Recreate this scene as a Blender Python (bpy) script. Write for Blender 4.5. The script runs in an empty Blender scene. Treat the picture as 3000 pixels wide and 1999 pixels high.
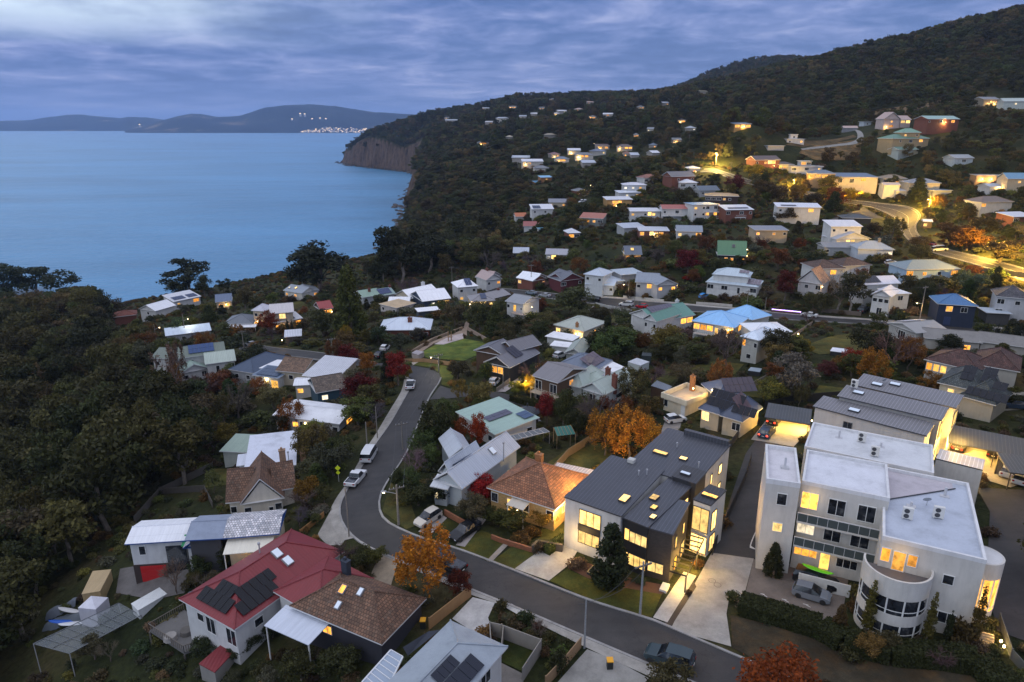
import bpy, math, random
import numpy as np
from mathutils import Matrix, Vector
R = math.radians
C = bpy.context.scene.collection
CAMZ, PITCH, FPX = 95.0, R(17.7), 2000.0
CP, SP = math.cos(PITCH), math.sin(PITCH)
rnd = random.Random(7)

# ------------------------------------------------------------------ rays of the photograph (3000 x 1999 grid) into the place
def ray(px, py):
    u, v = (px - 1500) / FPX, (py - 999.5) / FPX
    return np.array((u, CP - v * SP, -SP - v * CP))
def atz(px, py, z):
    d = ray(px, py); t = (z - CAMZ) / d[2]
    return np.array((d[0] * t, d[1] * t, z))
def aty(px, py, Y):
    d = ray(px, py); t = Y / d[1]
    return np.array((d[0] * t, Y, CAMZ + d[2] * t))

# ------------------------------------------------------------------ terrain
ZC = [(2200,1990,46),(1718,1867,45),(1350,1620,44.5),(1080,1480,44),(1130,1250,42.5),(1200,1150,41.5),(1280,1080,41),(1000,1999,41),
 (690,1890,39),(440,1850,36.5),(250,1900,33),(380,1668,36),(250,1750,34.5),(0,1999,27),(0,1700,24),(100,1400,20),(660,1505,39),(820,1590,41),
 (905,1385,39),(900,1270,37.5),(680,1110,34.5),(560,1065,33),(450,1200,27),(200,1200,18),(300,1000,22),(830,1010,33),(500,900,17),(700,890,21),
 (1000,1300,40),(1100,1060,38),(1300,1010,39),(1150,960,36),(1500,1010,41),(1900,1050,43),(1500,1200,43),(1750,1150,43.5),(1600,1400,44.5),
 (2300,1300,46),(2750,1300,47),(2980,1450,48),(2900,1900,46.5),(2300,1750,45),(2080,1240,44),(2500,1180,46),(2900,1200,47.5),(2840,1100,48),(2500,1010,46),
 (2080,990,43.5),(1930,1000,42.5),(1700,980,41.5)]
YC = [(1830,905,218),(1480,900,225),(1250,870,265),(2370,930,190),(2770,945,178),(2980,965,172),(2140,760,240),(1870,760,255),(1620,740,290),
 (1450,760,300),(1250,790,330),(1100,850,270),(950,855,300),(2480,720,262),(2700,660,295),(2560,600,345),(2900,760,215),(3000,800,200),
 (2330,625,300),(2074,640,310),(1770,650,320),(1900,540,370),(1600,600,400),(1500,640,380),(1350,620,480),(1300,700,430),(1700,450,600),
 (1570,480,580),(1450,420,800),(1300,440,1000),(1250,520,800),(1450,340,1150),(1800,330,1000),(2120,500,450),(2280,485,380),(2430,440,400),
 (2620,375,430),(2765,370,440),(2885,305,480),(3000,300,500),(2165,365,430),(2500,350,520),(2000,400,650),(2300,300,700),(3000,55,800),
 (2800,108,900),(2560,160,1000),(2400,195,1100),(2250,240,1200),(2050,290,1250),(1950,291,1300),(1750,291,1450),(1500,299,1500),(1250,346,1600),
 (1100,390,1650),(1034,430,1690),(1187,430,1480),(2200,186,1950),(2120,208,1950),(2050,238,1950),(1985,272,1950),(2300,180,1950),(2400,192,1950)]
XC = [(518,1550,150),(600,2600,120),(-200,2300,20),(1500,1500,300),(900,700,220),(600,300,130),(300,150,70),(150,60,55),(100,0,52),(0,0,45),
 (-100,0,28),(-200,100,5),(-250,250,8),(-165,240,16),(0,-60,46),(200,-60,60),(-200,-60,10),(500,2000,200),(-300,0,0)]
P = [atz(a, b, z) for a, b, z in ZC] + [aty(a, b, y) for a, b, y in YC] + [np.array(c, float) for c in XC]
P = np.array(P)
_pl = lambda X, Y: np.stack([np.ones_like(X), X / 500, Y / 500], -1)
def _phi(r2): return np.sqrt(r2 + 12.0 ** 2)
_n = len(P)
_A = np.zeros((_n + 3, _n + 3))
_A[:_n, :_n] = _phi((P[:, None, 0] - P[None, :, 0]) ** 2 + (P[:, None, 1] - P[None, :, 1]) ** 2) - np.eye(_n) * 1.5
_A[:_n, _n:] = _pl(P[:, 0], P[:, 1]); _A[_n:, :_n] = _A[:_n, _n:].T
_W = np.linalg.solve(_A, np.concatenate([P[:, 2], np.zeros(3)]))
def hraw(X, Y):
    X = np.asarray(X, float); Y = np.asarray(Y, float)
    out = _pl(X, Y) @ _W[_n:]
    for i in range(_n):
        out = out + _W[i] * _phi((X - P[i, 0]) ** 2 + (Y - P[i, 1]) ** 2)
    return out
# coast: x, y, width of the slope that falls to the water
def _c(px, py, w): q = atz(px, py, 0.0); return (q[0], q[1], w)
COAST = [(-420, -200, 120), (-400, 120, 120), (-330, 260, 90), _c(0, 905, 90), _c(300, 895, 70), _c(560, 872, 50), _c(800, 838, 40), _c(1080, 800, 45),
 _c(1130, 745, 60), _c(1168, 690, 60), _c(1190, 640, 45), _c(1188, 608, 16), _c(1200, 575, 16), _c(1224, 540, 30), _c(1226, 512, 30), _c(1187, 503, 14), _c(1110, 495, 12),
 _c(1034, 486, 12), _c(1004, 478, 12), (-440, 1850, 30), (-330, 2400, 60), (100, 3600, 60)]
CO = np.array(COAST)
def coast(X, Y):
    """signed distance to the shore (land positive) and width of the slope there"""
    X = np.asarray(X, float); Y = np.asarray(Y, float)
    best = np.full(X.shape, 1e9); wid = np.full(X.shape, 50.0); sg = np.ones(X.shape)
    for i in range(len(CO) - 1):
        a, b = CO[i], CO[i + 1]; d = b[:2] - a[:2]; L2 = d @ d
        t = np.clip(((X - a[0]) * d[0] + (Y - a[1]) * d[1]) / L2, 0, 1)
        ex, ey = X - a[0] - t * d[0], Y - a[1] - t * d[1]
        D = np.hypot(ex, ey)
        m = D < best
        wid = np.where(m, a[2] + t * (b[2] - a[2]), wid); best = np.where(m, D, best)
    ins = np.zeros(X.shape, bool)
    poly = [(c[0], c[1]) for c in COAST] + [(4000, 3600), (4000, -400), (-420, -400)]
    for i in range(len(poly)):
        (x1, y1), (x2, y2) = poly[i], poly[(i + 1) % len(poly)]
        if y1 == y2: continue
        c = ((y1 > Y) != (y2 > Y)) & (X < (x2 - x1) * (Y - y1) / (y2 - y1) + x1)
        ins ^= c
    return np.where(ins, best, -best), wid
def TH(X, Y):
    h = hraw(X, Y); d, w = coast(X, Y)
    k = np.clip((d + 1.0) / w, 0, 1); k = k * k * (3 - 2 * k) if False else 1 - (1 - k) ** 1.8
    return np.where(d > -1.0, np.maximum(h, 6.0) * k - 1.5 * (1 - k), np.maximum(-6.0, -1.5 + (d + 1) * 0.3))
def th(x, y): return float(TH(np.array([x]), np.array([y]))[0])
_T = np.concatenate([np.linspace(40, 400, 361), np.geomspace(401, 3200, 300)])
def g(px, py):
    """where the sight line of a pixel meets the ground"""
    d = ray(px, py); t = _T / 1.0
    z = CAMZ + d[2] * t - TH(d[0] * t, d[1] * t)
    i = int(np.argmax(z < 0))
    if z[i] >= 0: i = len(t) - 1
    a, b = t[max(i - 1, 0)], t[i]
    tt = np.linspace(a, b, 17); z = CAMZ + d[2] * tt - TH(d[0] * tt, d[1] * tt)
    j = int(np.argmax(z < 0)); a, b = tt[max(j - 1, 0)], tt[j]
    t = (a + b) / 2
    return np.array((d[0] * t, d[1] * t, th(d[0] * t, d[1] * t)))
def pix(p):
    """the photo pixel of a place"""
    x, y, z = p[0], p[1], p[2] - CAMZ
    dep = y * CP - z * SP; dn = -y * SP - z * CP
    return 1500 + FPX * x / dep, 999.5 + FPX * dn / dep, dep
# ------------------------------------------------------------------ materials
class NT:
    def __init__(s, m): s.t = m.node_tree; s.t.nodes.clear() if False else None
    def n(s, typ, **k):
        x = s.t.nodes.new(typ)
        for a, v in k.items():
            if a[0] == 'i' and a[1:].isdigit(): s.put(x.inputs[int(a[1:])], v)
            elif hasattr(x, a): setattr(x, a, v)
            else: s.put(x.inputs[a.replace('_', ' ')], v)
        return x
    def put(s, sock, v):
        if isinstance(v, bpy.types.NodeSocket): s.t.links.new(v, sock)
        elif isinstance(v, bpy.types.Node): s.t.links.new(v.outputs[0], sock)
        else: sock.default_value = (*v, 1) if isinstance(v, tuple) and len(v) == 3 and sock.type == 'RGBA' else v
    def math(s, op, a, b=0.0, c=0.0): return s.n('ShaderNodeMath', operation=op, i0=a, i1=b, i2=c)
    def mix(s, f, a, b, typ='MIX'):
        x = s.t.nodes.new('ShaderNodeMix'); x.data_type = 'RGBA'; x.blend_type = typ
        s.put(x.inputs[0], f); s.put(x.inputs[6], a); s.put(x.inputs[7], b)
        return x.outputs[2]
    def ramp(s, f, stops):
        x = s.n('ShaderNodeValToRGB', i0=f); e = x.color_ramp.elements
        while len(e) < len(stops): e.new(0.5)
        for q, (p, c) in zip(e, stops): q.position = p; q.color = (*c, 1) if not isinstance(c, float) else (c, c, c, 1)
        return x.outputs[0]
    def noise(s, vec, scale, detail=3, rough=.55, out=0): return s.n('ShaderNodeTexNoise', Vector=vec, Scale=scale, Detail=detail, Roughness=rough).outputs[out]
    def bump(s, h, strength=.3, dist=.05): return s.n('ShaderNodeBump', Strength=strength, Distance=dist, Height=h)
MATS = {}
def mat(name, fn):
    if name in MATS: return MATS[name]
    m = bpy.data.materials.new(name); m.use_nodes = True
    t = NT(m); b = m.node_tree.nodes['Principled BSDF']
    fn(t, b); MATS[name] = m
    return m
def setb(t, b, **k):
    for a, v in k.items(): t.put(b.inputs[{'col': 'Base Color', 'rough': 'Roughness', 'metal': 'Metallic', 'nrm': 'Normal', 'em': 'Emission Color', 'es': 'Emission Strength', 'spec': 'Specular IOR Level', 'alpha': 'Alpha', 'trans': 'Transmission Weight'}[a]], v)
def obj_co(t): return t.n('ShaderNodeTexCoord').outputs['Object']
def uv_co(t): return t.n('ShaderNodeTexCoord').outputs['UV']
def world_co(t): return t.n('ShaderNodeNewGeometry').outputs['Position']
def ocol(t): return t.n('ShaderNodeObjectInfo').outputs['Color']

def f_paint(t, b):
    c = world_co(t)
    k = t.math('MULTIPLY_ADD', t.noise(c, .7, 4), .3, .84)
    sm = t.n('ShaderNodeMapping', i0=c); sm.inputs['Scale'].default_value = (1.5, 1.5, .3)
    k2 = t.ramp(t.noise(sm, 1.0, 5, .7), [(.34, .88), (.52, .99), (.7, 1.03)])
    setb(t, b, col=t.mix(1.0, ocol(t), t.math('MULTIPLY', k, k2), 'MULTIPLY'), rough=.78)
def f_board(t, b):
    u = t.n('ShaderNodeSeparateXYZ', i0=uv_co(t)); w = t.math('FRACT', t.math('MULTIPLY', u.outputs[1], 5.0))
    k = t.math('MULTIPLY_ADD', t.noise(world_co(t), .8, 4), .35, .8)
    setb(t, b, col=t.mix(1.0, ocol(t), k, 'MULTIPLY'), rough=.7, nrm=t.bump(w, .5, .03))
def f_brick(t, b):
    br = t.n('ShaderNodeTexBrick', Vector=uv_co(t), Scale=1.0, Color1=(.8, .8, .8), Color2=(1.25, 1.15, 1.1), Mortar=(.75, .75, .72))
    br.inputs['Brick Width'].default_value = .24; br.inputs['Row Height'].default_value = .086; br.inputs['Mortar Size'].default_value = .01
    k = t.math('MULTIPLY_ADD', t.noise(world_co(t), 1.2, 4), .4, .8)
    setb(t, b, col=t.mix(1.0, t.mix(1.0, ocol(t), br.outputs[0], 'MULTIPLY'), k, 'MULTIPLY'), rough=.85)
def f_metal(t, b):
    u = t.n('ShaderNodeSeparateXYZ', i0=uv_co(t))
    w = t.math('SINE', t.math('MULTIPLY', u.outputs[0], 16.0))
    st = t.n('ShaderNodeMapping', i0=uv_co(t)); st.inputs['Scale'].default_value = (1.4, .12, 1)
    k = t.math('MULTIPLY_ADD', t.noise(st, 1.3, 5, .65), .5, .74)
    sh = t.math('MULTIPLY_ADD', t.math('GREATER_THAN', t.math('FRACT', t.math('MULTIPLY', u.outputs[1], .28)), .985), -.18, 1.0)
    setb(t, b, col=t.mix(1.0, ocol(t), t.math('MULTIPLY', k, sh), 'MULTIPLY'), rough=.5, nrm=t.bump(w, .5, .02))
def f_seam(t, b):
    u = t.n('ShaderNodeSeparateXYZ', i0=uv_co(t))
    fr = t.math('FRACT', t.math('MULTIPLY', u.outputs[0], 2.2)); w = t.math('LESS_THAN', fr, .13)
    k = t.math('MULTIPLY_ADD', t.noise(world_co(t), .6, 4), .3, .82)
    k2 = t.math('MULTIPLY_ADD', w, .9, 1.0)
    setb(t, b, col=t.mix(1.0, ocol(t), t.math('MULTIPLY', k, k2), 'MULTIPLY'), rough=.45, nrm=t.bump(w, .7, .04))
def f_tile(t, b):
    br = t.n('ShaderNodeTexBrick', Vector=uv_co(t), Scale=1.0, Color1=(.62, .62, .62), Color2=(1.3, 1.2, 1.12), Mortar=(.3, .28, .26), Bias=-.1)
    br.inputs['Brick Width'].default_value = .34; br.inputs['Row Height'].default_value = .36; br.inputs['Mortar Size'].default_value = .035
    n = t.noise(world_co(t), .55, 6, .7)
    k = t.ramp(n, [(.3, .62), (.5, .95), (.7, 1.35)])
    li = t.ramp(t.noise(world_co(t), 2.2, 5, .7), [(.55, 0.0), (.72, .55)])
    c = t.mix(1.0, t.mix(1.0, ocol(t), br.outputs[0], 'MULTIPLY'), k, 'MULTIPLY')
    c = t.mix(li, c, (.16, .15, .12))
    setb(t, b, col=c, rough=.8, nrm=t.bump(br.outputs['Fac'], -.6, .05))
def f_flatroof(t, b):
    k = t.ramp(t.noise(world_co(t), .45, 6, .68), [(.28, .72), (.5, .95), (.75, 1.06)])
    k2 = t.math('MULTIPLY_ADD', t.noise(world_co(t), 4, 4), .2, .9)
    setb(t, b, col=t.mix(1.0, ocol(t), t.math('MULTIPLY', k2, k), 'MULTIPLY'), rough=.6)
def f_plain(t, b): setb(t, b, col=ocol(t), rough=.6)
def f_gloss(t, b): setb(t, b, col=ocol(t), rough=.25, spec=.4)
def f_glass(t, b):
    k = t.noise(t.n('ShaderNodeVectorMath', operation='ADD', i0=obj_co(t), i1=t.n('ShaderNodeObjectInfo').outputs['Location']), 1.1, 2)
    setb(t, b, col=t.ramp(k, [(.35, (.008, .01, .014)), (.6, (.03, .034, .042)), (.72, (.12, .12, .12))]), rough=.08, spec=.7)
def f_solar(t, b):
    u = t.n('ShaderNodeSeparateXYZ', i0=uv_co(t))
    a = t.math('LESS_THAN', t.math('FRACT', t.math('MULTIPLY', u.outputs[0], 6.2)), .06); c = t.math('LESS_THAN', t.math('FRACT', t.math('MULTIPLY', u.outputs[1], 6.2)), .06)
    setb(t, b, col=t.mix(t.math('MAXIMUM', a, c), ocol(t), (.05, .055, .08)), rough=.35, spec=.22)
def lit(name, col, st, contrast=.55):
    def f(t, b):
        inf = t.n('ShaderNodeObjectInfo')
        co = t.n('ShaderNodeVectorMath', operation='ADD', i0=obj_co(t), i1=inf.outputs['Location'])
        st_ = t.n('ShaderNodeMapping', i0=co); st_.inputs['Scale'].default_value = (1.3, 1.3, .9)
        k = t.ramp(t.noise(st_, 1.25, 3, .6), [(.32, 1.0 - contrast), (.5, 1.0), (.68, 1.0 + contrast * .6)])
        # every room is lit to its own level
        rv = t.math('MULTIPLY_ADD', t.math('FRACT', t.math('MULTIPLY', inf.outputs['Random'], 5.7)), 1.0, .5)
        warm = t.mix(inf.outputs['Random'], col, (col[0], col[1] * 1.18, col[2] * 1.9))
        setb(t, b, col=(.02, .02, .02), rough=.2, em=warm, es=t.math('MULTIPLY', t.math('MULTIPLY', k, rv), st))
    return mat(name, f)
PAINT, BOARD, BRICK = mat('painted_wall', f_paint), mat('weatherboard', f_board), mat('brickwork', f_brick)
METAL, SEAM, TILE, FLAT = mat('corrugated_metal', f_metal), mat('standing_seam_metal', f_seam), mat('roof_tiles', f_tile), mat('flat_roof_sheet', f_flatroof)
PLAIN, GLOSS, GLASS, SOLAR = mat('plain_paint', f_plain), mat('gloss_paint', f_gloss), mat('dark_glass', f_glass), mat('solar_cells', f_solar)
LIT = {'w': lit('lit_glass_warm', (1.0, .47, .07), 1.45), 'b': lit('lit_glass_bright', (1.0, .57, .13), 1.95, .5), 'o': lit('lit_glass_orange', (1.0, .37, .035), 1.4), 'c': lit('lit_glass_cool', (1.0, .78, .42), 1.15)}
def f_lampw(t, b): setb(t, b, col=(0.0, 0.0, 0.0), em=(1.0, .72, .34), es=16.0)
LAMPW = mat('lamp_glow', f_lampw)
def f_lampr(t, b): setb(t, b, col=(.3, .01, .01), em=(1.0, .05, .02), es=6.0)
LAMPR = mat('tail_lamp_glow', f_lampr)

def leafmat(name, var=.8, tint=(1, 1, 1)):
    def f(t, b):
        inf = t.n('ShaderNodeObjectInfo'); ri = t.n('ShaderNodeNewGeometry').outputs['Random Per Island']
        at = t.n('ShaderNodeAttribute', attribute_type='INSTANCER', attribute_name='tcol')
        oc = t.mix(t.math('GREATER_THAN', at.outputs['Fac'], .001), ocol(t), at.outputs['Color'])
        k = t.math('MULTIPLY_ADD', ri, var, 1 - var / 2)
        n = t.noise(obj_co(t), 5.0, 2)
        k = t.math('MULTIPLY', k, t.math('MULTIPLY_ADD', n, .9, .55))
        rr = t.math('MULTIPLY_ADD', inf.outputs['Random'], .5, .75)
        hue = t.mix(t.math('MULTIPLY', t.math('FRACT', t.math('MULTIPLY', inf.outputs['Random'], 7.3)), .45), oc, t.mix(1.0, oc, (1.5, 1.1, .7), 'MULTIPLY'))
        hue = t.mix(t.math('MULTIPLY', t.math('FRACT', t.math('MULTIPLY', ri, 13.7)), .3), hue, t.mix(1.0, hue, (1.5, 1.25, .8), 'MULTIPLY'))
        c = t.mix(1.0, hue, t.math('MULTIPLY', k, rr), 'MULTIPLY')
        setb(t, b, col=c, rough=.7, spec=.25)
        tr = t.n('ShaderNodeBsdfTranslucent', Color=c); mx = t.n('ShaderNodeMixShader', i0=.25, i1=b.outputs[0], i2=tr)
        t.t.links.new(mx.outputs[0], t.t.nodes['Material Output'].inputs[0])
    return mat(name, f)
LEAF = leafmat('leaves')
def f_bark(t, b):
    k = t.ramp(t.noise(obj_co(t), 12, 4, .7), [(.3, .45), (.7, 1.25)])
    at = t.n('ShaderNodeAttribute', attribute_type='INSTANCER', attribute_name='tcol')
    setb(t, b, col=t.mix(1.0, t.mix(t.math('GREATER_THAN', at.outputs['Fac'], .001), ocol(t), (.07, .058, .048)), k, 'MULTIPLY'), rough=.9)
BARK = mat('bark', f_bark)

# ------------------------------------------------------------------ mesh builder (world metres)
class MB:
    def __init__(s): s.v = []; s.f = []; s.m = []
    def add(s, vs, fs, mi=0):
        o = len(s.v); s.v += [tuple(map(float, v)) for v in vs]
        for f in fs: s.f.append(tuple(o + i for i in f)); s.m.append(mi)
        return s
    def quad(s, a, b, c, d, mi=0): return s.add((a, b, c, d), ((0, 1, 2, 3),), mi)
    def prism(s, poly, z0, z1, mi=0, top=None):
        """poly: [(x,y)] counter-clockwise; z0, z1 numbers or lists"""
        n = len(poly); A = z0 if isinstance(z0, (list, tuple)) else [z0] * n; B = z1 if isinstance(z1, (list, tuple)) else [z1] * n
        ar = sum(poly[i][0] * poly[(i + 1) % n][1] - poly[(i + 1) % n][0] * poly[i][1] for i in range(n))
        if ar < 0: poly = poly[::-1]; A = A[::-1]; B = B[::-1]
        s.add([(p[0], p[1], z) for p, z in zip(poly, A)] + [(p[0], p[1], z) for p, z in zip(poly, B)],
              [(i, (i + 1) % n, n + (i + 1) % n, n + i) for i in range(n)] + [tuple(range(n - 1, -1, -1))], mi)
        s.add([(p[0], p[1], z) for p, z in zip(poly, B)], [tuple(range(n))], mi if top is None else top)
        return s
    def box(s, x0, y0, z0, x1, y1, z1, mi=0, X=None):
        p = [(x0, y0, z0), (x1, y0, z0), (x1, y1, z0), (x0, y1, z0), (x0, y0, z1), (x1, y0, z1), (x1, y1, z1), (x0, y1, z1)]
        if X is not None: p = [X @ Vector(q) for q in p]
        return s.add(p, ((0, 3, 2, 1), (4, 5, 6, 7), (0, 1, 5, 4), (1, 2, 6, 5), (2, 3, 7, 6), (3, 0, 4, 7)), mi)
    def tube(s, pts, rad, n=6, mi=0, cap=True):
        pts = [Vector(p) for p in pts]; rs = rad if isinstance(rad, (list, tuple)) else [rad] * len(pts)
        o = len(s.v); k = len(pts)
        for i, p in enumerate(pts):
            d = (pts[min(i + 1, k - 1)] - pts[max(i - 1, 0)]).normalized()
            a = d.orthogonal().normalized(); b = d.cross(a)
            for j in range(n):
                w = 2 * math.pi * j / n; s.v.append(tuple(p + (a * math.cos(w) + b * math.sin(w)) * rs[i]))
        for i in range(k - 1):
            for j in range(n): s.f.append((o + i * n + j, o + i * n + (j + 1) % n, o + (i + 1) * n + (j + 1) % n, o + (i + 1) * n + j)); s.m.append(mi)
        if cap:
            s.f.append(tuple(o + j for j in range(n - 1, -1, -1))); s.m.append(mi); s.f.append(tuple(o + (k - 1) * n + j for j in range(n))); s.m.append(mi)
        return s
    def mesh(s, name, mats, inv=None, smooth=False):
        me = bpy.data.meshes.new(name)
        V = np.array(s.v, float).reshape(-1, 3)
        if inv is not None:
            I = np.array(inv); V = V @ I[:3, :3].T + I[:3, 3]
        me.from_pydata(V.tolist(), [], s.f)
        for m in mats: me.materials.append(m)
        me.polygons.foreach_set('material_index', s.m)
        if smooth: me.polygons.foreach_set('use_smooth', [True] * len(s.f))
        uv = me.uv_layers.new(name='UVMap').data
        me.update()
        co = np.zeros(len(uv) * 2); 
        for p in me.polygons:
            nn = p.normal
            if abs(nn.z) > .999: U, W = Vector((1, 0, 0)), Vector((0, 1, 0))
            else:
                U = Vector((-nn.y, nn.x, 0)).normalized(); W = nn.cross(U)
            for li in p.loop_indices:
                q = me.vertices[me.loops[li].vertex_index].co
                co[2 * li] = q.dot(U); co[2 * li + 1] = q.dot(W)
        uv.foreach_set('uv', co)
        return me
    def build(s, name, mats, root=None, col=(1, 1, 1), smooth=False):
        mats = mats if isinstance(mats, (list, tuple)) else [mats]
        me = s.mesh(name, mats, root.matrix_basis.inverted() if root else None, smooth)
        return put(name, me, root, col=col)
def put(name, data, root=None, W=None, col=(1, 1, 1)):
    """link a mesh; W is its world matrix (root: top-level parent)"""
    o = bpy.data.objects.new(name, data); C.objects.link(o)
    o.color = (*col, 1)
    if root is not None: o.parent = root
    if W is not None: o.matrix_basis = (wm(root).inverted() @ W) if root is not None else W
    return o
def wm(o):
    m = o.matrix_basis.copy()
    while o.parent: o = o.parent; m = o.matrix_basis @ m
    return m
THINGS = []
def tag(o, label, cat, group=None, kind=None):
    if label: o['label'] = label
    if cat: o['category'] = cat
    if group: o['group'] = group
    if kind: o['kind'] = kind
    if kind is None: THINGS.append(o)
    return o
def empty(name, loc, rz, label, cat, group=None):
    o = bpy.data.objects.new(name, None); C.objects.link(o); o.empty_display_size = .5
    o.matrix_basis = Matrix.Translation(Vector(loc)) @ Matrix.Rotation(rz, 4, 'Z')
    return tag(o, label, cat, group)
def dup(root, W, label, group=None, col=None):
    """a copy of a thing with copies of its parts"""
    r = root.copy(); C.objects.link(r); r.matrix_basis = W
    r['label'] = label
    if group: r['group'] = group
    if col is not None: r.color = (*col, 1)
    for ch in CH.get(root.name, []):
        c = ch.copy(); C.objects.link(c); c.parent = r
        if col is not None and ch.get('tint'): c.color = (*col, 1)
        for gch in CH.get(ch.name, []):
            d = gch.copy(); C.objects.link(d); d.parent = c
    THINGS.append(r)
    return r
CH = {}
def kids(root, *ch): CH.setdefault(root.name, []).extend(ch)
def struct(name, mb, m, col=(1, 1, 1)):
    o = mb.build(name, m, None, col) if isinstance(mb, MB) else mb
    o['kind'] = 'structure'; return o

# ------------------------------------------------------------------ ground
def f_ground(t, b):
    c = world_co(t); gn = t.n('ShaderNodeNewGeometry'); nz = t.n('ShaderNodeSeparateXYZ', i0=gn.outputs['Normal']).outputs[2]
    a = t.ramp(t.noise(c, .05, 6, .65), [(.35, (.014, .019, .006)), (.5, (.028, .031, .010)), (.65, (.052, .042, .018))])
    a = t.mix(1.0, a, t.ramp(t.noise(c, 1.4, 5, .7), [(.3, .55), (.7, 1.5)]), 'MULTIPLY')
    st = t.n('ShaderNodeMapping', i0=c); st.inputs['Scale'].default_value = (.16, .16, .03)
    r = t.ramp(t.noise(st, 1.0, 7, .7), [(.3, (.016, .012, .010)), (.45, (.065, .044, .032)), (.58, (.11, .072, .05)), (.75, (.03, .024, .019))])
    z = t.n('ShaderNodeSeparateXYZ', i0=c).outputs[2]
    r = t.mix(t.ramp(t.math('MULTIPLY', z, .1), [(.1, 1.0), (.4, 0.0)]), r, (.03, .026, .024))
    col = t.mix(t.ramp(nz, [(.66, 1.0), (.82, 0.0)]), a, r)
    setb(t, b, col=col, rough=.95, spec=.15, nrm=t.bump(t.noise(c, .35, 6, .7), .7, .6))
def build_ground():
    NA, NR = 460, 470
    A = np.linspace(R(-66), R(66), NA); rr = np.geomspace(34, 3600, NR)
    AA, RR = np.meshgrid(A, rr)
    X = RR * np.sin(AA); Y = RR * np.cos(AA) - 14
    Z = TH(X.ravel(), Y.ravel()).reshape(X.shape)
    # rock ribs and gullies where the shore is a cliff
    d, w = coast(X.ravel(), Y.ravel()); d = d.reshape(X.shape); w = w.reshape(X.shape)
    k = np.exp(-((d - w * .35) / (w * .6)) ** 2) * (w < 24)
    rb = np.random.RandomState(3)
    wob = np.sin(X * .11 + Y * .07) + .7 * np.sin(X * .23 - Y * .19 + 1) + .5 * np.sin(X * .41 + Y * .37)
    Z = Z + k * (wob * 4.5 + rb.randn(*X.shape) * 2.6) * (d > 0)
    V = np.stack([X, Y, Z], -1).reshape(-1, 3)
    i = np.arange((NR - 1) * NA).reshape(NR - 1, NA)[:, :-1].ravel()
    F = np.stack([i, i + NA, i + NA + 1, i + 1], -1)
    F = F[(V[F][:, :, 2].max(1) > -4.0)]
    me = bpy.data.meshes.new('ground'); me.vertices.add(len(V)); me.vertices.foreach_set('co', V.ravel())
    me.loops.add(F.size); me.loops.foreach_set('vertex_index', F.ravel())
    me.polygons.add(len(F)); me.polygons.foreach_set('loop_start', np.arange(len(F)) * 4); me.polygons.foreach_set('loop_total', np.full(len(F), 4))
    me.polygons.foreach_set('use_smooth', np.ones(len(F), bool)); me.update(); me.validate()
    if me.polygons[0].normal.z < 0: me.flip_normals()
    me.materials.append(mat('hillside_ground', f_ground))
    o = bpy.data.objects.new('ground', me); C.objects.link(o); o['kind'] = 'structure'; o['label'] = 'dark grassy hillside falling to rocky cliffs above the bay'
build_ground()

def f_sea(t, b):
    c = world_co(t)
    m = t.n('ShaderNodeMapping', i0=c); m.inputs['Rotation'].default_value = (0, 0, R(-14)); m.inputs['Scale'].default_value = (.35, 1.0, 1)
    h = t.math('ADD', t.noise(m, .22, 4, .6), t.math('MULTIPLY', t.noise(m, .035, 3, .5), 1.6))
    big = t.ramp(t.noise(m, .0045, 7, .66), [(.36, .78), (.5, 1.0), (.64, 1.18)])
    col = t.mix(1.0, (.072, .235, .42), big, 'MULTIPLY')
    setb(t, b, col=col, rough=.30, nrm=t.bump(h, .7, 3.0)); b.inputs['IOR'].default_value = 1.33
S = 26000.0
struct('sea', MB().quad((-S, -600, 0), (S, -600, 0), (S, S, 0), (-S, S, 0)), mat('sea_water', f_sea))['label'] = 'calm blue water of the bay at dusk'

# ------------------------------------------------------------------ hills across the bay
def f_far(t, b):
    c = world_co(t)
    a = t.ramp(t.noise(c, .0022, 6, .65), [(.40, (.004, .007, .006)), (.55, (.012, .017, .012)), (.60, (.03, .03, .02)), (.66, (.16, .12, .08))])
    setb(t, b, col=a, rough=.95, spec=.1)
def far_hills(name, Y0, Y1, prof, seed):
    """prof: (px, py of the crest); the foot lies on the water at depth Y0, the crest at depth Y1"""
    px = np.array([p[0] for p in prof], float); py = np.array([p[1] for p in prof], float)
    xs = np.linspace(px[0], px[-1], 320); ys = np.interp(xs, px, py)
    r_ = np.random.RandomState(seed); wob = np.convolve(r_.randn(360), np.ones(9) / 9, 'same')[:320] * 1.3
    rows = []
    for k, f in enumerate(np.linspace(0, 1, 26)):
        row = []
        for i, x in enumerate(xs):
            top = aty(x, ys[i] + wob[i], Y1)
            yy = Y0 + (Y1 - Y0) * f; foot = aty(x, 380, Y0)
            X = foot[0] + (top[0] - foot[0]) * f
            z = top[2] * (math.sin(f * math.pi / 2) ** 1.15) * (1 + .12 * math.sin(X * .004 + f * 9) * math.sin(f * math.pi))
            row.append((X, yy, z - 2 + 4 * f))
        rows.append(row)
    rows.append([(x, y + 2500, z * .2) for x, y, z in rows[-1]])
    m = MB(); n = len(xs)
    m.add([p for r in rows for p in r], [(k * n + i, k * n + i + 1, (k + 1) * n + i + 1, (k + 1) * n + i) for k in range(len(rows) - 1) for i in range(n - 1)])
    o = m.build(name, mat('distant_hills', f_far), None, smooth=True); o['kind'] = 'structure'; return o
far_hills('hills', 9000, 10500, [(-700, 352), (-200, 356), (0, 355), (95, 352), (150, 343), (200, 338), (235, 338), (330, 345), (350, 347), (375, 343), (430, 345), (480, 354), (560, 356)], 1)
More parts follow.
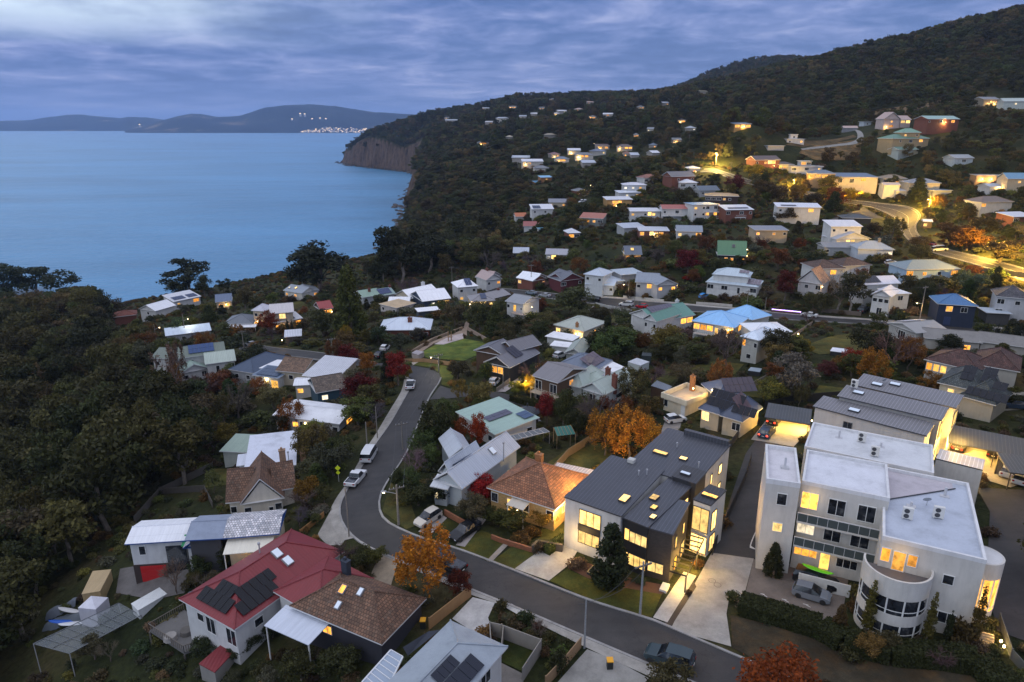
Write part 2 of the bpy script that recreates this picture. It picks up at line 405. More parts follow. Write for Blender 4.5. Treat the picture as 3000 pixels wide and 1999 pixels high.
far_hills('hills', 7200, 8800, [(365, 384), (420, 372), (470, 355), (520, 341), (560, 334), (590, 336), (620, 345), (650, 344), (705, 341), (740, 330), (780, 318), (830, 310), (905, 306), (980, 311), (1040, 322), (1100, 332), (1180, 335), (1260, 340), (1500, 352)], 2)
far_hills('hills', 15000, 17000, [(1000, 348), (1180, 342), (1225, 336), (1260, 340), (1400, 350)], 3)

# ------------------------------------------------------------------ sky
def build_sky():
    w = bpy.data.worlds.new('World'); bpy.context.scene.world = w; w.use_nodes = True
    t = NT(w); bg = w.node_tree.nodes['Background']
    d = t.n('ShaderNodeTexCoord').outputs['Generated']; s = t.n('ShaderNodeSeparateXYZ', i0=d)
    x, y, z = s.outputs
    zz = t.math('ADD', t.math('MAXIMUM', z, 0.0), .06)
    p = t.n('ShaderNodeCombineXYZ', i0=t.math('ARCTAN2', x, y), i1=t.math('MULTIPLY', t.math('LOGARITHM', zz, math.e), .55), i2=0.0)
    mp = t.n('ShaderNodeMapping', i0=p); mp.inputs['Rotation'].default_value = (0, 0, R(-4)); mp.inputs['Scale'].default_value = (1.0, 1.35, 1)
    n1 = t.noise(mp, 3.4, 6, .58); q_ = t.n('ShaderNodeTexNoise', Vector=mp, Scale=11.0, Detail=8, Roughness=.62, Distortion=.35); n2 = q_.outputs[0]
    n = t.math('ADD', t.math('MULTIPLY', n1, .52), t.math('MULTIPLY', n2, .48))
    low = t.ramp(n, [(.36, (.052, .105, .30)), (.46, (.085, .150, .385)), (.54, (.165, .225, .485)), (.66, (.37, .41, .66))])
    # dusk light left in the break of the cloud, high towards the water
    az = t.math('DIVIDE', x, t.math('MAXIMUM', y, .05))
    gl = t.math('MULTIPLY', t.ramp(az, [(0.0, 1.0), (.02, 1.0), (.4, 0.0)]) if False else t.n('ShaderNodeMapRange', i0=az, i1=-.15, i2=-.6, i3=0.0, i4=1.0), t.n('ShaderNodeMapRange', i0=z, i1=.085, i2=.125, i3=0.0, i4=1.0))
    low = t.mix(t.math('MULTIPLY', gl, t.ramp(n1, [(.38, .35), (.55, 1.0)])), low, (.62, .74, .88))
    hz = t.n('ShaderNodeMapRange', i0=z, i1=0.0, i2=.055, i3=1.0, i4=0.0)
    low = t.mix(t.math('MULTIPLY', hz, .7), low, (.135, .215, .46))
    k = t.n('ShaderNodeMapRange', i0=z, i1=.17, i2=.75, i3=0.0, i4=1.0)
    zen = t.mix(t.ramp(n1, [(.35, 0.0), (.65, 1.0)]), (.62, .66, .84), (1.0, 1.03, 1.18))
    cl = t.mix(k, low, zen)
    sky = t.n('ShaderNodeTexSky', sky_type='NISHITA', sun_disc=False, sun_elevation=SUN_EL, sun_rotation=SUN_ROT)
    add = t.mix(1.0, cl, t.mix(1.0, sky.outputs[0], (.012, .012, .012), 'MULTIPLY'), 'ADD')
    t.put(bg.inputs[0], add); bg.inputs[1].default_value = 1.0
SUN_EL, SUN_ROT = R(38), R(-120)
build_sky()
L = bpy.data.lights.new('sun', 'SUN'); L.energy = .32; L.angle = R(40); L.color = (.95, .97, 1.0)
so = bpy.data.objects.new('sun', L); C.objects.link(so)
so.rotation_euler = (math.pi / 2 - SUN_EL, 0, 0); so.rotation_euler = Vector((-math.sin(-SUN_ROT) * math.cos(SUN_EL) * -1 * -1, math.cos(SUN_ROT) * math.cos(SUN_EL), math.sin(SUN_EL))).to_track_quat('Z', 'Y').to_euler()
cam = bpy.data.cameras.new('camera'); cam.lens = 24; cam.sensor_width = 36; cam.clip_end = 60000; cam.clip_start = .5
co = bpy.data.objects.new('camera', cam); C.objects.link(co); co.location = (0, 0, CAMZ); co.rotation_euler = (math.pi / 2 - PITCH, 0, 0)
sc = bpy.context.scene; sc.camera = co
sc.view_settings.view_transform = 'Standard'; sc.view_settings.look = 'None'; sc.view_settings.exposure = 0.16; sc.view_settings.gamma = 1
sc.render.engine = 'CYCLES'; sc.cycles.max_bounces = 5; sc.cycles.diffuse_bounces = 3; sc.cycles.glossy_bounces = 3; sc.cycles.transparent_max_bounces = 8; sc.cycles.volume_bounces = 1; sc.cycles.sample_clamp_indirect = 4
# ------------------------------------------------------------------ houses
WHITE, CREAM, LGREY, MGREY, DGREY, BLACK = (.72, .72, .70), (.62, .56, .42), (.48, .49, .50), (.27, .28, .30), (.10, .105, .115), (.022, .023, .026)
WHT_R, BLU_R, GRN_R, NAVY, BRN_T, RED_R, SLATE = (.74, .75, .78), (.48, .58, .70), (.30, .40, .35), (.045, .07, .12), (.17, .095, .06), (.24, .035, .035), (.13, .145, .17)
BRICK_R, BRICK_O, TIMBER = (.17, .06, .04), (.36, .17, .07), (.09, .05, .03)
WCH = {'l': (1.3, 1.15, 'w', 0), 'L': (2.7, 1.5, 'w', 0), 'P': (2.3, 2.1, 'w', 1), 'd': (1.2, 1.15, 0, 0), 'D': (2.4, 1.35, 0, 0), 'S': (2.2, 2.1, 0, 1), 'p': (.95, 2.05, 'w', 1),
       'n': (.95, 2.05, 0, 1), 'g': (2.6, 2.15, 'G', 1), 'o': (1.3, 1.15, 'o', 0), 'O': (2.7, 1.5, 'o', 0), 'b': (1.4, 1.3, 'b', 0), 'B': (2.8, 1.7, 'b', 0), 's': (.7, .7, 0, 0), 'c': (1.3, 1.15, 'c', 0), 'C': (2.6, 1.5, 'c', 0)}
WM = {}
def wmesh(w, h, far, kind):
    k = (round(w, 1), round(h, 1), far, kind)
    if k in WM: return WM[k]
    w, h = k[0], k[1]
    f = MB(); b = .07 if not far else .10
    f.box(-w / 2, -.05, -h / 2, -w / 2 + b, .05, h / 2); f.box(w / 2 - b, -.05, -h / 2, w / 2, .05, h / 2)
    f.box(-w / 2 + b, -.05, -h / 2, w / 2 - b, .05, -h / 2 + b); f.box(-w / 2 + b, -.05, h / 2 - b, w / 2 - b, .05, h / 2)
    for i in range(1, max(1, round(w / .85))):
        x = -w / 2 + w * i / max(1, round(w / .85)); f.box(x - .03, -.04, -h / 2 + b, x + .03, .04, h / 2 - b)
    p = MB().box(-w / 2 + b, -.01, -h / 2 + b, w / 2 - b, .03, h / 2 - b, 1 if far else 0)
    if far:
        f.add(p.v, p.f, 1); WM[k] = (f.mesh('window', [PLAIN, None] if False else [PLAIN, GLASS if kind == 0 else LIT.get(kind, PLAIN)]), None)
    else: WM[k] = (f.mesh('window', [PLAIN]), p.mesh('pane', [GLASS if kind == 0 else LIT.get(kind, PLAIN)]))
    return WM[k]
def garage_mesh():
    if 'gar' not in WM:
        m = MB().box(-1.3, -.04, -1.07, 1.3, .05, 1.07)
        for i in range(4): m.box(-1.25, -.07, -1.02 + i * .52, 1.25, -.04, -.55 + i * .52)
        WM['gar'] = m.mesh('garage_door', [PLAIN])
    return WM['gar']
def place_win(root, W, ch, far, fcol=(.7, .7, .68), wmax=9, size=None, gcol=None):
    w, h, kind, full = WCH[ch]
    if size: w, h = size
    w = min(w, wmax)
    if kind == 'G':
        o = put('garage_door', garage_mesh(), root, W @ Matrix.Diagonal((min(1, wmax / 2.6), 1, 1, 1)), gcol or fcol); return o
    nm = 'door' if ch in 'pn' else 'window'
    a, b = wmesh(w, h, far, kind)
    o = put(nm, a, root, W, fcol)
    if b is not None: put('pane', b, o, wm(root) @ o.matrix_basis)
    return o
def wallM(ax, ay, bx, by, z):
    """frame of a wall seen from outside: x from a to b, -y outward"""
    d = Vector((bx - ax, by - ay, 0)).normalized()
    return Matrix.Translation((ax, ay, z)) @ Matrix(((d.x, -d.y, 0, 0), (d.y, d.x, 0, 0), (0, 0, 1, 0), (0, 0, 0, 1)))
HB = []          # pixel boxes of buildings (x0,y0,x1,y1,depth) and footprints
FOOT = []
ANCH = []        # (phrase, px, py, depth)
def reg(poly, ztop, zbot):
    P_ = [pix((x, y, z)) for x, y in poly for z in (ztop, zbot)]
    HB.append((min(p[0] for p in P_), min(p[1] for p in P_), max(p[0] for p in P_), max(p[1] for p in P_), min(p[2] for p in P_)))
    cx = sum(p[0] for p in poly) / len(poly); cy = sum(p[1] for p in poly) / len(poly)
    FOOT.append((cx, cy, max(math.hypot(p[0] - cx, p[1] - cy) for p in poly), poly))
def anchor(nm, p): q = pix(p); ANCH.append((nm, q[0], q[1], q[2], (p[0], p[1])))

class Wing:
    def __init__(s, px1, py1, px2, py2, d, h, roof='hip', rise=1.8, rc=WHT_R, wc=WHITE, win='', R='', L='', rm=METAL, wmt=PAINT, ov=.45, base=2.2, lean=0, fc=None, zg=None, bk='', yf=None):
        s.__dict__.update(d=d, h=h, roof=roof, rise=rise, rc=rc, wc=wc, win=win, R=R, L=L, rm=rm, wmt=wmt, ov=ov, base=base, fc=fc or (.62, .62, .62), bk=bk)
        g0 = zg
        if px1 is None:
            A, B = np.array((*py1, 0.0)), np.array((*px2, 0.0)); s.W = float(np.hypot(*(B - A)[:2])); ux = (B - A) / s.W
            if g0 is None: g0 = th(*((A + B) / 2 + np.array((-ux[1], ux[0], 0)) * d / 2)[:2])
            s.g = g0; s.X = Matrix(((ux[0], -ux[1], 0, A[0]), (ux[1], ux[0], 0, A[1]), (0, 0, 1, g0), (0, 0, 0, 1)))
            s.rz = math.atan2(ux[1], ux[0]); s.dep = pix((A[0], A[1], g0))[2]; return
        if zg is None:
            g0 = 40.0
            for _ in range(9):
                A = atz(px1, py1, g0 + h); B = atz(px2, py2, g0 + h)
                dd = B - A; n = np.array((-dd[1], dd[0], 0)); n /= max(np.hypot(n[0], n[1]), 1e-6)
                m = (A + B) / 2 + n * d / 2
                g0 = .5 * g0 + .5 * th(m[0], m[1])
        s.g = g0; A = atz(px1, py1, g0 + h); B = atz(px2, py2, g0 + h)
        if yf is not None:
            A, B = aty(px1, py1, yf), aty(px2, py2, yf); ln = B[0] - A[0]; tw = (((px1 * 7 + py1 * 3) % 11) / 11 - .5) * .5 + (.2 if py2 < py1 else 0)
            m_ = (A + B) / 2; A = m_ - np.array((ln / 2, math.tan(tw) * ln / 2, 0)); B = m_ + np.array((ln / 2, math.tan(tw) * ln / 2, 0)); s.g = m_[2] - h
        s.W = float(np.hypot(*(B - A)[:2])); ux = (B - A) / s.W
        s.X = Matrix(((ux[0], -ux[1], 0, A[0]), (ux[1], ux[0], 0, A[1]), (0, 0, 1, s.g), (0, 0, 0, 1)))
        s.rz = math.atan2(ux[1], ux[0]); s.dep = pix(A)[2]
    def pt(s, x, y, z=0): return s.X @ Vector((x, y, z))
    def rooft(s, face, u, v):
        """matrix on the roof: u from the left end of that face's eave, v in plan from the eave; x along the eave, y up the slope"""
        d, W, h, r = s.d, s.W, s.h, s.rise
        if s.roof in ('hip', 'gx'):
            half = min(d, W) / 2 if s.roof == 'hip' else d / 2
            k = r / half
        elif s.roof == 'gy': k = r / (W / 2)
        elif s.roof == 'mb': k = r / d
        elif s.roof == 'mf': k = -r / d
        else: k = 0
        a = math.atan(k)
        if face == 'f': M = Matrix.Translation((u, v, h + k * v + .12)) @ Matrix.Rotation(a, 4, 'X')
        elif face == 'r': M = Matrix.Translation((W - v, u, h + k * v + .12)) @ Matrix.Rotation(math.pi / 2, 4, 'Z') @ Matrix.Rotation(a, 4, 'X')
        elif face == 'l': M = Matrix.Translation((v, d - u, h + k * v + .12)) @ Matrix.Rotation(-math.pi / 2, 4, 'Z') @ Matrix.Rotation(a, 4, 'X')
        else: M = Matrix.Translation((W - u, d - v, h + k * v + .12)) @ Matrix.Rotation(math.pi, 4, 'Z') @ Matrix.Rotation(a, 4, 'X')
        return s.X @ M
def roof_mb(s):
    m, f = MB(), MB(); d, W, h, r = s.d, s.W, s.h, s.rise; p = s.pt; T_ = .16
    e = [(0, 0), (W, 0), (W, d), (0, d)]
    if s.roof == 'hip':
        if W >= d: a, b = (d / 2, d / 2), (W - d / 2, d / 2)
        else: a, b = (W / 2, W / 2), (W / 2, d - W / 2)
        a, b = p(*a, h + r), p(*b, h + r); E = [p(x, y, h) for x, y in e]
        if W >= d: fs = [(E[0], E[1], b, a), (E[1], E[2], b), (E[2], E[3], a, b), (E[3], E[0], a)]
        else: fs = [(E[0], E[1], a), (E[1], E[2], b, a), (E[2], E[3], b), (E[3], E[0], a, b)]
        for q in fs: m.add(q, [tuple(range(len(q)))])
        rd = .09
        for q in ([a, b],) + tuple([x, y] for x, y in zip(E, (a, b, b, a) if W >= d else (a, a, b, b))):
            if (Vector(q[0]) - Vector(q[1])).length > .3: m.tube([Vector(q[0]) + Vector((0, 0, .03)), Vector(q[1]) + Vector((0, 0, .03))], rd, 5)
    elif s.roof == 'gx':
        a, b = p(0, d / 2, h + r), p(W, d / 2, h + r); E = [p(x, y, h) for x, y in e]
        m.quad(E[0], E[1], b, a); m.quad(E[2], E[3], a, b); m.tube([a, b], .09, 5)
        for x in (0, W): f.quad(p(x, 0, h), p(x, d / 2, h + r), p(x, d / 2, h + r - T_ * 1.4), p(x, 0, h - T_)); f.quad(p(x, d, h), p(x, d / 2, h + r), p(x, d / 2, h + r - T_ * 1.4), p(x, d, h - T_))
    elif s.roof == 'gy':
        a, b = p(W / 2, 0, h + r), p(W / 2, d, h + r); E = [p(x, y, h) for x, y in e]
        m.quad(E[1], E[2], b, a); m.quad(E[3], E[0], a, b); m.tube([a, b], .09, 5)
        for y in (0, d): f.quad(p(0, y, h), p(W / 2, y, h + r), p(W / 2, y, h + r - T_ * 1.4), p(0, y, h - T_)); f.quad(p(W, y, h), p(W / 2, y, h + r), p(W / 2, y, h + r - T_ * 1.4), p(W, y, h - T_))
    else:
        zf, zb = {'mb': (h, h + r), 'mf': (h, h - r)}.get(s.roof, (h, h))
        if s.roof == 'para':
            t = .25; zr = h - r
            m.quad(p(t, t, zr), p(W - t, t, zr), p(W - t, d - t, zr), p(t, d - t, zr))
            o_, i_ = [p(x, y, h) for x, y in e], [p(x, y, h) for x, y in ((t, t), (W - t, t), (W - t, d - t), (t, d - t))]
            j_ = [p(x, y, zr) for x, y in ((t, t), (W - t, t), (W - t, d - t), (t, d - t))]; q_ = [p(x, y, zr - .1) for x, y in e]
            for k in range(4):
                n = (k + 1) % 4
                f.quad(o_[k], o_[n], i_[n], i_[k]); f.quad(i_[k], i_[n], j_[n], j_[k]); f.quad(q_[k], q_[n], o_[n], o_[k])
            return m, f
        E = [p(0, 0, zf), p(W, 0, zf), p(W, d, zb), p(0, d, zb)]
        m.quad(*E)
    Z = {'mb': (h, h, h + r, h + r), 'mf': (h, h, h - r, h - r)}.get(s.roof, (h,) * 4)
    lo = [p(x, y, z - T_) for (x, y), z in zip(e, Z)]; hi = [p(x, y, z) for (x, y), z in zip(e, Z)]
    for k in range(4):
        if s.roof == 'gx' and k in (1, 3) or s.roof == 'gy' and k in (0, 2): continue
        f.quad(lo[k], lo[(k + 1) % 4], hi[(k + 1) % 4], hi[k])
    f.quad(lo[3], lo[2], lo[1], lo[0])
    return m, f
def wall_mb(s):
    m = MB(); d, W, h, r, o = s.d, s.W, s.h, s.rise, s.ov; p = s.pt
    zt = h - .17; zb = -s.base
    e = [(o, o), (W - o, o), (W - o, d - o), (o, d - o)]
    if s.roof == 'para': zt = h - r - .05
    Z = {'mb': [zt, zt, zt + r * .9, zt + r * .9], 'mf': [zt, zt, zt - r, zt - r]}.get(s.roof, [zt] * 4)
    lo = [p(x, y, zb) for x, y in e]; hi = [p(x, y, z) for (x, y), z in zip(e, Z)]
    for k in range(4): m.quad(lo[k], lo[(k + 1) % 4], hi[(k + 1) % 4], hi[k])
    if s.roof == 'gx':
        for x in (o, W - o): m.add([p(x, o, zt), p(x, d - o, zt), p(x, d / 2, zt + r * (1 - 2 * o / d))], [(0, 1, 2) if x > o else (2, 1, 0)])
    if s.roof == 'gy':
        for y in (o, d - o): m.add([p(o, y, zt), p(W - o, y, zt), p(W / 2, y, zt + r * (1 - 2 * o / W))], [(0, 1, 2) if y == o else (2, 1, 0)])
    return m
def wins(root, s, far, fcol, gcol=None):
    o, W, d = s.ov, s.W, s.d
    for pat, (a, b) in ((s.win, ((o, o), (W - o, o))), (s.R, ((W - o, o), (W - o, d - o))), (s.L, ((o, d - o), (o, o))), (s.bk, ((W - o, d - o), (o, d - o)))):
        if not pat: continue
        A, B = s.pt(*a), s.pt(*b); ln = (Vector(B) - Vector(A)).length
        Mx = wallM(A.x, A.y, B.x, B.y, s.g)
        for ri, row in enumerate(pat.split('/')):
            for i, ch in enumerate(row):
                if ch == '.': continue
                if far and ch in 'dD' and (int(s.W * 977) + i * 13 + ri * 7) % 9 < 2: ch = {'d': 'l', 'D': 'O'}[ch]  # a hashed share of dark far windows is made lit to add warm light
                ww, hh, kd, full = WCH[ch]
                fl = s.h - (s.rise if s.roof == 'para' else 0) - .25 - 2.75 * (ri + 1) + (.35 if s.roof == 'para' else 0)
                zc = fl + hh / 2 + (.12 if full else .95)
                if zc + hh / 2 > s.h - .3 - (s.rise if s.roof == 'para' else 0): zc = s.h - .3 - hh / 2 - (s.rise if s.roof == 'para' else 0)
                place_win(root, Mx @ Matrix.Translation((ln * (i + .5) / len(row), -.03, zc)), ch, far, fcol, ln / len(row) * .92, gcol=gcol)
PANEL = {}
def panel_mesh(w=1.0, l=1.65):
    if (w, l) not in PANEL: PANEL[(w, l)] = MB().box(-w / 2 + .02, .02, .03, w / 2 - .02, l - .02, .08).mesh('solar_panel', [SOLAR])
    return PANEL[(w, l)]
def house(nm, wings, ex=(), cat='house', name='house', label=None, far=None, fcol=(.7, .7, .68), gcol=None, group=None, fascia=True):
    w0 = wings[0]; c = w0.pt(w0.W / 2, w0.d / 2)
    root = empty(name, (c.x, c.y, w0.g), w0.rz, label or nm, cat, group)
    far = (w0.dep > 235) if far is None else far
    for s in wings:
        wall_mb(s).build('wall', s.wmt, root, s.wc)
        r_, f_ = roof_mb(s)
        r_.build('roof', s.rm, root, s.rc)
        if f_.f: f_.build('parapet' if s.roof == 'para' else 'fascia', PAINT if s.roof == 'para' else PLAIN, root, s.wc if s.roof == 'para' else s.fc)
        wins(root, s, far, fcol, gcol)
        reg([(q.x, q.y) for q in (s.pt(0, 0), s.pt(s.W, 0), s.pt(s.W, s.d), s.pt(0, s.d))], s.g + s.h + (s.rise if s.roof in ('hip', 'gx', 'gy', 'mb') else 0), s.g)
    for e in ex:
        s = wings[e[1]]
        if e[0] == 'sol':
            _, _, fc, u, v, nc, nr = e[:7]; col = e[7] if len(e) > 7 else (.012, .014, .022); k = e[8] if len(e) > 8 else 1.0
            for i in range(nc):
                for j in range(nr): put('solar_panel', panel_mesh(), root, s.rooft(fc, u, v) @ Matrix.Scale(k, 4) @ Matrix.Translation((i * 1.02 + .5, j * 1.67, .02)), col)
        elif e[0] == 'sky':
            _, _, fc, u, v, w_, l_, kd = e[:8]
            M_ = s.rooft(fc, u, v)
            a = put('skylight', MB().box(0, 0, -.1, w_, l_, .14).mesh('skylight', [PLAIN]), root, M_, (.25, .25, .26))
            put('pane', MB().box(.07, .07, .10, w_ - .07, l_ - .07, .16).mesh('pane', [GLOSS if kd == 'x' else (GLASS if kd == 0 else LIT[kd])]), a, wm(root) @ a.matrix_basis, (.75, .82, .88))
        elif e[0] == 'chim':
            _, _, x, y, top, col = e[:6]; sz = e[6] if len(e) > 6 else .45
            m = MB(); X_ = s.X
            m.box(x - sz, y - sz * .7, s.h - 1, x + sz, y + sz * .7, top, 0, X_); m.box(x - sz - .06, y - sz * .7 - .06, top, x + sz + .06, y + sz * .7 + .06, top + .15, 0, X_)
            m.box(x - sz * .5, y - .15, top + .15, x - sz * .5 + .3, y + .15, top + .5, 0, X_)
            m.build('chimney', BRICK if col[0] > col[2] * 1.5 else PAINT, root, col)
        elif e[0] == 'pipe':
            _, _, x, y, top = e[:5]
            m = MB(); m.tube([s.pt(x, y, s.h - .2), s.pt(x, y, top)], .09, 8); m.tube([s.pt(x, y, top), s.pt(x, y, top + .25)], .17, 8)
            m.build('flue', PLAIN, root, (.35, .36, .38))
        elif e[0] == 'dish':
            _, _, x, y, z = e[:5]
            dish(root, s.pt(x, y, z))
        elif e[0] == 'deck':     # front deck: x0, x1, depth, floor height, rail colour, lit
            _, _, x0, x1, dp, fz, col = e[:7]
            m = MB(); m.box(x0, s.ov - dp, fz - .2, x1, s.ov, fz, 0, s.X); m.build('deck', PAINT, root, col)
            m = MB()
            for x in np.linspace(x0 + .05, x1 - .05, max(3, int((x1 - x0) / .5))): m.box(x - .025, s.ov - dp, fz, x + .025, s.ov - dp + .05, fz + .95, 0, s.X)
            m.box(x0, s.ov - dp - .01, fz + .95, x1, s.ov - dp + .07, fz + 1.02, 0, s.X); m.build('railing', PLAIN, root, e[7] if len(e) > 7 else col)
            for x in (x0 + .1, (x0 + x1) / 2, x1 - .1):
                if fz > .8: MB().box(x - .07, s.ov - dp + .05, -2, x + .07, s.ov - dp + .2, fz - .2, 0, s.X).build('post', PLAIN, root, e[7] if len(e) > 7 else col)
        elif e[0] == 'awn':      # verandah roof on posts: x0, x1, depth, height, colour
            _, _, x0, x1, dp, z, col = e[:7]
            m = MB(); q = s.pt; y0 = s.ov - dp
            m.add([q(x0, y0, z - .35), q(x1, y0, z - .35), q(x1, s.ov, z), q(x0, s.ov, z), q(x0, y0, z - .43), q(x1, y0, z - .43), q(x1, s.ov, z - .08), q(x0, s.ov, z - .08)], ((0, 1, 2, 3), (7, 6, 5, 4), (0, 4, 5, 1), (1, 5, 6, 2), (3, 7, 4, 0)))
            m.build('verandah_roof', METAL, root, col)
            for x in (x0 + .15, x1 - .15): MB().box(x - .06, y0 + .1, -2, x + .06, y0 + .22, z - .42, 0, s.X).build('post', PLAIN, root, (.6, .6, .58))
        elif e[0] == 'lamp':     # outdoor wall lamp: x, z, energy, face offset
            _, _, x, y, z, en = e[:6]; col = e[6] if len(e) > 6 else (1, .62, .2)
            wlamp(root, s.pt(x, y, z), en, col)
    anchor(nm, (c.x, c.y, w0.g + w0.h))
    root['z'] = 0; del root['z']
    return root
def wlamp(root, p, en, col=(1, .62, .2), r=.12):
    m = MB(); m.tube([Vector(p) + Vector((0, 0, -r)), Vector(p), Vector(p) + Vector((0, 0, r))], [r * .6, r, r * .6], 8)
    m.build('lamp', LAMPW, root)
    glow(Vector(p) + Vector((0, 0, -.25)), en * 1.9, col)
NL = [0]
def glow(p, en, col=(1, .62, .2), r=.25, spot=None):
    l = bpy.data.lights.new('lamp_or_glow_light', 'SPOT' if spot else 'POINT'); l.energy = en; l.color = col; l.shadow_soft_size = r
    if spot: l.spot_size = R(spot); l.spot_blend = .6
    o = bpy.data.objects.new('lamp_or_glow_light', l); C.objects.link(o); o.location = p; NL[0] += 1
    return o
def dish(root, p, r=.45, az=R(200)):
    m = MB(); vs, fs = [], []
    n = 14
    M_ = Matrix.Translation(Vector(p) + Vector((0, 0, .55))) @ Matrix.Rotation(az, 4, 'Z') @ Matrix.Rotation(R(55), 4, 'X')
    for k, rr in enumerate((.02, r * .5, r)):
        for j in range(n): vs.append(M_ @ Vector((rr * math.cos(2 * math.pi * j / n), rr * math.sin(2 * math.pi * j / n), rr * rr * .6)))
    for k in range(2):
        for j in range(n): fs.append((k * n + j, k * n + (j + 1) % n, (k + 1) * n + (j + 1) % n, (k + 1) * n + j))
    m.add(vs, fs); m.tube([Vector(p) + Vector((0, 0, -.1)), Vector(p) + Vector((0, 0, .55))], .03, 5)
    m.build('satellite_dish', PLAIN, root, (.3, .32, .34))
PADS = []
# ---- flat sheets draped on the ground (driveways, lawns, paving)
def drape(name, pxs, m, off=.05, col=(1, 1, 1), step=2.5, z=None, world=False):
    import bmesh
    pts = [tuple(q) for q in pxs] if world else [tuple(g(*q)[:2]) if z is None else tuple(atz(q[0], q[1], z)[:2]) for q in pxs]
    PADS.append((name, pts))
    bm = bmesh.new(); vs = [bm.verts.new((x, y, 0)) for x, y in pts]; f = bm.faces.new(vs); f.normal_update()
    if f.normal.z < 0: f.normal_flip()
    bmesh.ops.triangulate(bm, faces=bm.faces[:])
    for _ in range(7):
        es = [e for e in bm.edges if e.calc_length() > step]
        if not es: break
        bmesh.ops.subdivide_edges(bm, edges=es, cuts=1, use_grid_fill=False); bmesh.ops.triangulate(bm, faces=[f for f in bm.faces if len(f.verts) > 3])
    co = np.array([v.co for v in bm.verts]); Z = TH(co[:, 0], co[:, 1]) if z is None else np.full(len(co), z)
    for v, q in zip(bm.verts, Z): v.co.z = q + off
    me = bpy.data.meshes.new(name); bm.to_mesh(me); bm.free(); me.materials.append(m)
    o = bpy.data.objects.new(name, me); C.objects.link(o); o.color = (*col, 1); o['kind'] = 'structure'
    return o
def strip(name, Lp, Rp, m, off=.06, col=(1, 1, 1), step=2.0, skirt=0, world=False, th_=None):
    """a band between two pixel lines, draped"""
    def res(pts):
        P_ = [np.array(q[:2]) if world else g(*q)[:2] for q in pts]; return P_
    A, B = res(Lp), res(Rp)
    def smooth(P_, n):
        t = np.cumsum([0] + [np.hypot(*(P_[i + 1] - P_[i])) for i in range(len(P_) - 1)]); t /= t[-1]
        # Catmull-Rom through the points
        out = []
        for s in np.linspace(0, 1, n):
            i = min(max(int(np.searchsorted(t, s, 'right')) - 1, 0), len(P_) - 2); f = (s - t[i]) / (t[i + 1] - t[i])
            p0, p1, p2, p3 = P_[max(i - 1, 0)], P_[i], P_[i + 1], P_[min(i + 2, len(P_) - 1)]
            m1 = (p2 - p0) / 2; m2 = (p3 - p1) / 2
            out.append((2 * f**3 - 3 * f**2 + 1) * p1 + (f**3 - 2 * f**2 + f) * m1 + (-2 * f**3 + 3 * f**2) * p2 + (f**3 - f**2) * m2)
        return np.array(out)
    ln = sum(np.hypot(*(A[i + 1] - A[i])) for i in range(len(A) - 1)); n = max(3, int(ln / step))
    A, B = smooth(A, n), smooth(B, n)
    w = float(np.mean(np.hypot(*(A - B).T))); k = max(2, int(w / step) + 1)
    rows = [A + (B - A) * f for f in np.linspace(0, 1, k)]
    V = np.concatenate(rows); Z = TH(V[:, 0], V[:, 1]) + off
    mb = MB(); mb.add(np.column_stack([V, Z]), [(r * n + i, r * n + i + 1, (r + 1) * n + i + 1, (r + 1) * n + i) for r in range(k - 1) for i in range(n - 1)])
    if th_:
        for r in (0, k - 1):
            q = np.column_stack([rows[r], Z[r * n:(r + 1) * n]])
            mb.add(np.concatenate([q, q - (0, 0, th_)]), [(i, i + 1, n + i + 1, n + i) for i in range(n - 1)])
    o = mb.build(name, m, None, col)
    if sum(p.normal.z for p in list(o.data.polygons)[:20]) < 0: o.data.flip_normals()
    o['kind'] = 'structure'
    return o, A, B
w = Wing
RED_R = (.19, .020, .025)
WHITE, CREAM, LGREY = (.56, .56, .55), (.46, .40, .30), (.36, .37, .38)
H = house
# ---------- near left
red = H('white house under a large hipped red metal roof with black solar arrays', [
  w(523,1755,686,1846,16.2,3.9,'hip',2.4,RED_R,WHITE,win='.dS.S',R='.d..D...',base=4), w(800,1733,935,1812,8,3.8,'hip',2.0,RED_R,WHITE,base=4)],
  ex=[('sol',0,'f',2.2,.7,5,1,(.005,.005,.006)),('sol',0,'f',3.6,2.1,3,1,(.005,.005,.006),.9),('sol',0,'r',1.6,.5,5,1,(.005,.005,.006)),('sol',0,'r',2.6,1.9,5,1,(.005,.005,.006),.95),
      ('sky',0,'r',9.3,2.2,1,1.2,'x'),('sky',0,'r',9.0,3.6,1,1.2,'x'),('chim',1,5.6,5.8,6.6,(.03,.04,.06)),('pipe',0,2.2,9.5,6.2),('dish',0,.8,1.2,3.6)], far=False)
H('dark timber house under a mossy brown tiled hipped roof', [w(848,1776,1119,1889,7.9,3.4,'hip',2.2,BRN_T,(.03,.03,.04),win='.o..',R='....',rm=TILE,base=3)],
  ex=[('sky',0,'f',4.6,2.6,.7,1.0,'o'),('sky',0,'f',6.8,3.0,.6,.9,'x'),('sky',0,'f',5.2,1.2,.6,.9,'x'),('awn',0,-1.0,5.2,3.2,2.9,(.52,.56,.64))], far=False)
A_, B_ = np.array((.85,-.53)), np.array((.53,.85))
q0 = np.array(atz(1325,1819,49)[:2])
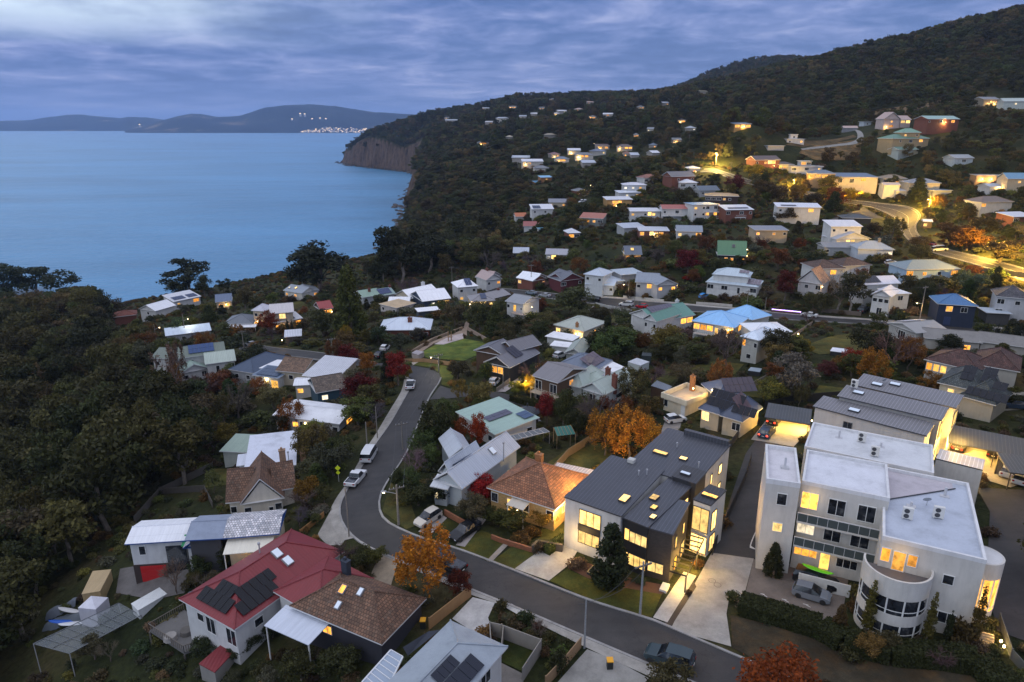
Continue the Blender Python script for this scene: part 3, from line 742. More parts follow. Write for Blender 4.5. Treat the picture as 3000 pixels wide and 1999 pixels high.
grey = H('grey metal roofed house with solar panels beside a timber fenced court', [
  w(None,tuple(q0-B_*15-A_*.2),tuple(q0-B_*15+A_*5.4),None,15,3.4,'hip',1.3,(.36,.40,.44),(.55,.55,.53),rm=FLAT),
  w(None,tuple(q0-B_*16+A_*3),tuple(q0-B_*16+A_*9),None,8.0,3.3,'hip',1.3,(.36,.40,.44),(.55,.55,.53),rm=FLAT,R='DS')], 
  ex=[('sol',0,'r',8.2,.6,4,1,(.016,.02,.032),1.0),('sol',0,'r',8.6,1.9,3,1,(.016,.02,.032),.8),('sol',0,'r',12.2,.5,1,1),('sol',1,'b',.8,.6,4,1),('sol',1,'r',3.2,.5,3,1)], far=False) if False else None
def wp(a, b, *k, **kk):
    x = Wing.__new__(Wing); Wing.__init__(x, None, tuple(a), tuple(b), None, *k, **kk); return x
H('grey metal roofed house with two solar arrays beside the slatted fence court', [
  wp(q0-B_*15-A_*.2,q0-B_*15+A_*6.4,15,3.4,'hip',1.3,(.30,.34,.38),(.55,.55,.53),rm=FLAT,R='......D.',zg=45.6),
  wp(q0-B_*15+A_*4.2,q0-B_*15+A_*9.2,6.4,3.3,'hip',1.25,(.30,.34,.38),(.55,.55,.53),rm=FLAT,R='DS',zg=45.5)],
  ex=[('sol',0,'r',6.6,.35,5,1,(.016,.02,.032)),('sol',0,'r',7.4,1.95,4,1,(.016,.02,.032),.7),('sol',1,'b',.9,.5,3,1,(.016,.02,.032)),('sol',1,'r',2.6,.4,3,1,(.016,.02,.032))], far=False)
H('white house with a bright red garage, tarpaulined roof and blue trim', [
  w(364,1595,540,1584,5.6,5.2,'gx',.8,WHT_R,WHITE,win='.D...../......',fc=(.02,.07,.25)),
  w(540,1584,652,1578,5.8,5.2,'gx',.9,(.24,.28,.36),(.05,.05,.055),rm=PAINT,fc=(.02,.07,.25)),
  w(652,1578,818,1564,6.0,4.0,'gx',.9,(.62,.64,.70),CREAM,win='.o.oo.',rm=TILE,fc=(.02,.07,.25)),
  w(535,1606,627,1598,4.5,3.6,'gy',1.3,(.62,.64,.70),WHITE,win='',rm=TILE,fc=(.02,.07,.25))], ex=[('awn',2,.4,6.2,2.6,3.4,(.7,.66,.55)),('lamp',2,2.4,-.4,2.7,26,(1,.5,.12))], far=False)
rh = [o for o in THINGS if o['label'].startswith('white house with a bright red garage')][0]; s_ = w(364,1595,540,1584,5.6,5.2,'gx',.8)
MB().box(.4, .34, -3.2, s_.W + .1, .44, 1.7, 0, s_.X).build('lower_wall', BOARD, rh, (.045, .03, .025))
for x_, w_ in ((2.9, 1.25), (5.6, .45)): put('garage_door', garage_mesh(), rh, s_.X @ Matrix.Translation((x_, .28, .3)) @ Matrix.Diagonal((w_, 1, 1.1, 1)), (.42, .012, .012))
MB().box(s_.W - 2.6, .2, -1.0, s_.W - .1, .36, 4.3, 0, s_.X).build('dark_opening', GLASS, rh)
MB().quad(*[tuple(s_.pt(x, y, z)) for x, y, z in ((s_.W - .4, -.35, 4.55), (s_.W + 3.2, -.6, 4.5), (s_.W + 3.0, .6, 5.45), (s_.W - .2, .9, 5.55))]).build('green_tarpaulin', PAINT, rh, (.03, .28, .10))
H('cream gabled house with steep brown shingled roof and attic window', [
  w(702,1478,834,1458,9,3.3,'gy',3.6,BRN_T,(.66,.60,.50),win='d..sd',rm=TILE), w(660,1474,742,1466,7,3.3,'gx',3.6,BRN_T,(.66,.60,.50),rm=TILE,win='d..'), w(800,1440,868,1428,6,3.3,'gx',3.0,BRN_T,(.66,.60,.50),rm=TILE)],
  ex=[('chim',0,6.2,5.5,8.2,(.3,.2,.13))], far=False)
H('flat white roofed house beside the brown gabled house', [w(714,1381,868,1362,13,3.2,'mb',.5,(.6,.63,.72),(.6,.6,.58),rm=FLAT,win='d.D.',R='..d.D'), w(692,1366,722,1362,4.5,2.9,'flat',0,(.6,.63,.72),(.6,.66,.72),win='S')], ex=[('pipe',0,7,2,4.6),('chim',0,9.3,3,4.6,(.32,.2,.13))], far=False)
H('green metal shed standing among dark trees', [w(642,1322,722,1326,6.4,3.0,'mb',.5,(.26,.34,.28),(.45,.47,.42),win='',R='..')], cat='shed', name='shed', far=False)
H('long white roofed house behind the orange birch', [w(797,1217,995,1243,8.5,3.2,'gx',.9,WHT_R,WHITE,win='d.oD.D.d',R='.O.',rm=FLAT)], ex=[('lamp',0,7.0,.2,2.3,14)], far=False)
H('dark teal house with brown roof and white roof ladder', [w(925,1152,1018,1136,8.5,3.4,'gx',2.0,(.15,.12,.10),(.03,.07,.10),rm=TILE,win='c.')], far=False)
H('navy roofed bungalow with a lit garden room', [w(668,1082,742,1094,13,3.2,'hip',2.0,NAVY,LGREY,win='dd'), w(737,1099,816,1109,6,3.0,'mb',.5,(.14,.19,.27),WHITE,win='.bP'), w(752,1078,850,1085,6.5,3.0,'flat',0,WHT_R,WHITE)], ex=[('lamp',1,3.8,.1,2.3,60,(1,.85,.5)),('sol',1,'f',.8,.5,6,3,(.07,.10,.16),.95)], far=False)
H('brown tiled house between navy roof and striped roof', [w(806,1086,890,1094,9,3.2,'gx',2.0,(.20,.13,.09),CREAM,rm=TILE,win='.d.')], far=False)
H('house with pale striped patio roof and lit windows', [w(884,1100,985,1112,10,3.2,'mb',1.6,(.45,.46,.50),CREAM,rm=SEAM,win='.o.o')], far=False)
H('small white roofed garden house with one orange window', [w(858,1130,950,1126,5,3.0,'gx',.7,WHT_R,(.55,.52,.47),win='o..',R='.')], far=False)
H('green roofed white house with two front gables', [w(530,1094,612,1078,11,3.4,'gy',1.7,GRN_R,WHITE,win='d..D'), w(600,1068,692,1056,10,3.2,'gx',1.5,(.38,.44,.38),WHITE,win='.n.D')], far=False)
H('tall white house with ridge solar panels behind bare poplars', [w(440,1050,520,1052,9,6,'gx',1.5,(.14,.17,.14),(.60,.60,.58),win='d.d/...'), w(510,1052,662,1032,8,5.0,'gx',1.8,(.14,.17,.14),WHITE,win='.d..d')], ex=[('sol',0,'f',4.2,.9,4,2,(.04,.08,.2)),('sol',1,'f',3.5,.9,6,2,(.04,.08,.2))], far=False)
H('pale grey house with long bluish roof among shrubs', [w(484,985,620,968,7,3.0,'mb',.8,(.5,.58,.68),LGREY,win='.d..')])
H('white roofed cottage at the forest edge by the sea', [w(405,905,455,912,10,4,'gy',2,WHT_R,WHITE,win='d')])
H('white house with blue solar roof above the bay', [w(508,885,590,868,9,4.4,'mb',1.6,(.55,.56,.6),WHITE,win='d.D/....')], ex=[('sol',0,'f',1.2,1.2,5,2,(.03,.05,.12)),('sol',0,'f',7.5,1.2,4,2,(.03,.05,.12))])
H('low brick red roofed house hidden by forest', [w(330,930,402,922,8,3.2,'hip',1.5,(.2,.06,.04),BRICK_R,rm=TILE)])
H('blue gabled house glowing by a yellow tree', [w(630,886,680,882,9,3.2,'gx',2.2,(.12,.16,.25),CREAM,win='oo')], ex=[('lamp',0,4,-.6,2.0,60)])
H('dark roofed house with zigzag white verandah', [w(652,950,742,948,10,3.2,'hip',2.0,SLATE,WHITE,win='.D.d')], ex=[('awn',0,.5,11,2.5,2.9,WHT_R)])
H('turreted cream house with lit upper window and solar awnings', [w(790,920,862,914,9,6.4,'gx',2.0,(.55,.52,.52),CREAM,win='.B./....'), w(735,910,775,912,6,6.0,'hip',1.6,(.5,.5,.56),CREAM,win='dd/od'), w(800,948,888,932,6,3.4,'mb',1.0,(.6,.6,.62),CREAM,win='oP.O')],
  ex=[('sol',2,'f',.5,.6,7,1,(.02,.03,.06)),('lamp',1,2.2,-.4,2.4,60,(1,.5,.14)),('lamp',2,3,-.3,2.2,80,(1,.5,.14))])
H('carport with striped white roof by the lower road', [w(832,988,884,984,6,2.8,'mb',.4,(.5,.52,.56),(.05,.05,.05),rm=SEAM)], cat='carport', name='carport', ex=[('lamp',0,-.6,-.4,2.0,40,(1,.5,.12))])
H('small red roofed house glowing orange beside the great conifer', [w(937,908,978,902,7,3.4,'gx',2.0,(.30,.05,.05),TIMBER,win='OO')], ex=[('lamp',0,4,-.3,2.2,40,(1,.5,.12))])
H('grey gabled house with lit windows at the water edge', [w(829,851,884,860,9,3.2,'gx',1.7,(.3,.33,.37),(.6,.58,.52),win='o.o.'), w(862,858,936,850,8,3.0,'gy',1.4,(.3,.33,.37),WHITE,win='.O.o')], ex=[('sky',0,'f',1.2,1.5,.9,1.2,'c'),('sky',0,'f',4.5,2,.9,1.2,'b')])
H('green roofed house with two brick chimneys behind the conifer', [w(1062,872,1118,864,9,3.2,'gx',1.7,(.24,.34,.27),LGREY,win='d.d'), w(1112,868,1160,860,8,3.0,'gx',1.8,(.26,.36,.34),LGREY,win='.d')], ex=[('sol',1,'f',.6,.6,5,2,(.05,.07,.16)),('chim',0,4,3,5.4,BRICK_R),('chim',1,6.6,4,5.4,BRICK_R)])
H('long cream house with bright white gabled roof', [w(1204,876,1290,857,10,3.6,'gx',2.4,(.86,.86,.88),CREAM,win='d.d.d',L='...'), w(1136,884,1200,884,6,3.2,'gx',1.0,(.8,.8,.82),CREAM,win='D.O.')], ex=[('chim',0,10.5,6,7,WHITE,.6)])
H('small flat tan roofed block below the white gable', [w(1109,890,1162,903,9,3.2,'flat',0,(.50,.37,.22),(.5,.46,.44),win='d.d',R='...',rm=FLAT)])
H('navy walled house with white roof and open lit verandah', [w(1237,884,1322,874,13,3.6,'gx',2.4,(.82,.82,.85),(.03,.05,.09),win='.cOL'), w(1224,914,1290,908,5,2.6,'flat',0,(.84,.84,.86),(.05,.06,.08))])
H('two storey white house with pyramid roof and one solar panel', [w(1340,843,1402,838,9,6.0,'hip',1.8,(.84,.84,.87),WHITE,win='d.d/d.d')], ex=[('sol',0,'f',3.4,.7,2,2,(.05,.07,.15),1.2)])
H('grey roofed brick house with brightly lit front rooms', [w(1380,884,1452,880,9,3.2,'hip',1.5,(.24,.23,.24),(.45,.36,.22),win='BBb',R='b.'), w(1440,876,1497,862,8,3.0,'gx',1.3,(.24,.23,.24),(.4,.32,.22),win='.')], ex=[('chim',1,7.2,4,4.6,BRICK_R),('lamp',0,-.5,-.5,2.4,190,(1,.62,.2)),('sol',0,'f',3.6,1,2,2,(.06,.08,.14))])
H('white house with pinkish cross gabled roof at the bush edge', [w(1391,812,1432,818,9,3.8,'gx',2.2,(.40,.30,.28),WHITE,win='d.'), w(1424,822,1472,816,9,4.2,'gy',2.2,(.40,.30,.28),WHITE,win='d.o')], ex=[('chim',0,3,4,6.8,BRICK_R)])
H('red brick bungalow with pale blue hipped roof and chimney', [w(1108,968,1262,966,10.5,3.2,'hip',2.2,(.60,.66,.74),BRICK_R,win='D...d.d',wmt=BRICK)], ex=[('chim',0,8.5,3.4,5.6,BRICK_R,.6)], far=False)
# ---------- middle: around the playground and the upper street
H('dark timber house with two long charcoal gabled roofs', [w(1478,1043,1520,1020,8,5.0,'gx',1.6,(.13,.13,.15),TIMBER,win='..'), w(1416,1060,1494,1078,12,3.8,'gy',1.8,(.15,.15,.17),BLACK,win='.OO.'), w(1455,1010,1508,1030,8,5.4,'gy',1.5,(.15,.145,.16),TIMBER,win='.d.')], ex=[('sky',1,'r',9,2,1,1.2,'x'),('sol',1,'r',4,1.2,3,2,(.03,.03,.05))], far=False)
H('white flat roofed patio rooms under the cream house', [w(1596,985,1678,999,5,2.6,'flat',0,(.8,.8,.82),(.5,.5,.48),rm=FLAT,win='.c.'), w(1610,1012,1682,1020,4,2.4,'flat',0,(.8,.8,.82),(.5,.5,.48),rm=FLAT)], cat='outbuilding', name='outbuilding', far=False)
H('low green grey garage with gabled roof', [w(1652,1034,1708,1040,9,2.6,'gy',1.3,(.30,.34,.30),(.32,.34,.32),win='')], cat='garage', name='garage', far=False)
H('orange brick house with slate blue hipped roof, solar water heater and panels', [w(1626,1070,1734,1094,9.5,3.2,'hip',2.1,(.14,.17,.23),BRICK_O,win='.Oo.',wmt=BRICK)], ex=[('sol',0,'r',1.4,.8,6,2,(.14,.11,.13)),('sol',0,'f',5.2,2.2,2,1,(.16,.13,.13),1.1)], far=False)
H('brown timber two storey house with balcony and grey roof', [w(1558,1100,1634,1122,10,5.6,'gx',1.5,(.19,.18,.19),TIMBER,win='P.P/d..',R='.o./...',far=False) if False else w(1558,1100,1634,1122,10,5.4,'gx',1.5,(.19,.18,.19),(.10,.055,.03),win='S.S/d..',R='.o./...')], ex=[('deck',0,.5,7.2,1.6,2.6,(.4,.33,.25))], far=False)
H('pale green weatherboard house with two brick chimneys', [w(1652,1126,1708,1138,10,3.2,'hip',1.9,(.36,.42,.38),(.46,.48,.46),win='d.',wmt=BOARD), w(1698,1136,1770,1158,11,3.3,'gy',1.8,(.36,.42,.38),(.50,.54,.54),win='.D.',wmt=BOARD), w(1755,1146,1810,1140,8,3.2,'hip',1.7,(.36,.42,.38),(.46,.48,.46))], ex=[('chim',0,7.2,4.5,6.4,BRICK_R),('chim',1,5.2,4,6.0,BRICK_R)], far=False)
H('flat roofed white extension with an amber lit wall', [w(1735,1110,1818,1106,7,2.7,'flat',0,(.45,.46,.46),(.6,.58,.5),rm=FLAT,win='...o'), w(1795,1090,1840,1080,6,2.8,'flat',0,(.8,.8,.82),(.6,.58,.5),rm=FLAT)], ex=[('lamp',0,8.0,-.3,2.0,40,(1,.55,.12))], far=False, name='house')
H('green metal roofed cottage with a solar strip and blue tank', [w(1326,1207,1424,1272,13.5,3.0,'gx',.9,(.30,.42,.36),(.6,.6,.56),L='') if False else w(1334,1206,1449,1274,9.5,3.0,'mb',.5,(.31,.43,.37),(.58,.56,.52),win='D..d',R='..d')], ex=[('sol',0,'f',5.5,2.0,2,3,(.10,.10,.14)),('sol',0,'f',8.2,7.0,2,1,(.06,.1,.18),1.3)], far=False)
H('pale blue gabled house with a long grey roof and solar collector', [w(1268,1404,1354,1433,15,3.4,'gy',1.9,(.42,.45,.50),(.40,.44,.46),win='c..',wmt=BOARD), w(1283,1380,1322,1392,8,3.6,'gy',1.6,(.42,.45,.50),(.40,.44,.46)), w(1316,1342,1392,1330,7,3.4,'gy',1.5,(.42,.45,.50),(.40,.44,.46)), w(1259,1424,1312,1434,2.5,3.0,'mb',.6,(.5,.52,.55),(.40,.44,.46),win='c.d',wmt=BOARD)], ex=[('sol',0,'l',9.3,.9,2,1,(.05,.07,.12),1.3),('sky',0,'r',9,1.0,1,1.2,'x'),('pipe',0,5.2,10,6)], far=False)
H('blonde brick house under a rusty orange tiled hipped roof', [w(1425,1428,1628,1494,10.3,3.6,'hip',2.7,(.30,.13,.065),(.50,.33,.13),win='D.p.D..D',R='.l.l.',rm=TILE,wmt=BRICK), w(1566,1392,1700,1412,5.5,3.0,'flat',0,(.58,.50,.46),(.5,.36,.2),rm=FLAT) if False else w(1600,1395,1716,1420,4.5,2.9,'flat',0,(.55,.47,.43),(.5,.36,.2),rm=SEAM)],
  ex=[('chim',0,3.2,8.6,5.6,BRICK_O,.5),('awn',0,4.0,6.6,1.8,3.3,(.5,.44,.36)),('lamp',0,5.4,-.8,2.3,16,(1,.6,.2)),('lamp',0,13.3,4.0,2.9,900,(1,.60,.16))], far=False)
H('blue roofed house with a lit roof terrace and solar panels', [w(2108,1217,2176,1237,8,3.4,'hip',2.2,(.065,.085,.14),CREAM,win='.D'), w(2045,1196,2110,1216,8,3.6,'hip',2.0,(.065,.085,.14),CREAM,win='B.'), w(2100,1165,2186,1160,7,3.6,'hip',1.8,(.09,.11,.17),CREAM,R='.b'), w(1937,1150,2012,1176,8,3.4,'para',.9,(.5,.4,.28),(.68,.6,.45),win='D...g')],
  ex=[('sol',1,'f',1.0,.8,6,2,(.008,.009,.014)),('sol',0,'f',1.6,.7,4,1,(.008,.009,.014)),('sol',0,'r',1.2,.8,4,2,(.13,.08,.08),.9),('sol',2,'f',2,.6,6,2,(.07,.06,.08)),('chim',3,2,7,5.4,BRICK_O),('lamp',3,7.2,5.5,4.6,260,(1,.62,.18)),('lamp',3,4.2,4.0,4.4,120,(1,.62,.18))], far=False)
H('cream house with green grey hipped roof and glowing windows', [w(1621,951,1712,971,11,3.3,'hip',1.9,(.38,.41,.36),(.62,.52,.36),win='b.o.b',R='.o.')], ex=[('chim',0,6.8,1,4.6,BRICK_O,.35),('lamp',0,7.4,-.4,2.3,110,(1,.62,.2))], far=False)
H('white house on stilts with grey roof and timber balcony', [w(1479,882,1533,892,9.5,6.0,'gx',1.4,(.26,.27,.29),WHITE,win='d.P.s/....',base=.2)], ex=[('deck',0,3,8,1.4,2.9,(.45,.38,.34)),('lamp',0,8.8,1.8,5.0,90,(1,.75,.4))], far=False)
H('red brick house with white hipped roof on the upper street', [w(1512,814,1566,822,9,3.3,'gx',1.8,(.78,.80,.84),BRICK_R,win='b..b'), w(1560,824,1604,815,9,3.3,'gy',1.6,(.78,.80,.84),BRICK_R,win='..o')])
H('dark red house with steep slate gables and roof light', [w(1604,812,1650,822,8,3.6,'gy',2.0,(.12,.13,.16),(.10,.02,.025),win='.D.'), w(1642,824,1712,815,9,3.6,'gy',2.4,(.12,.13,.16),(.10,.02,.025),win='D..d')], ex=[('sky',1,'r',4,2,.9,1.3,'b'),('lamp',1,9.6,3,3.2,80,(1,.85,.55))])
H('two storey white weatherboard house with front verandah', [w(1709,803,1768,810,9,6.6,'hip',1.7,(.46,.52,.60),(.58,.60,.60),win='d.d/....'), w(1714,832,1800,838,5,3.4,'mb',1.2,(.46,.54,.64),(.62,.63,.63),win='dddd.d'), w(1762,830,1832,822,7,3.2,'hip',1.2,(.46,.52,.60),(.58,.60,.60))])
H('grey weatherboard house with a lit front gable', [w(1860,826,1930,830,11,3.6,'gx',2.2,(.24,.27,.32),(.44,.44,.45),win='d.O.'), w(1924,836,1988,832,9,3.8,'gy',1.9,(.24,.27,.32),(.44,.44,.45),win='o.o')], ex=[('lamp',1,8.2,1.5,3.1,40,(1,.85,.5))])
H('low flat roofed grey sheds behind the verandah house', [w(1820,806,1888,800,8,3.0,'mb',.4,(.40,.46,.52),MGREY,win='..')], cat='shed', name='shed')
H('large two storey house with double hipped pale roofs', [w(2067,826,2222,842,10,3.6,'hip',1.6,(.46,.54,.60),(.62,.62,.60),win='D.D.n.D'), w(2086,803,2196,813,8,6.2,'hip',1.7,(.46,.54,.60),(.62,.62,.60))], ex=[('sol',0,'f',12.5,1.0,4,2,(.2,.17,.2)),('sol',1,'f',8,1.6,3,1,(.2,.17,.2))])
H('white two storey house with dark green roof and solar rows', [w(1882,933,1924,943,11,5.8,'gy',1.6,(.10,.24,.20),WHITE,win='d..d/d..d'), w(1918,944,2038,922,10,5.4,'gx',2.2,(.10,.24,.20),WHITE,win='.OO.OO/......')], ex=[('sol',1,'f',1.5,2.2,8,2,(.12,.11,.15)),('deck',1,.5,9,1.8,2.6,(.16,.1,.07)),('chim',1,13,6,8,WHITE)], far=False)
H('bright sky blue roofed house with glowing front windows', [w(2026,940,2154,961,11,4.4,'hip',2.3,(.26,.50,.80),(.42,.46,.46),win='OOOp.O/......',R='.O.'), w(2120,915,2205,938,8,4.2,'hip',2.3,(.26,.50,.80),(.42,.46,.46))], ex=[('deck',0,1,12,1.6,1.6,(.42,.42,.40),(.6,.6,.6)),('lamp',0,9.5,-.4,3.6,110,(1,.55,.14))], far=False)
H('white roofed two storey house beside the sky blue roof', [w(2168,985,2224,998,9,5.6,'hip',1.3,(.66,.74,.84),(.5,.5,.46),win='O..d/.d.'), w(2205,975,2322,972,8,3.6,'hip',1.2,(.76,.78,.82),WHITE,win='.....')], ex=[('lamp',1,11.6,.6,2.8,60,(.9,1,.55)),('pipe',0,3.6,3.6,7.4)], far=False)
H('white house with wide dark tiled hipped roof', [w(2392,788,2478,786,10,5.6,'hip',2.0,(.11,.07,.06),WHITE,win='o.O./....',rm=TILE), w(2470,780,2556,776,9,5.2,'hip',1.8,(.11,.07,.06),WHITE,rm=TILE)])
H('half timbered house with tall pink gable', [w(2334,822,2410,833,8,4.2,'gy',4.0,(.45,.28,.19),(.55,.53,.52),win='.d.D',rm=TILE)], ex=[('lamp',0,7.8,.2,3.4,50,(1,.5,.14))])
H('white split gabled house with garage under', [w(2551,862,2612,871,9,6.2,'gy',1.6,(.66,.67,.72),WHITE,win='ddd/.S.'), w(2614,862,2672,860,7,5.6,'flat',.5,(.7,.7,.74),WHITE,win='.D./...'), w(2535,835,2640,830,7,6.0,'gx',1.6,(.6,.6,.66),WHITE)], ex=[('sol',2,'f',.6,.6,5,2,(.03,.035,.05))], far=False)
H('pale blue house with yellow windows below the main road', [w(2655,790,2816,788,10,3.6,'hip',2.0,(.20,.25,.27),(.33,.45,.58),win='O.o.d.O',R='O')], far=False)
H('navy house with blue hipped roof and white car in front', [w(2747,890,2868,898,9,6.0,'hip',2.0,(.05,.15,.32),(.02,.03,.06),win='.O.D./.g...')], far=False, gcol=(.03,.05,.12))
H('grey two storey house with carport at the street end', [w(2918,868,3030,878,9,6.0,'hip',2.4,(.10,.10,.12),(.46,.47,.50),win='D.d./D...',rm=TILE), w(2890,916,2968,920,6,3.2,'flat',.2,(.42,.48,.55),(.06,.06,.065),rm=FLAT)], far=False)
H('gabled grey house with white solar sheeted roof', [w(2598,945,2686,976,9,4.4,'gy',1.2,(.30,.29,.28),(.36,.35,.33),win='.S.')], ex=[('sol',0,'l',1.0,.3,6,2,(.62,.62,.68),.95)], far=False)
H('long low taupe roofed house by the street wall', [w(2708,990,2880,1005,8,3.2,'gx',1.4,(.20,.19,.18),(.40,.38,.35),win='.....o.',rm=FLAT), w(2868,1000,3040,1022,8,3.2,'gx',1.3,(.20,.19,.18),(.40,.38,.35),rm=FLAT)], far=False)
H('large house with ribbed chocolate tiled roof and glowing windows', [w(2706,1052,2870,1090,9,3.6,'hip',2.2,(.095,.045,.04),(.44,.44,.42),win='OLL.Oo.',rm=TILE), w(2850,1066,2990,1090,10,3.6,'hip',2.4,(.095,.045,.04),(.44,.42,.38),rm=TILE)], far=False)
H('dark slate hipped house covered in solar panels', [w(2745,1120,2880,1150,10,3.4,'hip',2.4,(.07,.09,.10),(.50,.46,.36),win='.b...',R='',rm=TILE), w(2806,1158,2918,1188,8,3.4,'hip',2.6,(.07,.09,.10),(.42,.38,.3),rm=TILE), w(2870,1130,2940,1140,7,3.4,'hip',2,(.09,.11,.12),(.42,.38,.3),rm=TILE)], ex=[('sol',0,'f',3.0,1.4,2,2,(.012,.014,.02)),('sol',0,'f',6,1.8,2,2,(.012,.014,.02)),('sol',1,'f',.8,.4,6,1,(.012,.014,.02)),('sol',1,'f',4,2,2,1,(.012,.014,.02))], far=False)
# ------------------------------------------------------------------ surfaces: roads, paths, lawns
def f_asphalt(t, b):
    c = world_co(t)
    k = t.ramp(t.noise(c, .22, 6, .7), [(.3, (.024, .0225, .023)), (.5, (.033, .031, .0315)), (.7, (.047, .043, .041))])
    pt = t.n('ShaderNodeMapping', i0=c); pt.inputs['Rotation'].default_value = (0, 0, R(32)); pt.inputs['Scale'].default_value = (.05, .9, 1)
    k = t.mix(1.0, k, t.ramp(t.noise(pt, 1.0, 4, .6), [(.35, .88), (.6, 1.1)]), 'MULTIPLY')
    k = t.mix(1.0, k, t.math('MULTIPLY_ADD', t.noise(c, 11, 3), .7, .65), 'MULTIPLY')
    vo = t.n('ShaderNodeTexVoronoi', feature='DISTANCE_TO_EDGE', Vector=t.n('ShaderNodeVectorMath', operation='ADD', i0=c, i1=t.n('ShaderNodeVectorMath', operation='SCALE', i0=t.noise(c, .6, 4, .6, 1), Scale=3.0)), Scale=.16)
    k = t.mix(t.math('MULTIPLY', t.math('LESS_THAN', vo.outputs[0], .006), .6), k, (.016, .016, .017))
    pa = t.n('ShaderNodeTexVoronoi', Vector=c, Scale=.11); sp = t.n('ShaderNodeSeparateColor', i0=pa.outputs['Color'])
    k = t.mix(1.0, k, t.ramp(sp.outputs[0], [(.0, .78), (.25, 1.0), (.8, 1.0), (1.0, 1.16)]), 'MULTIPLY')
    setb(t, b, col=k, rough=.75)
def f_conc(t, b):
    c = world_co(t)
    k = t.ramp(t.noise(c, .5, 6, .7), [(.3, .62), (.55, .95), (.75, 1.15)])
    k2 = t.math('MULTIPLY_ADD', t.noise(c, 7, 3), .3, .85)
    setb(t, b, col=t.mix(1.0, ocol(t), t.math('MULTIPLY', k, k2), 'MULTIPLY'), rough=.85)
def f_lawn(t, b):
    c = world_co(t)
    a = t.ramp(t.noise(c, .16, 6, .7), [(.35, .55), (.5, .95), (.66, 1.5)])
    h = t.mix(t.ramp(t.noise(c, .35, 5, .7), [(.45, 0.0), (.68, .8)]), ocol(t), t.mix(1.0, ocol(t), (1.9, 1.35, .9), 'MULTIPLY'))
    setb(t, b, col=t.mix(1.0, t.mix(1.0, h, a, 'MULTIPLY'), t.math('MULTIPLY_ADD', t.noise(c, 8, 3), 1.0, .5), 'MULTIPLY'), rough=.95, spec=.1, nrm=t.bump(t.noise(c, 14, 3), .6, .05))
ASPH, CONC, LAWN = mat('road_asphalt', f_asphalt), mat('concrete', f_conc), mat('mown_grass', f_lawn)
PATHC = (.33, .31, .28)
ST_W = [(2300,2105),(2000,1986),(1718,1867),(1550,1795),(1382,1727),(1250,1672),(1113,1617),(1045,1578),(1008,1535),(998,1490),(1010,1455),(1032,1415),(1064,1366),(1102,1303),(1144,1243),(1178,1184),(1204,1137),(1216,1117)]
ST_E = [(2330,2000),(2000,1859),(1909,1820),(1722,1761),(1506,1676),(1340,1612),(1250,1585),(1183,1559),(1130,1530),(1110,1500),(1110,1460),(1132,1413),(1170,1358),(1200,1303),(1228,1230),(1255,1167),(1283,1124),(1290,1108)]
ROADS = []
def road(name, W_, E_, off=.07, kerb=True, col=(1, 1, 1)):
    o, A, B = strip(name, W_, E_, ASPH, off, col)
    ROADS.append((A, B))
    if kerb:
        for P_, Q_ in ((A, B), (B, A)):
            n = P_ - Q_; n = n / np.hypot(*n.T)[:, None]
            strip('kerb', list(P_ + n * .30), list(P_ + n * .02), CONC, .17, (.30, .29, .28), 2.0, world=True, th_=.16)
    return o, A, B
road('street', ST_W, ST_E)
drape('street', [(1216,1119),(1290,1110),(1287,1096),(1262,1082),(1213,1073),(1160,1068),(1100,1063),(1090,1076),(1150,1087),(1190,1097)], ASPH, .075)
road('lower_road', [(700,1024),(826,1041),(948,1056),(1010,1066),(1095,1077)], [(700,1004),(750,1010),(814,1021),(967,1039),(1020,1050),(1100,1063)])
road('lane', [(1259,1172),(1323,1168),(1374,1163),(1440,1166),(1501,1182),(1570,1203)], [(1290,1131),(1327,1143),(1372,1144),(1463,1151),(1520,1166),(1575,1183)], .08, False)
road('upper_street', [(1380,852),(1450,856),(1545,866),(1640,879),(1750,892),(1864,903),(1950,910),(2103,919),(2200,930),(2390,942),(2594,955),(2710,963),(2880,975),(3060,992)],
     [(1380,842),(1450,845),(1545,853),(1640,863),(1724,871),(1826,878),(1947,889),(2040,898),(2148,907),(2353,926),(2520,938),(2710,950),(2880,961),(3060,972)])
mr = road('main_road', [(2050,505),(2090,506),(2140,524),(2211,543),(2300,560),(2403,578),(2475,594),(2560,610),(2616,635),(2630,655),(2652,694),(2692,723),(2764,750),(2900,790),(3060,845)],
     [(2062,496),(2095,497),(2150,513),(2215,533),(2300,551),(2403,569),(2475,584),(2560,594),(2656,606),(2695,629),(2683,662),(2692,690),(2735,712),(2790,735),(2920,766),(3080,812)])
drape('main_road', [(2530,606),(2590,640),(2480,655),(2430,646),(2470,632)], ASPH, .075)
A, B = mr[1], mr[2]
for f in (.07, .50, .93):
    m = A + (B - A) * f; n = (B - A) / np.hypot(*(B - A).T)[:, None]
    strip('road_marking', list(m - n * .07), list(m + n * .07), PLAIN, .085, (.42, .42, .38), 3.0, world=True)
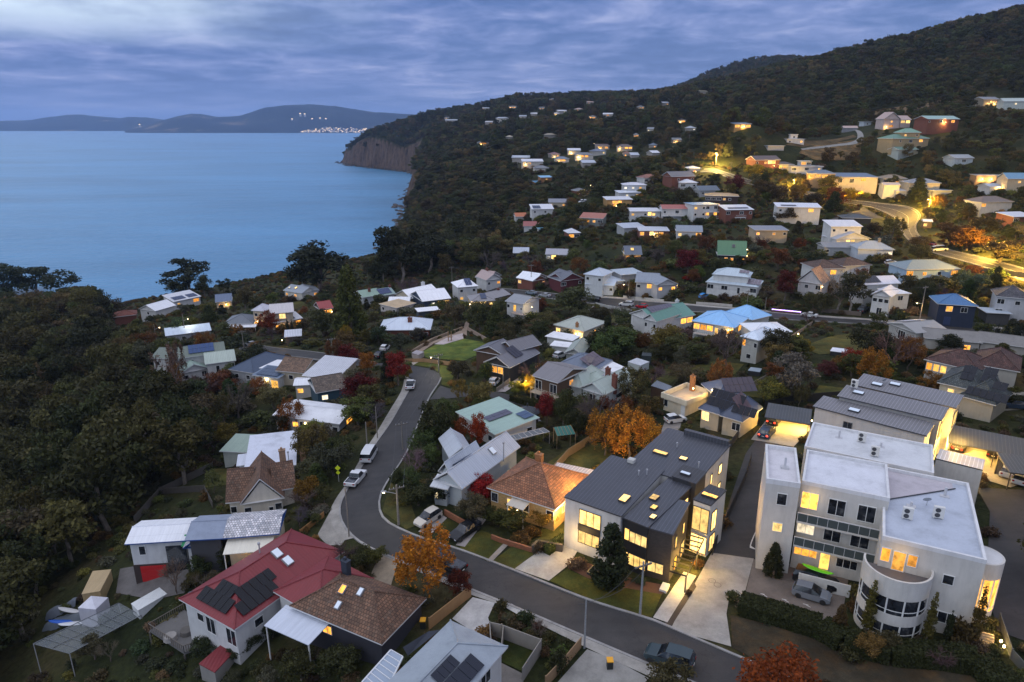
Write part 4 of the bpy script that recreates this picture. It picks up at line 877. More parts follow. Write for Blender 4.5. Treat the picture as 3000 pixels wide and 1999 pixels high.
# footpaths
strip('footpath', [(1187,1103),(1176,1146),(1144,1201),(1106,1265),(1076,1311),(1042,1371),(1013,1422),(985,1462),(968,1500),(975,1545),(1010,1585)], [(1215,1118),(1202,1141),(1175,1188),(1141,1247),(1099,1307),(1060,1370),(1028,1419),(1006,1458),(995,1492),(1004,1536),(1040,1578)], CONC, .12, PATHC, 1.6)
drape('footpath', [(1010,1585),(968,1500),(930,1570),(960,1600),(1000,1600)], CONC, .10, (.30,.28,.25))
strip('footpath', [(1110,1625),(1250,1688),(1378,1744),(1467,1775),(1535,1808),(1718,1900),(2000,2030)], [(1113,1619),(1250,1675),(1380,1730),(1470,1766),(1550,1799),(1718,1871),(2000,1990)], CONC, .12, PATHC, 1.6)
strip('footpath', [(1724,866),(1826,873),(1947,884),(2040,893),(2148,902),(2353,921),(2520,933),(2594,938),(2880,955),(3060,966)], [(1724,870),(1826,877),(1947,888),(2040,897),(2148,906),(2353,925),(2520,937),(2594,944),(2880,960),(3060,971)], CONC, .12, (.36, .33, .30), 3)
def pad(name, pts, col, off=.09, m=None): return drape(name, pts, m or CONC, off, col, 1.8)
pad('driveway', [(1508,1668),(1576,1619),(1646,1572),(1700,1602),(1669,1655),(1608,1704)], (.42, .39, .34))
pad('driveway', [(2085,1621),(2208,1638),(2178,1753),(2136,1753),(2128,1800),(2142,1897),(2000,1856),(1968,1838),(2000,1774)], (.34, .32, .29))
pad('driveway', [(2212,1292),(2328,1314),(2292,1450),(2238,1640),(2208,1637),(2087,1620),(2185,1330)], (1, 1, 1), .08, ASPH)
pad('car_court', [(2208,1640),(2360,1660),(2485,1700),(2470,1790),(2440,1850),(2404,1826),(2180,1755)], (.17, .14, .12), .10)
pad('driveway', [(2200,1290),(2325,1311),(2372,1262),(2375,1230),(2250,1225)], (.36, .33, .28), .11)
pad('footpath', [(1913,1812),(1955,1826),(2040,1690),(2003,1678)], (.42, .40, .37), .12)
pad('garden_bed', [(1945,1830),(1966,1838),(2040,1722),(2030,1700)], (.05, .035, .025), .11)
for q in ([(1345,1608),(1425,1646),(1495,1592),(1412,1556),(1385,1570)], [(1440,1650),(1505,1670),(1576,1617),(1520,1588)], [(1262,1552),(1310,1570),(1360,1545),(1310,1522)]): pad('lawn', q, (.045, .05, .014), .10, LAWN)
pad('lawn', [(1610,1704),(1663,1668),(1722,1697),(1830,1725),(1939,1744),(1909,1812),(1722,1757)], (.055, .06, .014), .10, LAWN)
pad('garden_bed', [(1663,1666),(1690,1640),(1860,1700),(1965,1720),(1939,1744),(1830,1724),(1722,1696)], (.13, .055, .025), .09)
pad('footpath', [(1425,1646),(1440,1650),(1500,1588),(1488,1582)], (.30, .26, .22), .11)
pad('driveway', [(1225,1560),(1260,1572),(1310,1520),(1290,1508)], (.30, .27, .25), .12)
pad('driveway', [(1335,1600),(1362,1605),(1425,1525),(1400,1518)], (.30, .27, .25), .12)
pad('courtyard', [(1325,1815),(1385,1752),(1450,1768),(1430,1812),(1440,1850),(1400,1862)], (.46, .45, .44), .10)
pad('courtyard', [(1420,1925),(1450,1935),(1535,1978),(1530,2040),(1400,2040)], (.20, .18, .16), .08)
pad('lawn', [(1474,1876),(1580,1918),(1535,1972),(1452,1932)], (.03, .04, .012), .09, LAWN)
pad('footpath', [(1475,1780),(1498,1772),(1540,1795),(1520,1806)], (.5, .49, .47), .14)
pad('driveway', [(1720,1905),(1800,1935),(1900,1990),(1860,2040),(1600,2040)], (.27, .26, .24), .10)
pad('driveway', [(1113,1625),(1165,1650),(1145,1720),(1080,1700)], (.30, .24, .17), .10)
pad('verge', [(2140,1805),(2145,1900),(2330,1995),(2700,2060),(2980,2060),(2900,1960),(2500,1905),(2250,1830)], (.05, .042, .028), .09, LAWN)
pad('verge', [(1120,1500),(1190,1552),(1225,1540),(1190,1440),(1150,1400)], (.06, .06, .022), .09, LAWN)
pad('yard', [(352,1668),(545,1650),(560,1690),(540,1740),(450,1760),(340,1740)], (.12, .11, .105), .09)
pad('lawn', [(1225,1038),(1300,1000),(1353,992),(1425,1005),(1412,1036),(1360,1058),(1260,1052)], (.085, .12, .028), .10, LAWN)
pad('play_gravel', [(1272,1010),(1322,985),(1356,978),(1358,994),(1300,1011)], (.50, .42, .40), .13)
pad('footpath', [(1205,1040),(1260,1005),(1355,968),(1368,968),(1368,985),(1355,978),(1270,1008),(1225,1040)], (.30, .22, .16), .12)
pad('footpath', [(1353,968),(1370,970),(1376,945),(1366,942)], (.30, .22, .16), .12)
pad('verge', [(1195,1068),(1230,1058),(1310,1074),(1330,1100),(1318,1135),(1294,1128),(1290,1095),(1262,1078)], (.07, .085, .02), .09, LAWN)
pad('footpath', [(1190,1069),(1210,1072),(1230,1060),(1215,1057)], (.4, .34, .28), .12)
pad('driveway', [(1452,1150),(1480,1150),(1540,1112),(1520,1108)], (.42, .37, .35), .12)
for q in ([(2350,1020),(2440,985),(2500,978),(2570,985),(2560,1030),(2480,1035),(2400,1040)], [(2000,1080),(2090,1060),(2180,1068),(2150,1100),(2010,1110)], [(2150,1140),(2250,1105),(2260,1170),(2200,1165)], [(2370,1175),(2400,1130),(2490,1140),(2480,1170)],
          [(1750,940),(1800,915),(1850,930),(1800,955)], [(1600,1360),(1690,1300),(1800,1300),(1790,1350),(1690,1390)], [(1900,1120),(1940,1080),(2000,1090),(1960,1130)], [(2040,560),(2100,560),(2100,580),(2030,590)], [(2520,640),(2600,640),(2610,665),(2540,670)], [(620,1375),(690,1375),(690,1420),(600,1430)], [(820,900),(880,880),(900,895),(840,915)]):
    pad('lawn', q, (.060, .062, .020), .10, LAWN)
pad('field', [(2350,438),(2420,420),(2530,405),(2520,450),(2480,470),(2390,470),(2340,450)], (.115, .085, .045), .15, LAWN)
pad('field', [(2500,340),(2650,310),(2830,280),(2800,300),(2640,335)], (.10, .075, .045), .15, LAWN)
pad('field', [(2300,425),(2400,412),(2500,396),(2510,402),(2350,432)], (.09, .07, .04), .15, LAWN)
strip('track', [(2345,437),(2440,425),(2500,415),(2512,398),(2500,382)], [(2352,441),(2450,430),(2516,420),(2530,400),(2512,382)], CONC, .2, (.26, .25, .23), 3)
pad('driveway', [(2750,1340),(2830,1290),(3000,1310),(3060,1400),(2960,1430),(2860,1400)], (.36, .31, .24), .10)
pad('driveway', [(2860,1430),(3060,1440),(3060,1900),(2920,1850),(2890,1700),(2900,1500)], (1, 1, 1), .08, ASPH)
pad('driveway', [(2920,1150),(3000,1150),(3030,1200),(2940,1205)], (.26, .24, .20), .1)
pad('driveway', [(1950,1230),(2000,1220),(1990,1265),(1935,1270)], (.24, .22, .2), .1)

# ------------------------------------------------------------------ the dark townhouses
TW = empty('townhouse', (*atz(1830,1560,44.7)[:2], 44.7), -.55, 'modern black and white townhouse row with floodlit windows and metal roofs', 'townhouse')
ANCH.append(('black and white townhouses', 1850, 1500, 85, tuple(TW.matrix_basis.translation)[:2]))
def mass(root, s, roofname='roof'):
    wall_mb(s).build('wall', s.wmt, root, s.wc)
    r_, f_ = roof_mb(s); r_.build('roof', s.rm, root, s.rc)
    f_.build('parapet' if s.roof == 'para' else 'fascia', PLAIN if s.roof != 'para' else PAINT, root, s.fc)
    reg([(q.x, q.y) for q in (s.pt(0, 0), s.pt(s.W, 0), s.pt(s.W, s.d), s.pt(0, s.d))], s.g + s.h + max(s.rise, 0), s.g)
    return s
def win_px(root, s, side, fx, z, ch, size, fcol=(.03, .03, .03)):
    """a window on a wing's wall: fraction along the wall, height of its centre, size"""
    o = s.ov; a, b = {'f': ((o, o), (s.W - o, o)), 'r': ((s.W - o, o), (s.W - o, s.d - o)), 'l': ((o, s.d - o), (o, o)), 'b': ((s.W - o, s.d - o), (o, s.d - o))}[side]
    A, B = s.pt(*a), s.pt(*b); ln = (B - A).length
    return place_win(root, wallM(A.x, A.y, B.x, B.y, s.g) @ Matrix.Translation((ln * fx, -.04, z)), ch, False, fcol, 9, size)
DKM = (.055, .058, .070)
b1 = mass(TW, Wing(1652,1455,1820,1513,12.5,7.4,'mb',.35,DKM,(.56,.55,.53),rm=SEAM,ov=.12,base=1,fc=(.05,.05,.055),zg=44.6))
b2 = mass(TW, Wing(1824,1516,1899,1546,12.0,7.0,'mb',.3,DKM,(.020,.020,.022),rm=SEAM,ov=.12,base=1,fc=(.05,.05,.055),zg=44.7,wmt=BOARD))
b3 = mass(TW, Wing(1897,1546,1973,1567,7.2,6.7,'mb',.3,(.060,.066,.082),(.045,.04,.038),rm=SEAM,ov=.12,base=1,fc=(.06,.06,.07),zg=44.8,wmt=BRICK))
b4 = mass(TW, Wing(2030,1462,2083,1481,4.6,7.3,'flat',0,(.03,.03,.034),(.60,.58,.54),rm=SEAM,ov=.08,base=1,fc=(.04,.04,.045),zg=44.9))
b5 = mass(TW, Wing(1836,1358,2036,1420,13.0,7.6,'mb',.3,DKM,(.50,.49,.47),rm=SEAM,ov=.12,base=1,fc=(.05,.05,.055),zg=44.6))
b6 = mass(TW, Wing(1968,1395,2040,1418,3.4,7.9,'mb',.2,(.035,.035,.04),(.03,.03,.032),rm=SEAM,ov=.1,base=0,fc=(.04,.04,.045),zg=44.7))
wl = b1.W - .24
win_px(TW, b1, 'f', .47, 5.45, 'B', (2.9, 2.0)); win_px(TW, b1, 'f', .46, 2.7, 'B', (2.9, 1.7)); win_px(TW, b1, 'f', .86, 5.0, 'b', (.8, 1.7))
m = MB(); 
for z0, z1 in ((4.0, 4.3),): m.box(wl * .47 - 1.45, .0, 3.62, wl * .47 + 1.55, .1, 4.38, 0, b1.X)
m.build('spandrel', PLAIN, TW, (.02, .02, .02))
win_px(TW, b2, 'f', .17, 5.0, 'b', (.65, 1.6)); win_px(TW, b2, 'f', .65, 4.9, 'B', (2.3, 1.5)); win_px(TW, b2, 'f', .17, 1.9, 'b', (.65, 1.6)); win_px(TW, b2, 'f', .65, 1.9, 'B', (2.3, 1.6))
win_px(TW, b3, 'f', .40, 1.75, 'B', (1.9, 1.35)); win_px(TW, b3, 'r', .25, 4.6, 'b', (.8, 1.5)); win_px(TW, b3, 'r', .72, 4.6, 'b', (.8, 1.5)); win_px(TW, b3, 'r', .3, 1.6, 'o', (1.1, 1.7)); win_px(TW, b3, 'r', .75, 1.7, 'b', (1.6, 2.0))
win_px(TW, b4, 'f', .5, 4.9, 'B', (2.1, 3.2)); win_px(TW, b4, 'f', .5, 1.6, 'B', (2.1, 2.4)); win_px(TW, b4, 'r', .3, 4.6, 'B', (1.4, 2.6)); win_px(TW, b4, 'r', .3, 1.6, 'B', (1.6, 2.2))
win_px(TW, b2, 'r', .78, 5.3, 'B', (2.4, 1.6)); win_px(TW, b2, 'r', .8, 2.2, 'B', (2.4, 2.2))
win_px(TW, b5, 'r', .74, 5.6, 'b', (1.2, 1.4)); win_px(TW, b5, 'r', .76, 2.6, 'b', (1.2, 1.5)); win_px(TW, b5, 'r', .22, 5.5, 'B', (1.8, 1.5)); win_px(TW, b5, 'r', .24, 2.4, 'B', (2.0, 1.6)); win_px(TW, b5, 'r', .48, 5.5, 'b', (.6, 1.5))
def skyl(root, s, fc, u, v, w_, l_, kd):
    M_ = s.rooft(fc, u, v)
    a = put('skylight', MB().box(0, 0, -.1, w_, l_, .12).mesh('skylight', [PLAIN]), root, M_, (.04, .04, .045))
    put('pane', MB().box(.05, .05, .08, w_ - .05, l_ - .05, .14).mesh('pane', [LIT[kd] if kd in LIT else GLOSS]), a, wm(root) @ a.matrix_basis, (.72, .80, .88))
skyl(TW, b1, 'f', wl * .80, 2.6, .95, 1.6, 'b'); skyl(TW, b2, 'f', .5, 5.2, .9, 1.2, 'b'); skyl(TW, b2, 'f', 1.6, 3.4, .7, .9, 'b'); skyl(TW, b2, 'f', 2.5, 1.6, .65, .85, 'b')
skyl(TW, b5, 'f', 1.5, 4.6, 2.0, .8, 'b'); skyl(TW, b5, 'f', 5.2, 4.8, 1.0, .8, 'b'); skyl(TW, b4, 'f', .4, 1.4, 1.9, .7, 'w'); skyl(TW, b6, 'f', .6, 1, 1.3, .6, 0)
for s, x, y, z in ((b5, 3.6, 8, 8.3), (b5, 8.2, 4.2, 8.4), (b1, 5.4, 9.5, 8.2), (b1, 6.2, 10.2, 8.3)):
    m = MB(); m.tube([s.pt(x, y, s.h), s.pt(x, y, z)], .06, 6); m.tube([s.pt(x, y, z), s.pt(x, y, z + .2)], .12, 6); m.build('flue', PLAIN, TW, (.4, .4, .42))
MB().box(b5.W * .3, b5.d - .8, b5.h + .1, b5.W * .98, b5.d - .1, b5.h + 1.0, 0, b5.X).build('roof_upstand', SEAM, TW, DKM)
MB().box(0, .1, b5.h - .2, .9, .9, b5.h + .6, 0, b5.X).build('roof_upstand', PAINT, TW, (.5, .49, .46))
# pergola and side path, with point lights added along it for the warm glow
m = MB()
for i in range(16):
    y = -1.0 + i * 1.0; m.box(b3.W + .1, y, 2.55, b3.W + 2.0, y + .09, 2.7, 0, b3.X)
m.box(b3.W + 1.95, -1, 2.45, b3.W + 2.05, 15, 2.6, 0, b3.X)
for y in (-1, 4, 9, 14): m.box(b3.W + 1.93, y, -.3, b3.W + 2.05, y + .12, 2.5, 0, b3.X)
m.build('pergola', PLAIN, TW, (.02, .02, .02))
for y, en in ((-.4, 500), (3.5, 800), (8, 1200), (12, 900), (17, 700)): glow(b3.pt(b3.W + 1.3, y, 1.6), en, (1, .58, .13), .15)
glow(b1.pt(2.2, -1.6, 2.6), 260, (1, .62, .2)); glow(b1.pt(-1.6, 2.5, 3.4), 1500, (1, .60, .17), .3); glow(b1.pt(-1.3, 7.5, 5.0), 2200, (1, .60, .17), .3); glow(b5.pt(-1.8, 5.5, 4.5), 3200, (1, .60, .17), .3)
glow(b2.pt(b2.W * .6, -2.6, 1.6), 200, (1, .6, .2))
t_ = empty('planter_box', b1.pt(wl * .78, -2.4, 0), b1.rz, 'timber framed planter box by the townhouse driveway', 'planter')
m = MB(); m.box(wl * .70, -3.2, -.2, wl * .90, -1.6, .75, 0, b1.X); m.build('base', PLAIN, t_, (.02, .02, .022)); m = MB(); 
for a in (0, 1): m.box(wl * .70, -3.2 + a * 1.5, .75, wl * .90, -3.1 + a * 1.5, .85, 0, b1.X); m.box(wl * (.70 + a * .19), -3.09, .75, wl * (.71 + a * .19), -1.71, .85, 0, b1.X)
m.build('rim', PLAIN, t_, (.42, .30, .14))
tb = tag(MB().box(b3.W - .6, -2.0, -.2, b3.W + .2, -.6, .7, 0, b3.X).build('planter_box', PAINT, None, (.6, .6, .58)), 'white planter trough at the corner of the black brick townhouse', 'planter')

# ------------------------------------------------------------------ white apartment block
AP = empty('apartment_block', (*atz(2560,1640,45.5)[:2], 45.5), -.45, 'white rendered three storey apartment block with curved bay, balconies and flat roof', 'apartment block')
ANCH.append(('white apartment block', 2560, 1600, 75, tuple(AP.matrix_basis.translation)[:2]))
APW = (.57, .55, .51)
kw = dict(rm=FLAT, ov=.02, base=1.5, fc=(.66, .66, .67), zg=45.5)
a1 = mass(AP, Wing(2246,1402,2346,1417,9.2,11.5,'para',.5,(.62,.60,.63),APW,**kw))
a2 = mass(AP, Wing(2350,1408,2608,1460,8.6,11.2,'para',.35,(.64,.65,.70),APW,**kw))
a3 = mass(AP, Wing(2586,1570,2892,1642,16.5,10.0,'para',.35,(.44,.48,.56),APW,**kw))
a4 = mass(AP, Wing(2357,1307,2737,1386,8.6,9.2,'para',.3,(.60,.61,.63),APW,**{**kw, 'zg': 46.0}))
a5 = mass(AP, Wing(2742,1343,2880,1377,5.0,6.6,'mf',.6,(.46,.48,.52),APW,**{**kw, 'zg': 46.5, 'rm': SEAM, 'fc': (.03, .03, .035)}))
AWF = (.68, .68, .66)
win_px(AP, a1, 'f', .52, 9.2, 's', (1.1, 1.5), AWF); win_px(AP, a1, 'f', .5, 5.6, 'b', (1.15, 1.2), AWF)
for fx, z, ch, sz in ((.12, 8.9, 'L', (1.8, 2.1)), (.44, 8.75, 'S', (1.8, 2.0)), (.78, 8.75, 'S', (1.8, 2.0)), (.12, 5.6, 'C', (1.9, 2.0)), (.44, 5.4, 'S', (1.8, 2.0)), (.76, 5.4, 'S', (1.9, 2.0)), (.16, 2.3, 'O', (2.5, 1.2)), (.40, 1.7, 'p', (1.05, 2.2)), (.66, 2.0, 'D', (2.2, 1.2))):
    win_px(AP, a2, 'f', fx, z, ch, sz, AWF)
for z in (6.9, 3.8):
    m = MB(); m.box(.05, -1.5, z - .25, a2.W - .4, -.0, z, 0, a2.X); m.build('balcony', PAINT, AP, APW)
    m = MB(); m.box(.05, -1.5, z, a2.W - .4, -1.44, z + 1.0, 0, a2.X); m.box(.05, -1.44, z, .11, 0, z + 1.0, 0, a2.X); m.build('balustrade', GLOSS, AP, (.07, .085, .085))
    m = MB(); m.box(.02, -1.54, z + 1.0, a2.W - .4, -1.40, z + 1.06, 0, a2.X); 
    for i in range(9): m.box(.05 + i * (a2.W - .5) / 8, -1.53, z, .10 + i * (a2.W - .5) / 8, -1.5, z + 1.0, 0, a2.X)
    m.build('handrail', PLAIN, AP, (.5, .5, .5))
MB().box(a2.W * .12, -3.4, -.3, a2.W * .72, -3.2, 1.5, 0, a2.X).build('patio_wall', PAINT, AP, (.58, .57, .54))
glow(a2.pt(a2.W * .15, -.9, 9.6), 30, (1, .6, .15)); glow(a2.pt(a2.W * .40, -.8, 2.6), 22, (1, .55, .12)); glow(a2.pt(a2.W * .15, -.8, 6.2), 12, (1, .6, .15))
win_px(AP, a3, 'f', .70, 6.9, 's', (1.0, 1.1), AWF); win_px(AP, a3, 'f', .72, 2.6, 'D', (2.4, 1.3), AWF)
for fx, sz in ((.06, (.9, 1.6)), (.20, (1.25, 2.2)), (.33, (.9, 1.4))): win_px(AP, a3, 'f', fx, 7.6 if sz[1] > 2 else 8.0, 'O', sz, AWF)
glow(a3.pt(1.8, -1.2, 8.7), 36, (1, .58, .13))
def bay(cx, cy, r, a0, a1_, bands, s, n=22):
    def ring(z, rr): return [s.pt(cx + rr * math.cos(a), cy + rr * math.sin(a), z) for a in np.linspace(a0, a1_, n)]
    for nm, z0, z1, rr, m_, col in bands:
        m = MB(); A, B = ring(z0, rr), ring(z1, rr); C_ = ring(z1, rr - .2)
        for i in range(n - 1): m.quad(A[i], A[i + 1], B[i + 1], B[i]); m.quad(B[i], B[i + 1], C_[i + 1], C_[i])
        m.build(nm, m_, AP, col)
        if nm == 'window_band':
            m = MB()
            for i in range(0, n, 3): m.tube([A[i], B[i]], .09, 5)
            m.tube([p + Vector((0, 0, .45)) for p in A], .05, 4)
            m.build('mullion', PLAIN, AP, AWF)
bay(1.75, -.3, 3.05, R(170), R(375), [('bay_wall', -1.0, .85, 3.05, PAINT, APW), ('window_band', .85, 2.3, 3.0, GLASS, (1, 1, 1)), ('bay_wall', 2.3, 3.5, 3.05, PAINT, APW), ('window_band', 3.5, 5.3, 3.0, GLASS, (1, 1, 1)), ('bay_wall', 5.3, 7.45, 3.1, PAINT, APW)], a3)
m = MB(); m.add([a3.pt(1.75 + 3.0 * math.cos(a), -.3 + 3.0 * math.sin(a), 6.5) for a in np.linspace(R(170), R(375), 20)], [tuple(range(20))]); m.build('balcony_floor', PAINT, AP, (.12, .11, .11))
bay(a3.W + .5, 4.2, 1.75, R(-120), R(120), [('bay_wall', 1.2, 2.6, 1.75, PAINT, APW), ('window_band', 2.6, 6.4, 1.7, LIT['o'], (1, 1, 1)), ('bay_wall', 6.4, 8.2, 1.8, PAINT, APW)], a3)
m = MB(); m.add([a3.pt(a3.W + .5 + 1.78 * math.cos(a), 4.2 + 1.78 * math.sin(a), 8.18) for a in np.linspace(0, 2 * math.pi, 24)[:-1]], [tuple(range(23))]); m.build('bay_roof', FLAT, AP, (.6, .6, .6))
def aircon(s, x, y, z, rz=0):
    M_ = s.X @ Matrix.Translation((x, y, z)) @ Matrix.Rotation(rz, 4, 'Z')
    o = put('air_conditioner', MB().box(-.5, -.2, .1, .5, .2, 1.35).box(-.45, -.18, 0, -.35, .18, .1).box(.35, -.18, 0, .45, .18, .1).mesh('air_conditioner', [PLAIN]), AP, M_, (.62, .61, .58))
    f = MB()
    for zc in (.42, 1.0):
        n = 14
        f.add([(.0 + .26 * math.cos(2 * math.pi * j / n) - .12, -.215, zc + .26 * math.sin(2 * math.pi * j / n)) for j in range(n)], [tuple(range(n))])
    put('fan_grille', f.mesh('fan_grille', [PLAIN]), o, wm(AP) @ o.matrix_basis, (.05, .05, .055))
aircon(a3, 2.3, 5.2, 9.7); aircon(a3, 5.2, 6.9, 9.7, .1); aircon(a4, 6.3, 5.6, 8.95); aircon(a4, 8.0, 1.9, 8.95)
for s, x, y, z in ((a1, 2.1, 4.2, 12.4), (a3, 2.8, 8.3, 10.2), (a4, 3.6, 5.6, 9.9), (a4, 8.6, 5.3, 9.5), (a3, 6.2, 12.4, 10.8)):
    m = MB(); m.tube([s.pt(x, y, s.h - .5), s.pt(x, y, z)], .14, 8); m.box(x - .45, y - .3, s.h - .5, x + .45, y + .3, s.h - .25, 0, s.X); m.build('roof_vent', PLAIN, AP, (.5, .5, .52))
dish(AP, a3.pt(4.3, 9.3, 9.75), .42, R(170))
m = MB(); q0_, q1_ = a3.pt(.1, 8.2, 9.75), a3.pt(7.4, 14.8, 9.75); m.tube([q0_, q1_], .07, 5); m.build('roof_gutter', PLAIN, AP, (.05, .055, .06))
m = MB(); m.quad(a3.pt(.26, 8.4, 9.66), a3.pt(7.2, 14.6, 9.66), a3.pt(7.2, 16.2, 9.66), a3.pt(.26, 16.2, 9.66)); m.build('roof', FLAT, AP, (.47, .43, .46))
MB().box(a2.W * .0, a2.d - .7, 10.7, a2.W * .52, a2.d - .3, 11.35, 0, a2.X)
m = MB(); m.box(.3, -.08, 6.9, a4.W * .42, .02, 8.9, 0, a4.X); m.build('wall_panel', PLAIN, AP, (.018, .018, .02))

# ------------------------------------------------------------------ grey apartments behind
GR = empty('apartment_block', (*atz(2600,1250,47)[:2], 47), -.45, 'grey metal roofed apartment building with stepped skillion roofs and a floodlit end wall', 'apartment block')
ANCH.append(('grey stepped roof apartments', 2600, 1200, 110, tuple(GR.matrix_basis.translation)[:2]))
GM = (.17, .165, .175); kw = dict(rm=SEAM, ov=.3, base=1.5, fc=(.05, .05, .055), zg=46.6)
c1 = mass(GR, Wing(2381,1190,2716,1277,4.6,7.3,'mb',.35,GM,(.60,.55,.50),**kw))
c2 = mass(GR, Wing(2452,1160,2760,1232,5.0,8.3,'mb',.35,GM,(.35,.34,.33),**kw))
c3 = mass(GR, Wing(2500,1127,2802,1196,5.4,8.6,'mb',.4,GM,(.45,.43,.40),**kw))
win_px(GR, c1, 'f', .33, 5.6, 'd', (1.3, 1.1), (.2, .2, .2))
for s, u, v in ((c1, 4.6, 1.4), (c2, 1.6, 2.2), (c3, 2.2, 1.4), (c3, 4.4, 3.0)): skyl(GR, s, 'f', u, v, 1.5, 1.0, 'x')
win_px(GR, c3, 'r', .5, 6.0, 'B', (2.6, 2.2)); win_px(GR, c2, 'r', .5, 5.8, 'B', (2.2, 2.2)); win_px(GR, c2, 'r', .5, 2.0, 'B', (2.4, 2.2))
for y, z in ((.5, 5.0), (4.5, 5.5), (2.5, 1.8), (7, 2.5)): glow(c2.pt(c2.W + 2.0, y, z), 1500, (1, .60, .13), .2)
aircon_parent, AP_ = AP, AP
AP = GR; aircon(c2, 1.3, 4.2, 8.7); dish(GR, c3.pt(3.7, 3.2, 8.8), .4); AP = AP_
# carports
def carport(nm, s, lamps=(), post=(.05, .05, .05)):
    root = empty('carport', s.pt(s.W / 2, s.d / 2, 0), s.rz, nm, 'carport')
    r_, f_ = roof_mb(s); r_.build('roof', s.rm, root, s.rc); f_.build('fascia', PLAIN, root, s.fc)
    for x in np.linspace(.3, s.W - .3, max(2, int(s.W / 5) + 1)):
        for y in (.4, s.d - .3): MB().box(x - .06, y - .06, -.5, x + .06, y + .06, s.h - .18, 0, s.X).build('post', PLAIN, root, post)
    MB().box(.2, s.d - .2, -.5, s.W - .2, s.d - .08, s.h - .2, 0, s.X).build('back_wall', PAINT, root, (.3, .26, .2))
    for x, y, en in lamps: wlamp(root, s.pt(x, y, s.h - .35), en, (1, .60, .14), .1)
    reg([(q.x, q.y) for q in (s.pt(0, 0), s.pt(s.W, 0), s.pt(s.W, s.d), s.pt(0, s.d))], s.g + s.h, s.g + 1)
    anchor(nm, s.pt(s.W / 2, s.d / 2, s.h)); return s
cp1 = carport('floodlit carport with dark metal roof behind the townhouses', Wing(2240,1222,2374,1244,6.0,2.9,'mb',.3,(.055,.06,.065),(.3,.3,.3),rm=SEAM,fc=(.04,.04,.04)), [(2.0, 3.4, 500), (5.2, 3.4, 900), (7.2, 2.6, 600)])
cp2 = carport('long dark carport glowing yellow beside the grey apartments', Wing(2778,1295,3060,1352,6.5,2.9,'mb',.3,(.06,.06,.055),(.3,.3,.3),rm=SEAM,fc=(.04,.04,.04)), [(1.0, 3.4, 1300), (4.4, 4.4, 300)])
cp3 = carport('dark carport roof over the white hatchback at the court edge', Wing(2958,1384,3080,1400,5.5,2.8,'mb',.3,(.07,.07,.065),(.3,.3,.3),rm=SEAM,fc=(.04,.04,.04)))
glow((*atz(2835,1300,48.5)[:2], 50.0), 200, (1, .62, .15))
# ------------------------------------------------------------------ houses on the hillside towards the headland
TAN, BLU, PINK, TEAL = (.42, .28, .14), (.07, .20, .36), (.42, .30, .26), (.05, .18, .24)
W1, W2, BG = (.62, .63, .68), (.42, .46, .53), (.16, .17, .19)
def q(nm, *wings, ex=()):
    x0, x1 = min(a[0] for a in wings), max(a[2] for a in wings); ppm = (x1 - x0) / (13.5 if len(wings) == 1 else 17.0); a = wings[0]
    yf = g((a[0] + a[2]) / 2, (a[1] + a[3]) / 2 + .96 * a[5] * ppm)[1]
    H(nm, [Wing(*a[:5], **dict(zip(('h', 'roof', 'rise', 'rc', 'wc', 'win', 'R'), a[5:])), base=3.5, yf=yf + 1.5 * i) for i, a in enumerate(wings)], ex=ex, far=True)
def lp(x, z, en): return ('lamp', 0, x, -.5, z, en * 1.8, (1, .6, .18))
q('blue roofed stepped brick house in the coastal bush', (1584,523,1620,517,8,5,'mb',.8,(.20,.42,.62),BRICK_O,'.d./...'), (1568,539,1594,531,7,3.4,'mb',.8,(.05,.22,.38),BRICK_O,'.d'))
q('white house with solar roof above the orange roofed cottage', (1557,612,1624,614,9,6,'mb',1.6,W1,WHITE,'d.d./....'), ex=[('sol',0,'f',1,1,4,3,(.03,.05,.1))])
q('white cottage with orange tiled roof', (1510,634,1545,636,8,4.5,'gx',1.6,(.42,.12,.04),WHITE,'d.'))
q('white gabled house with dusty red roof', (1532,664,1572,662,9,4,'gx',1.8,(.28,.08,.07),WHITE,'.d'), (1568,668,1592,664,7,4.4,'gy',1.6,(.28,.08,.07),WHITE,'D'))
q('small teal roofed porch house lit gold', (1583,676,1604,672,6,3.2,'mb',.4,TEAL,(.5,.5,.48),'O'), ex=[lp(2, 2, 60)])
q('two storey brick and white house half hidden by gums', (1664,682,1703,684,8,5.6,'hip',1.4,W1,BRICK_R,'DD/dd'))
q('small pale grey gabled cottage at the bush edge', (1502,745,1550,738,8,3.4,'gx',1.8,W2,BLACK,'..'), (1500,756,1522,753,4,2.6,'mb',.5,W1,BLACK))
q('house with pale verandah floodlit white', (1597,744,1662,748,8,3.6,'gx',1.7,(.34,.34,.38),WHITE,'cBc.',), ex=[('lamp',0,5.5,-.5,2.4,120,(1,.85,.5)),('deck',0,.5,8,1.5,.9,WHITE)])
q('low brown house with three amber windows', (1660,748,1686,744,6,3,'mb',.4,BG,TIMBER,'ooo'))
q('slate roofed house washed in amber light by the big gum', (1830,744,1882,747,8,4.0,'gx',2.6,(.12,.14,.18),(.6,.4,.16),'OOO',), ex=[('sky',0,'f',2.5,1.6,1.2,1.4,'b'),lp(3,-.4,500),lp(7.8,.5,700),('lamp',0,8.6,3,3,260,(1,.62,.2))])
q('dark chalet with steep mossy green roof', (2104,745,2185,752,7,3.2,'gx',4.6,(.10,.22,.12),BLACK,'.oo.o'), ex=[('sky',0,'f',5,1.8,1,1.2,0),('lamp',0,10.2,1.0,3.0,60,(1,.6,.2)),('lamp',0,10.2,2.4,5.0,40,(1,.6,.2))])
q('long low white house with lit end rooms', (1846,619,1938,620,9,4.4,'mb',.6,W1,WHITE,'d..dBb./.......'))
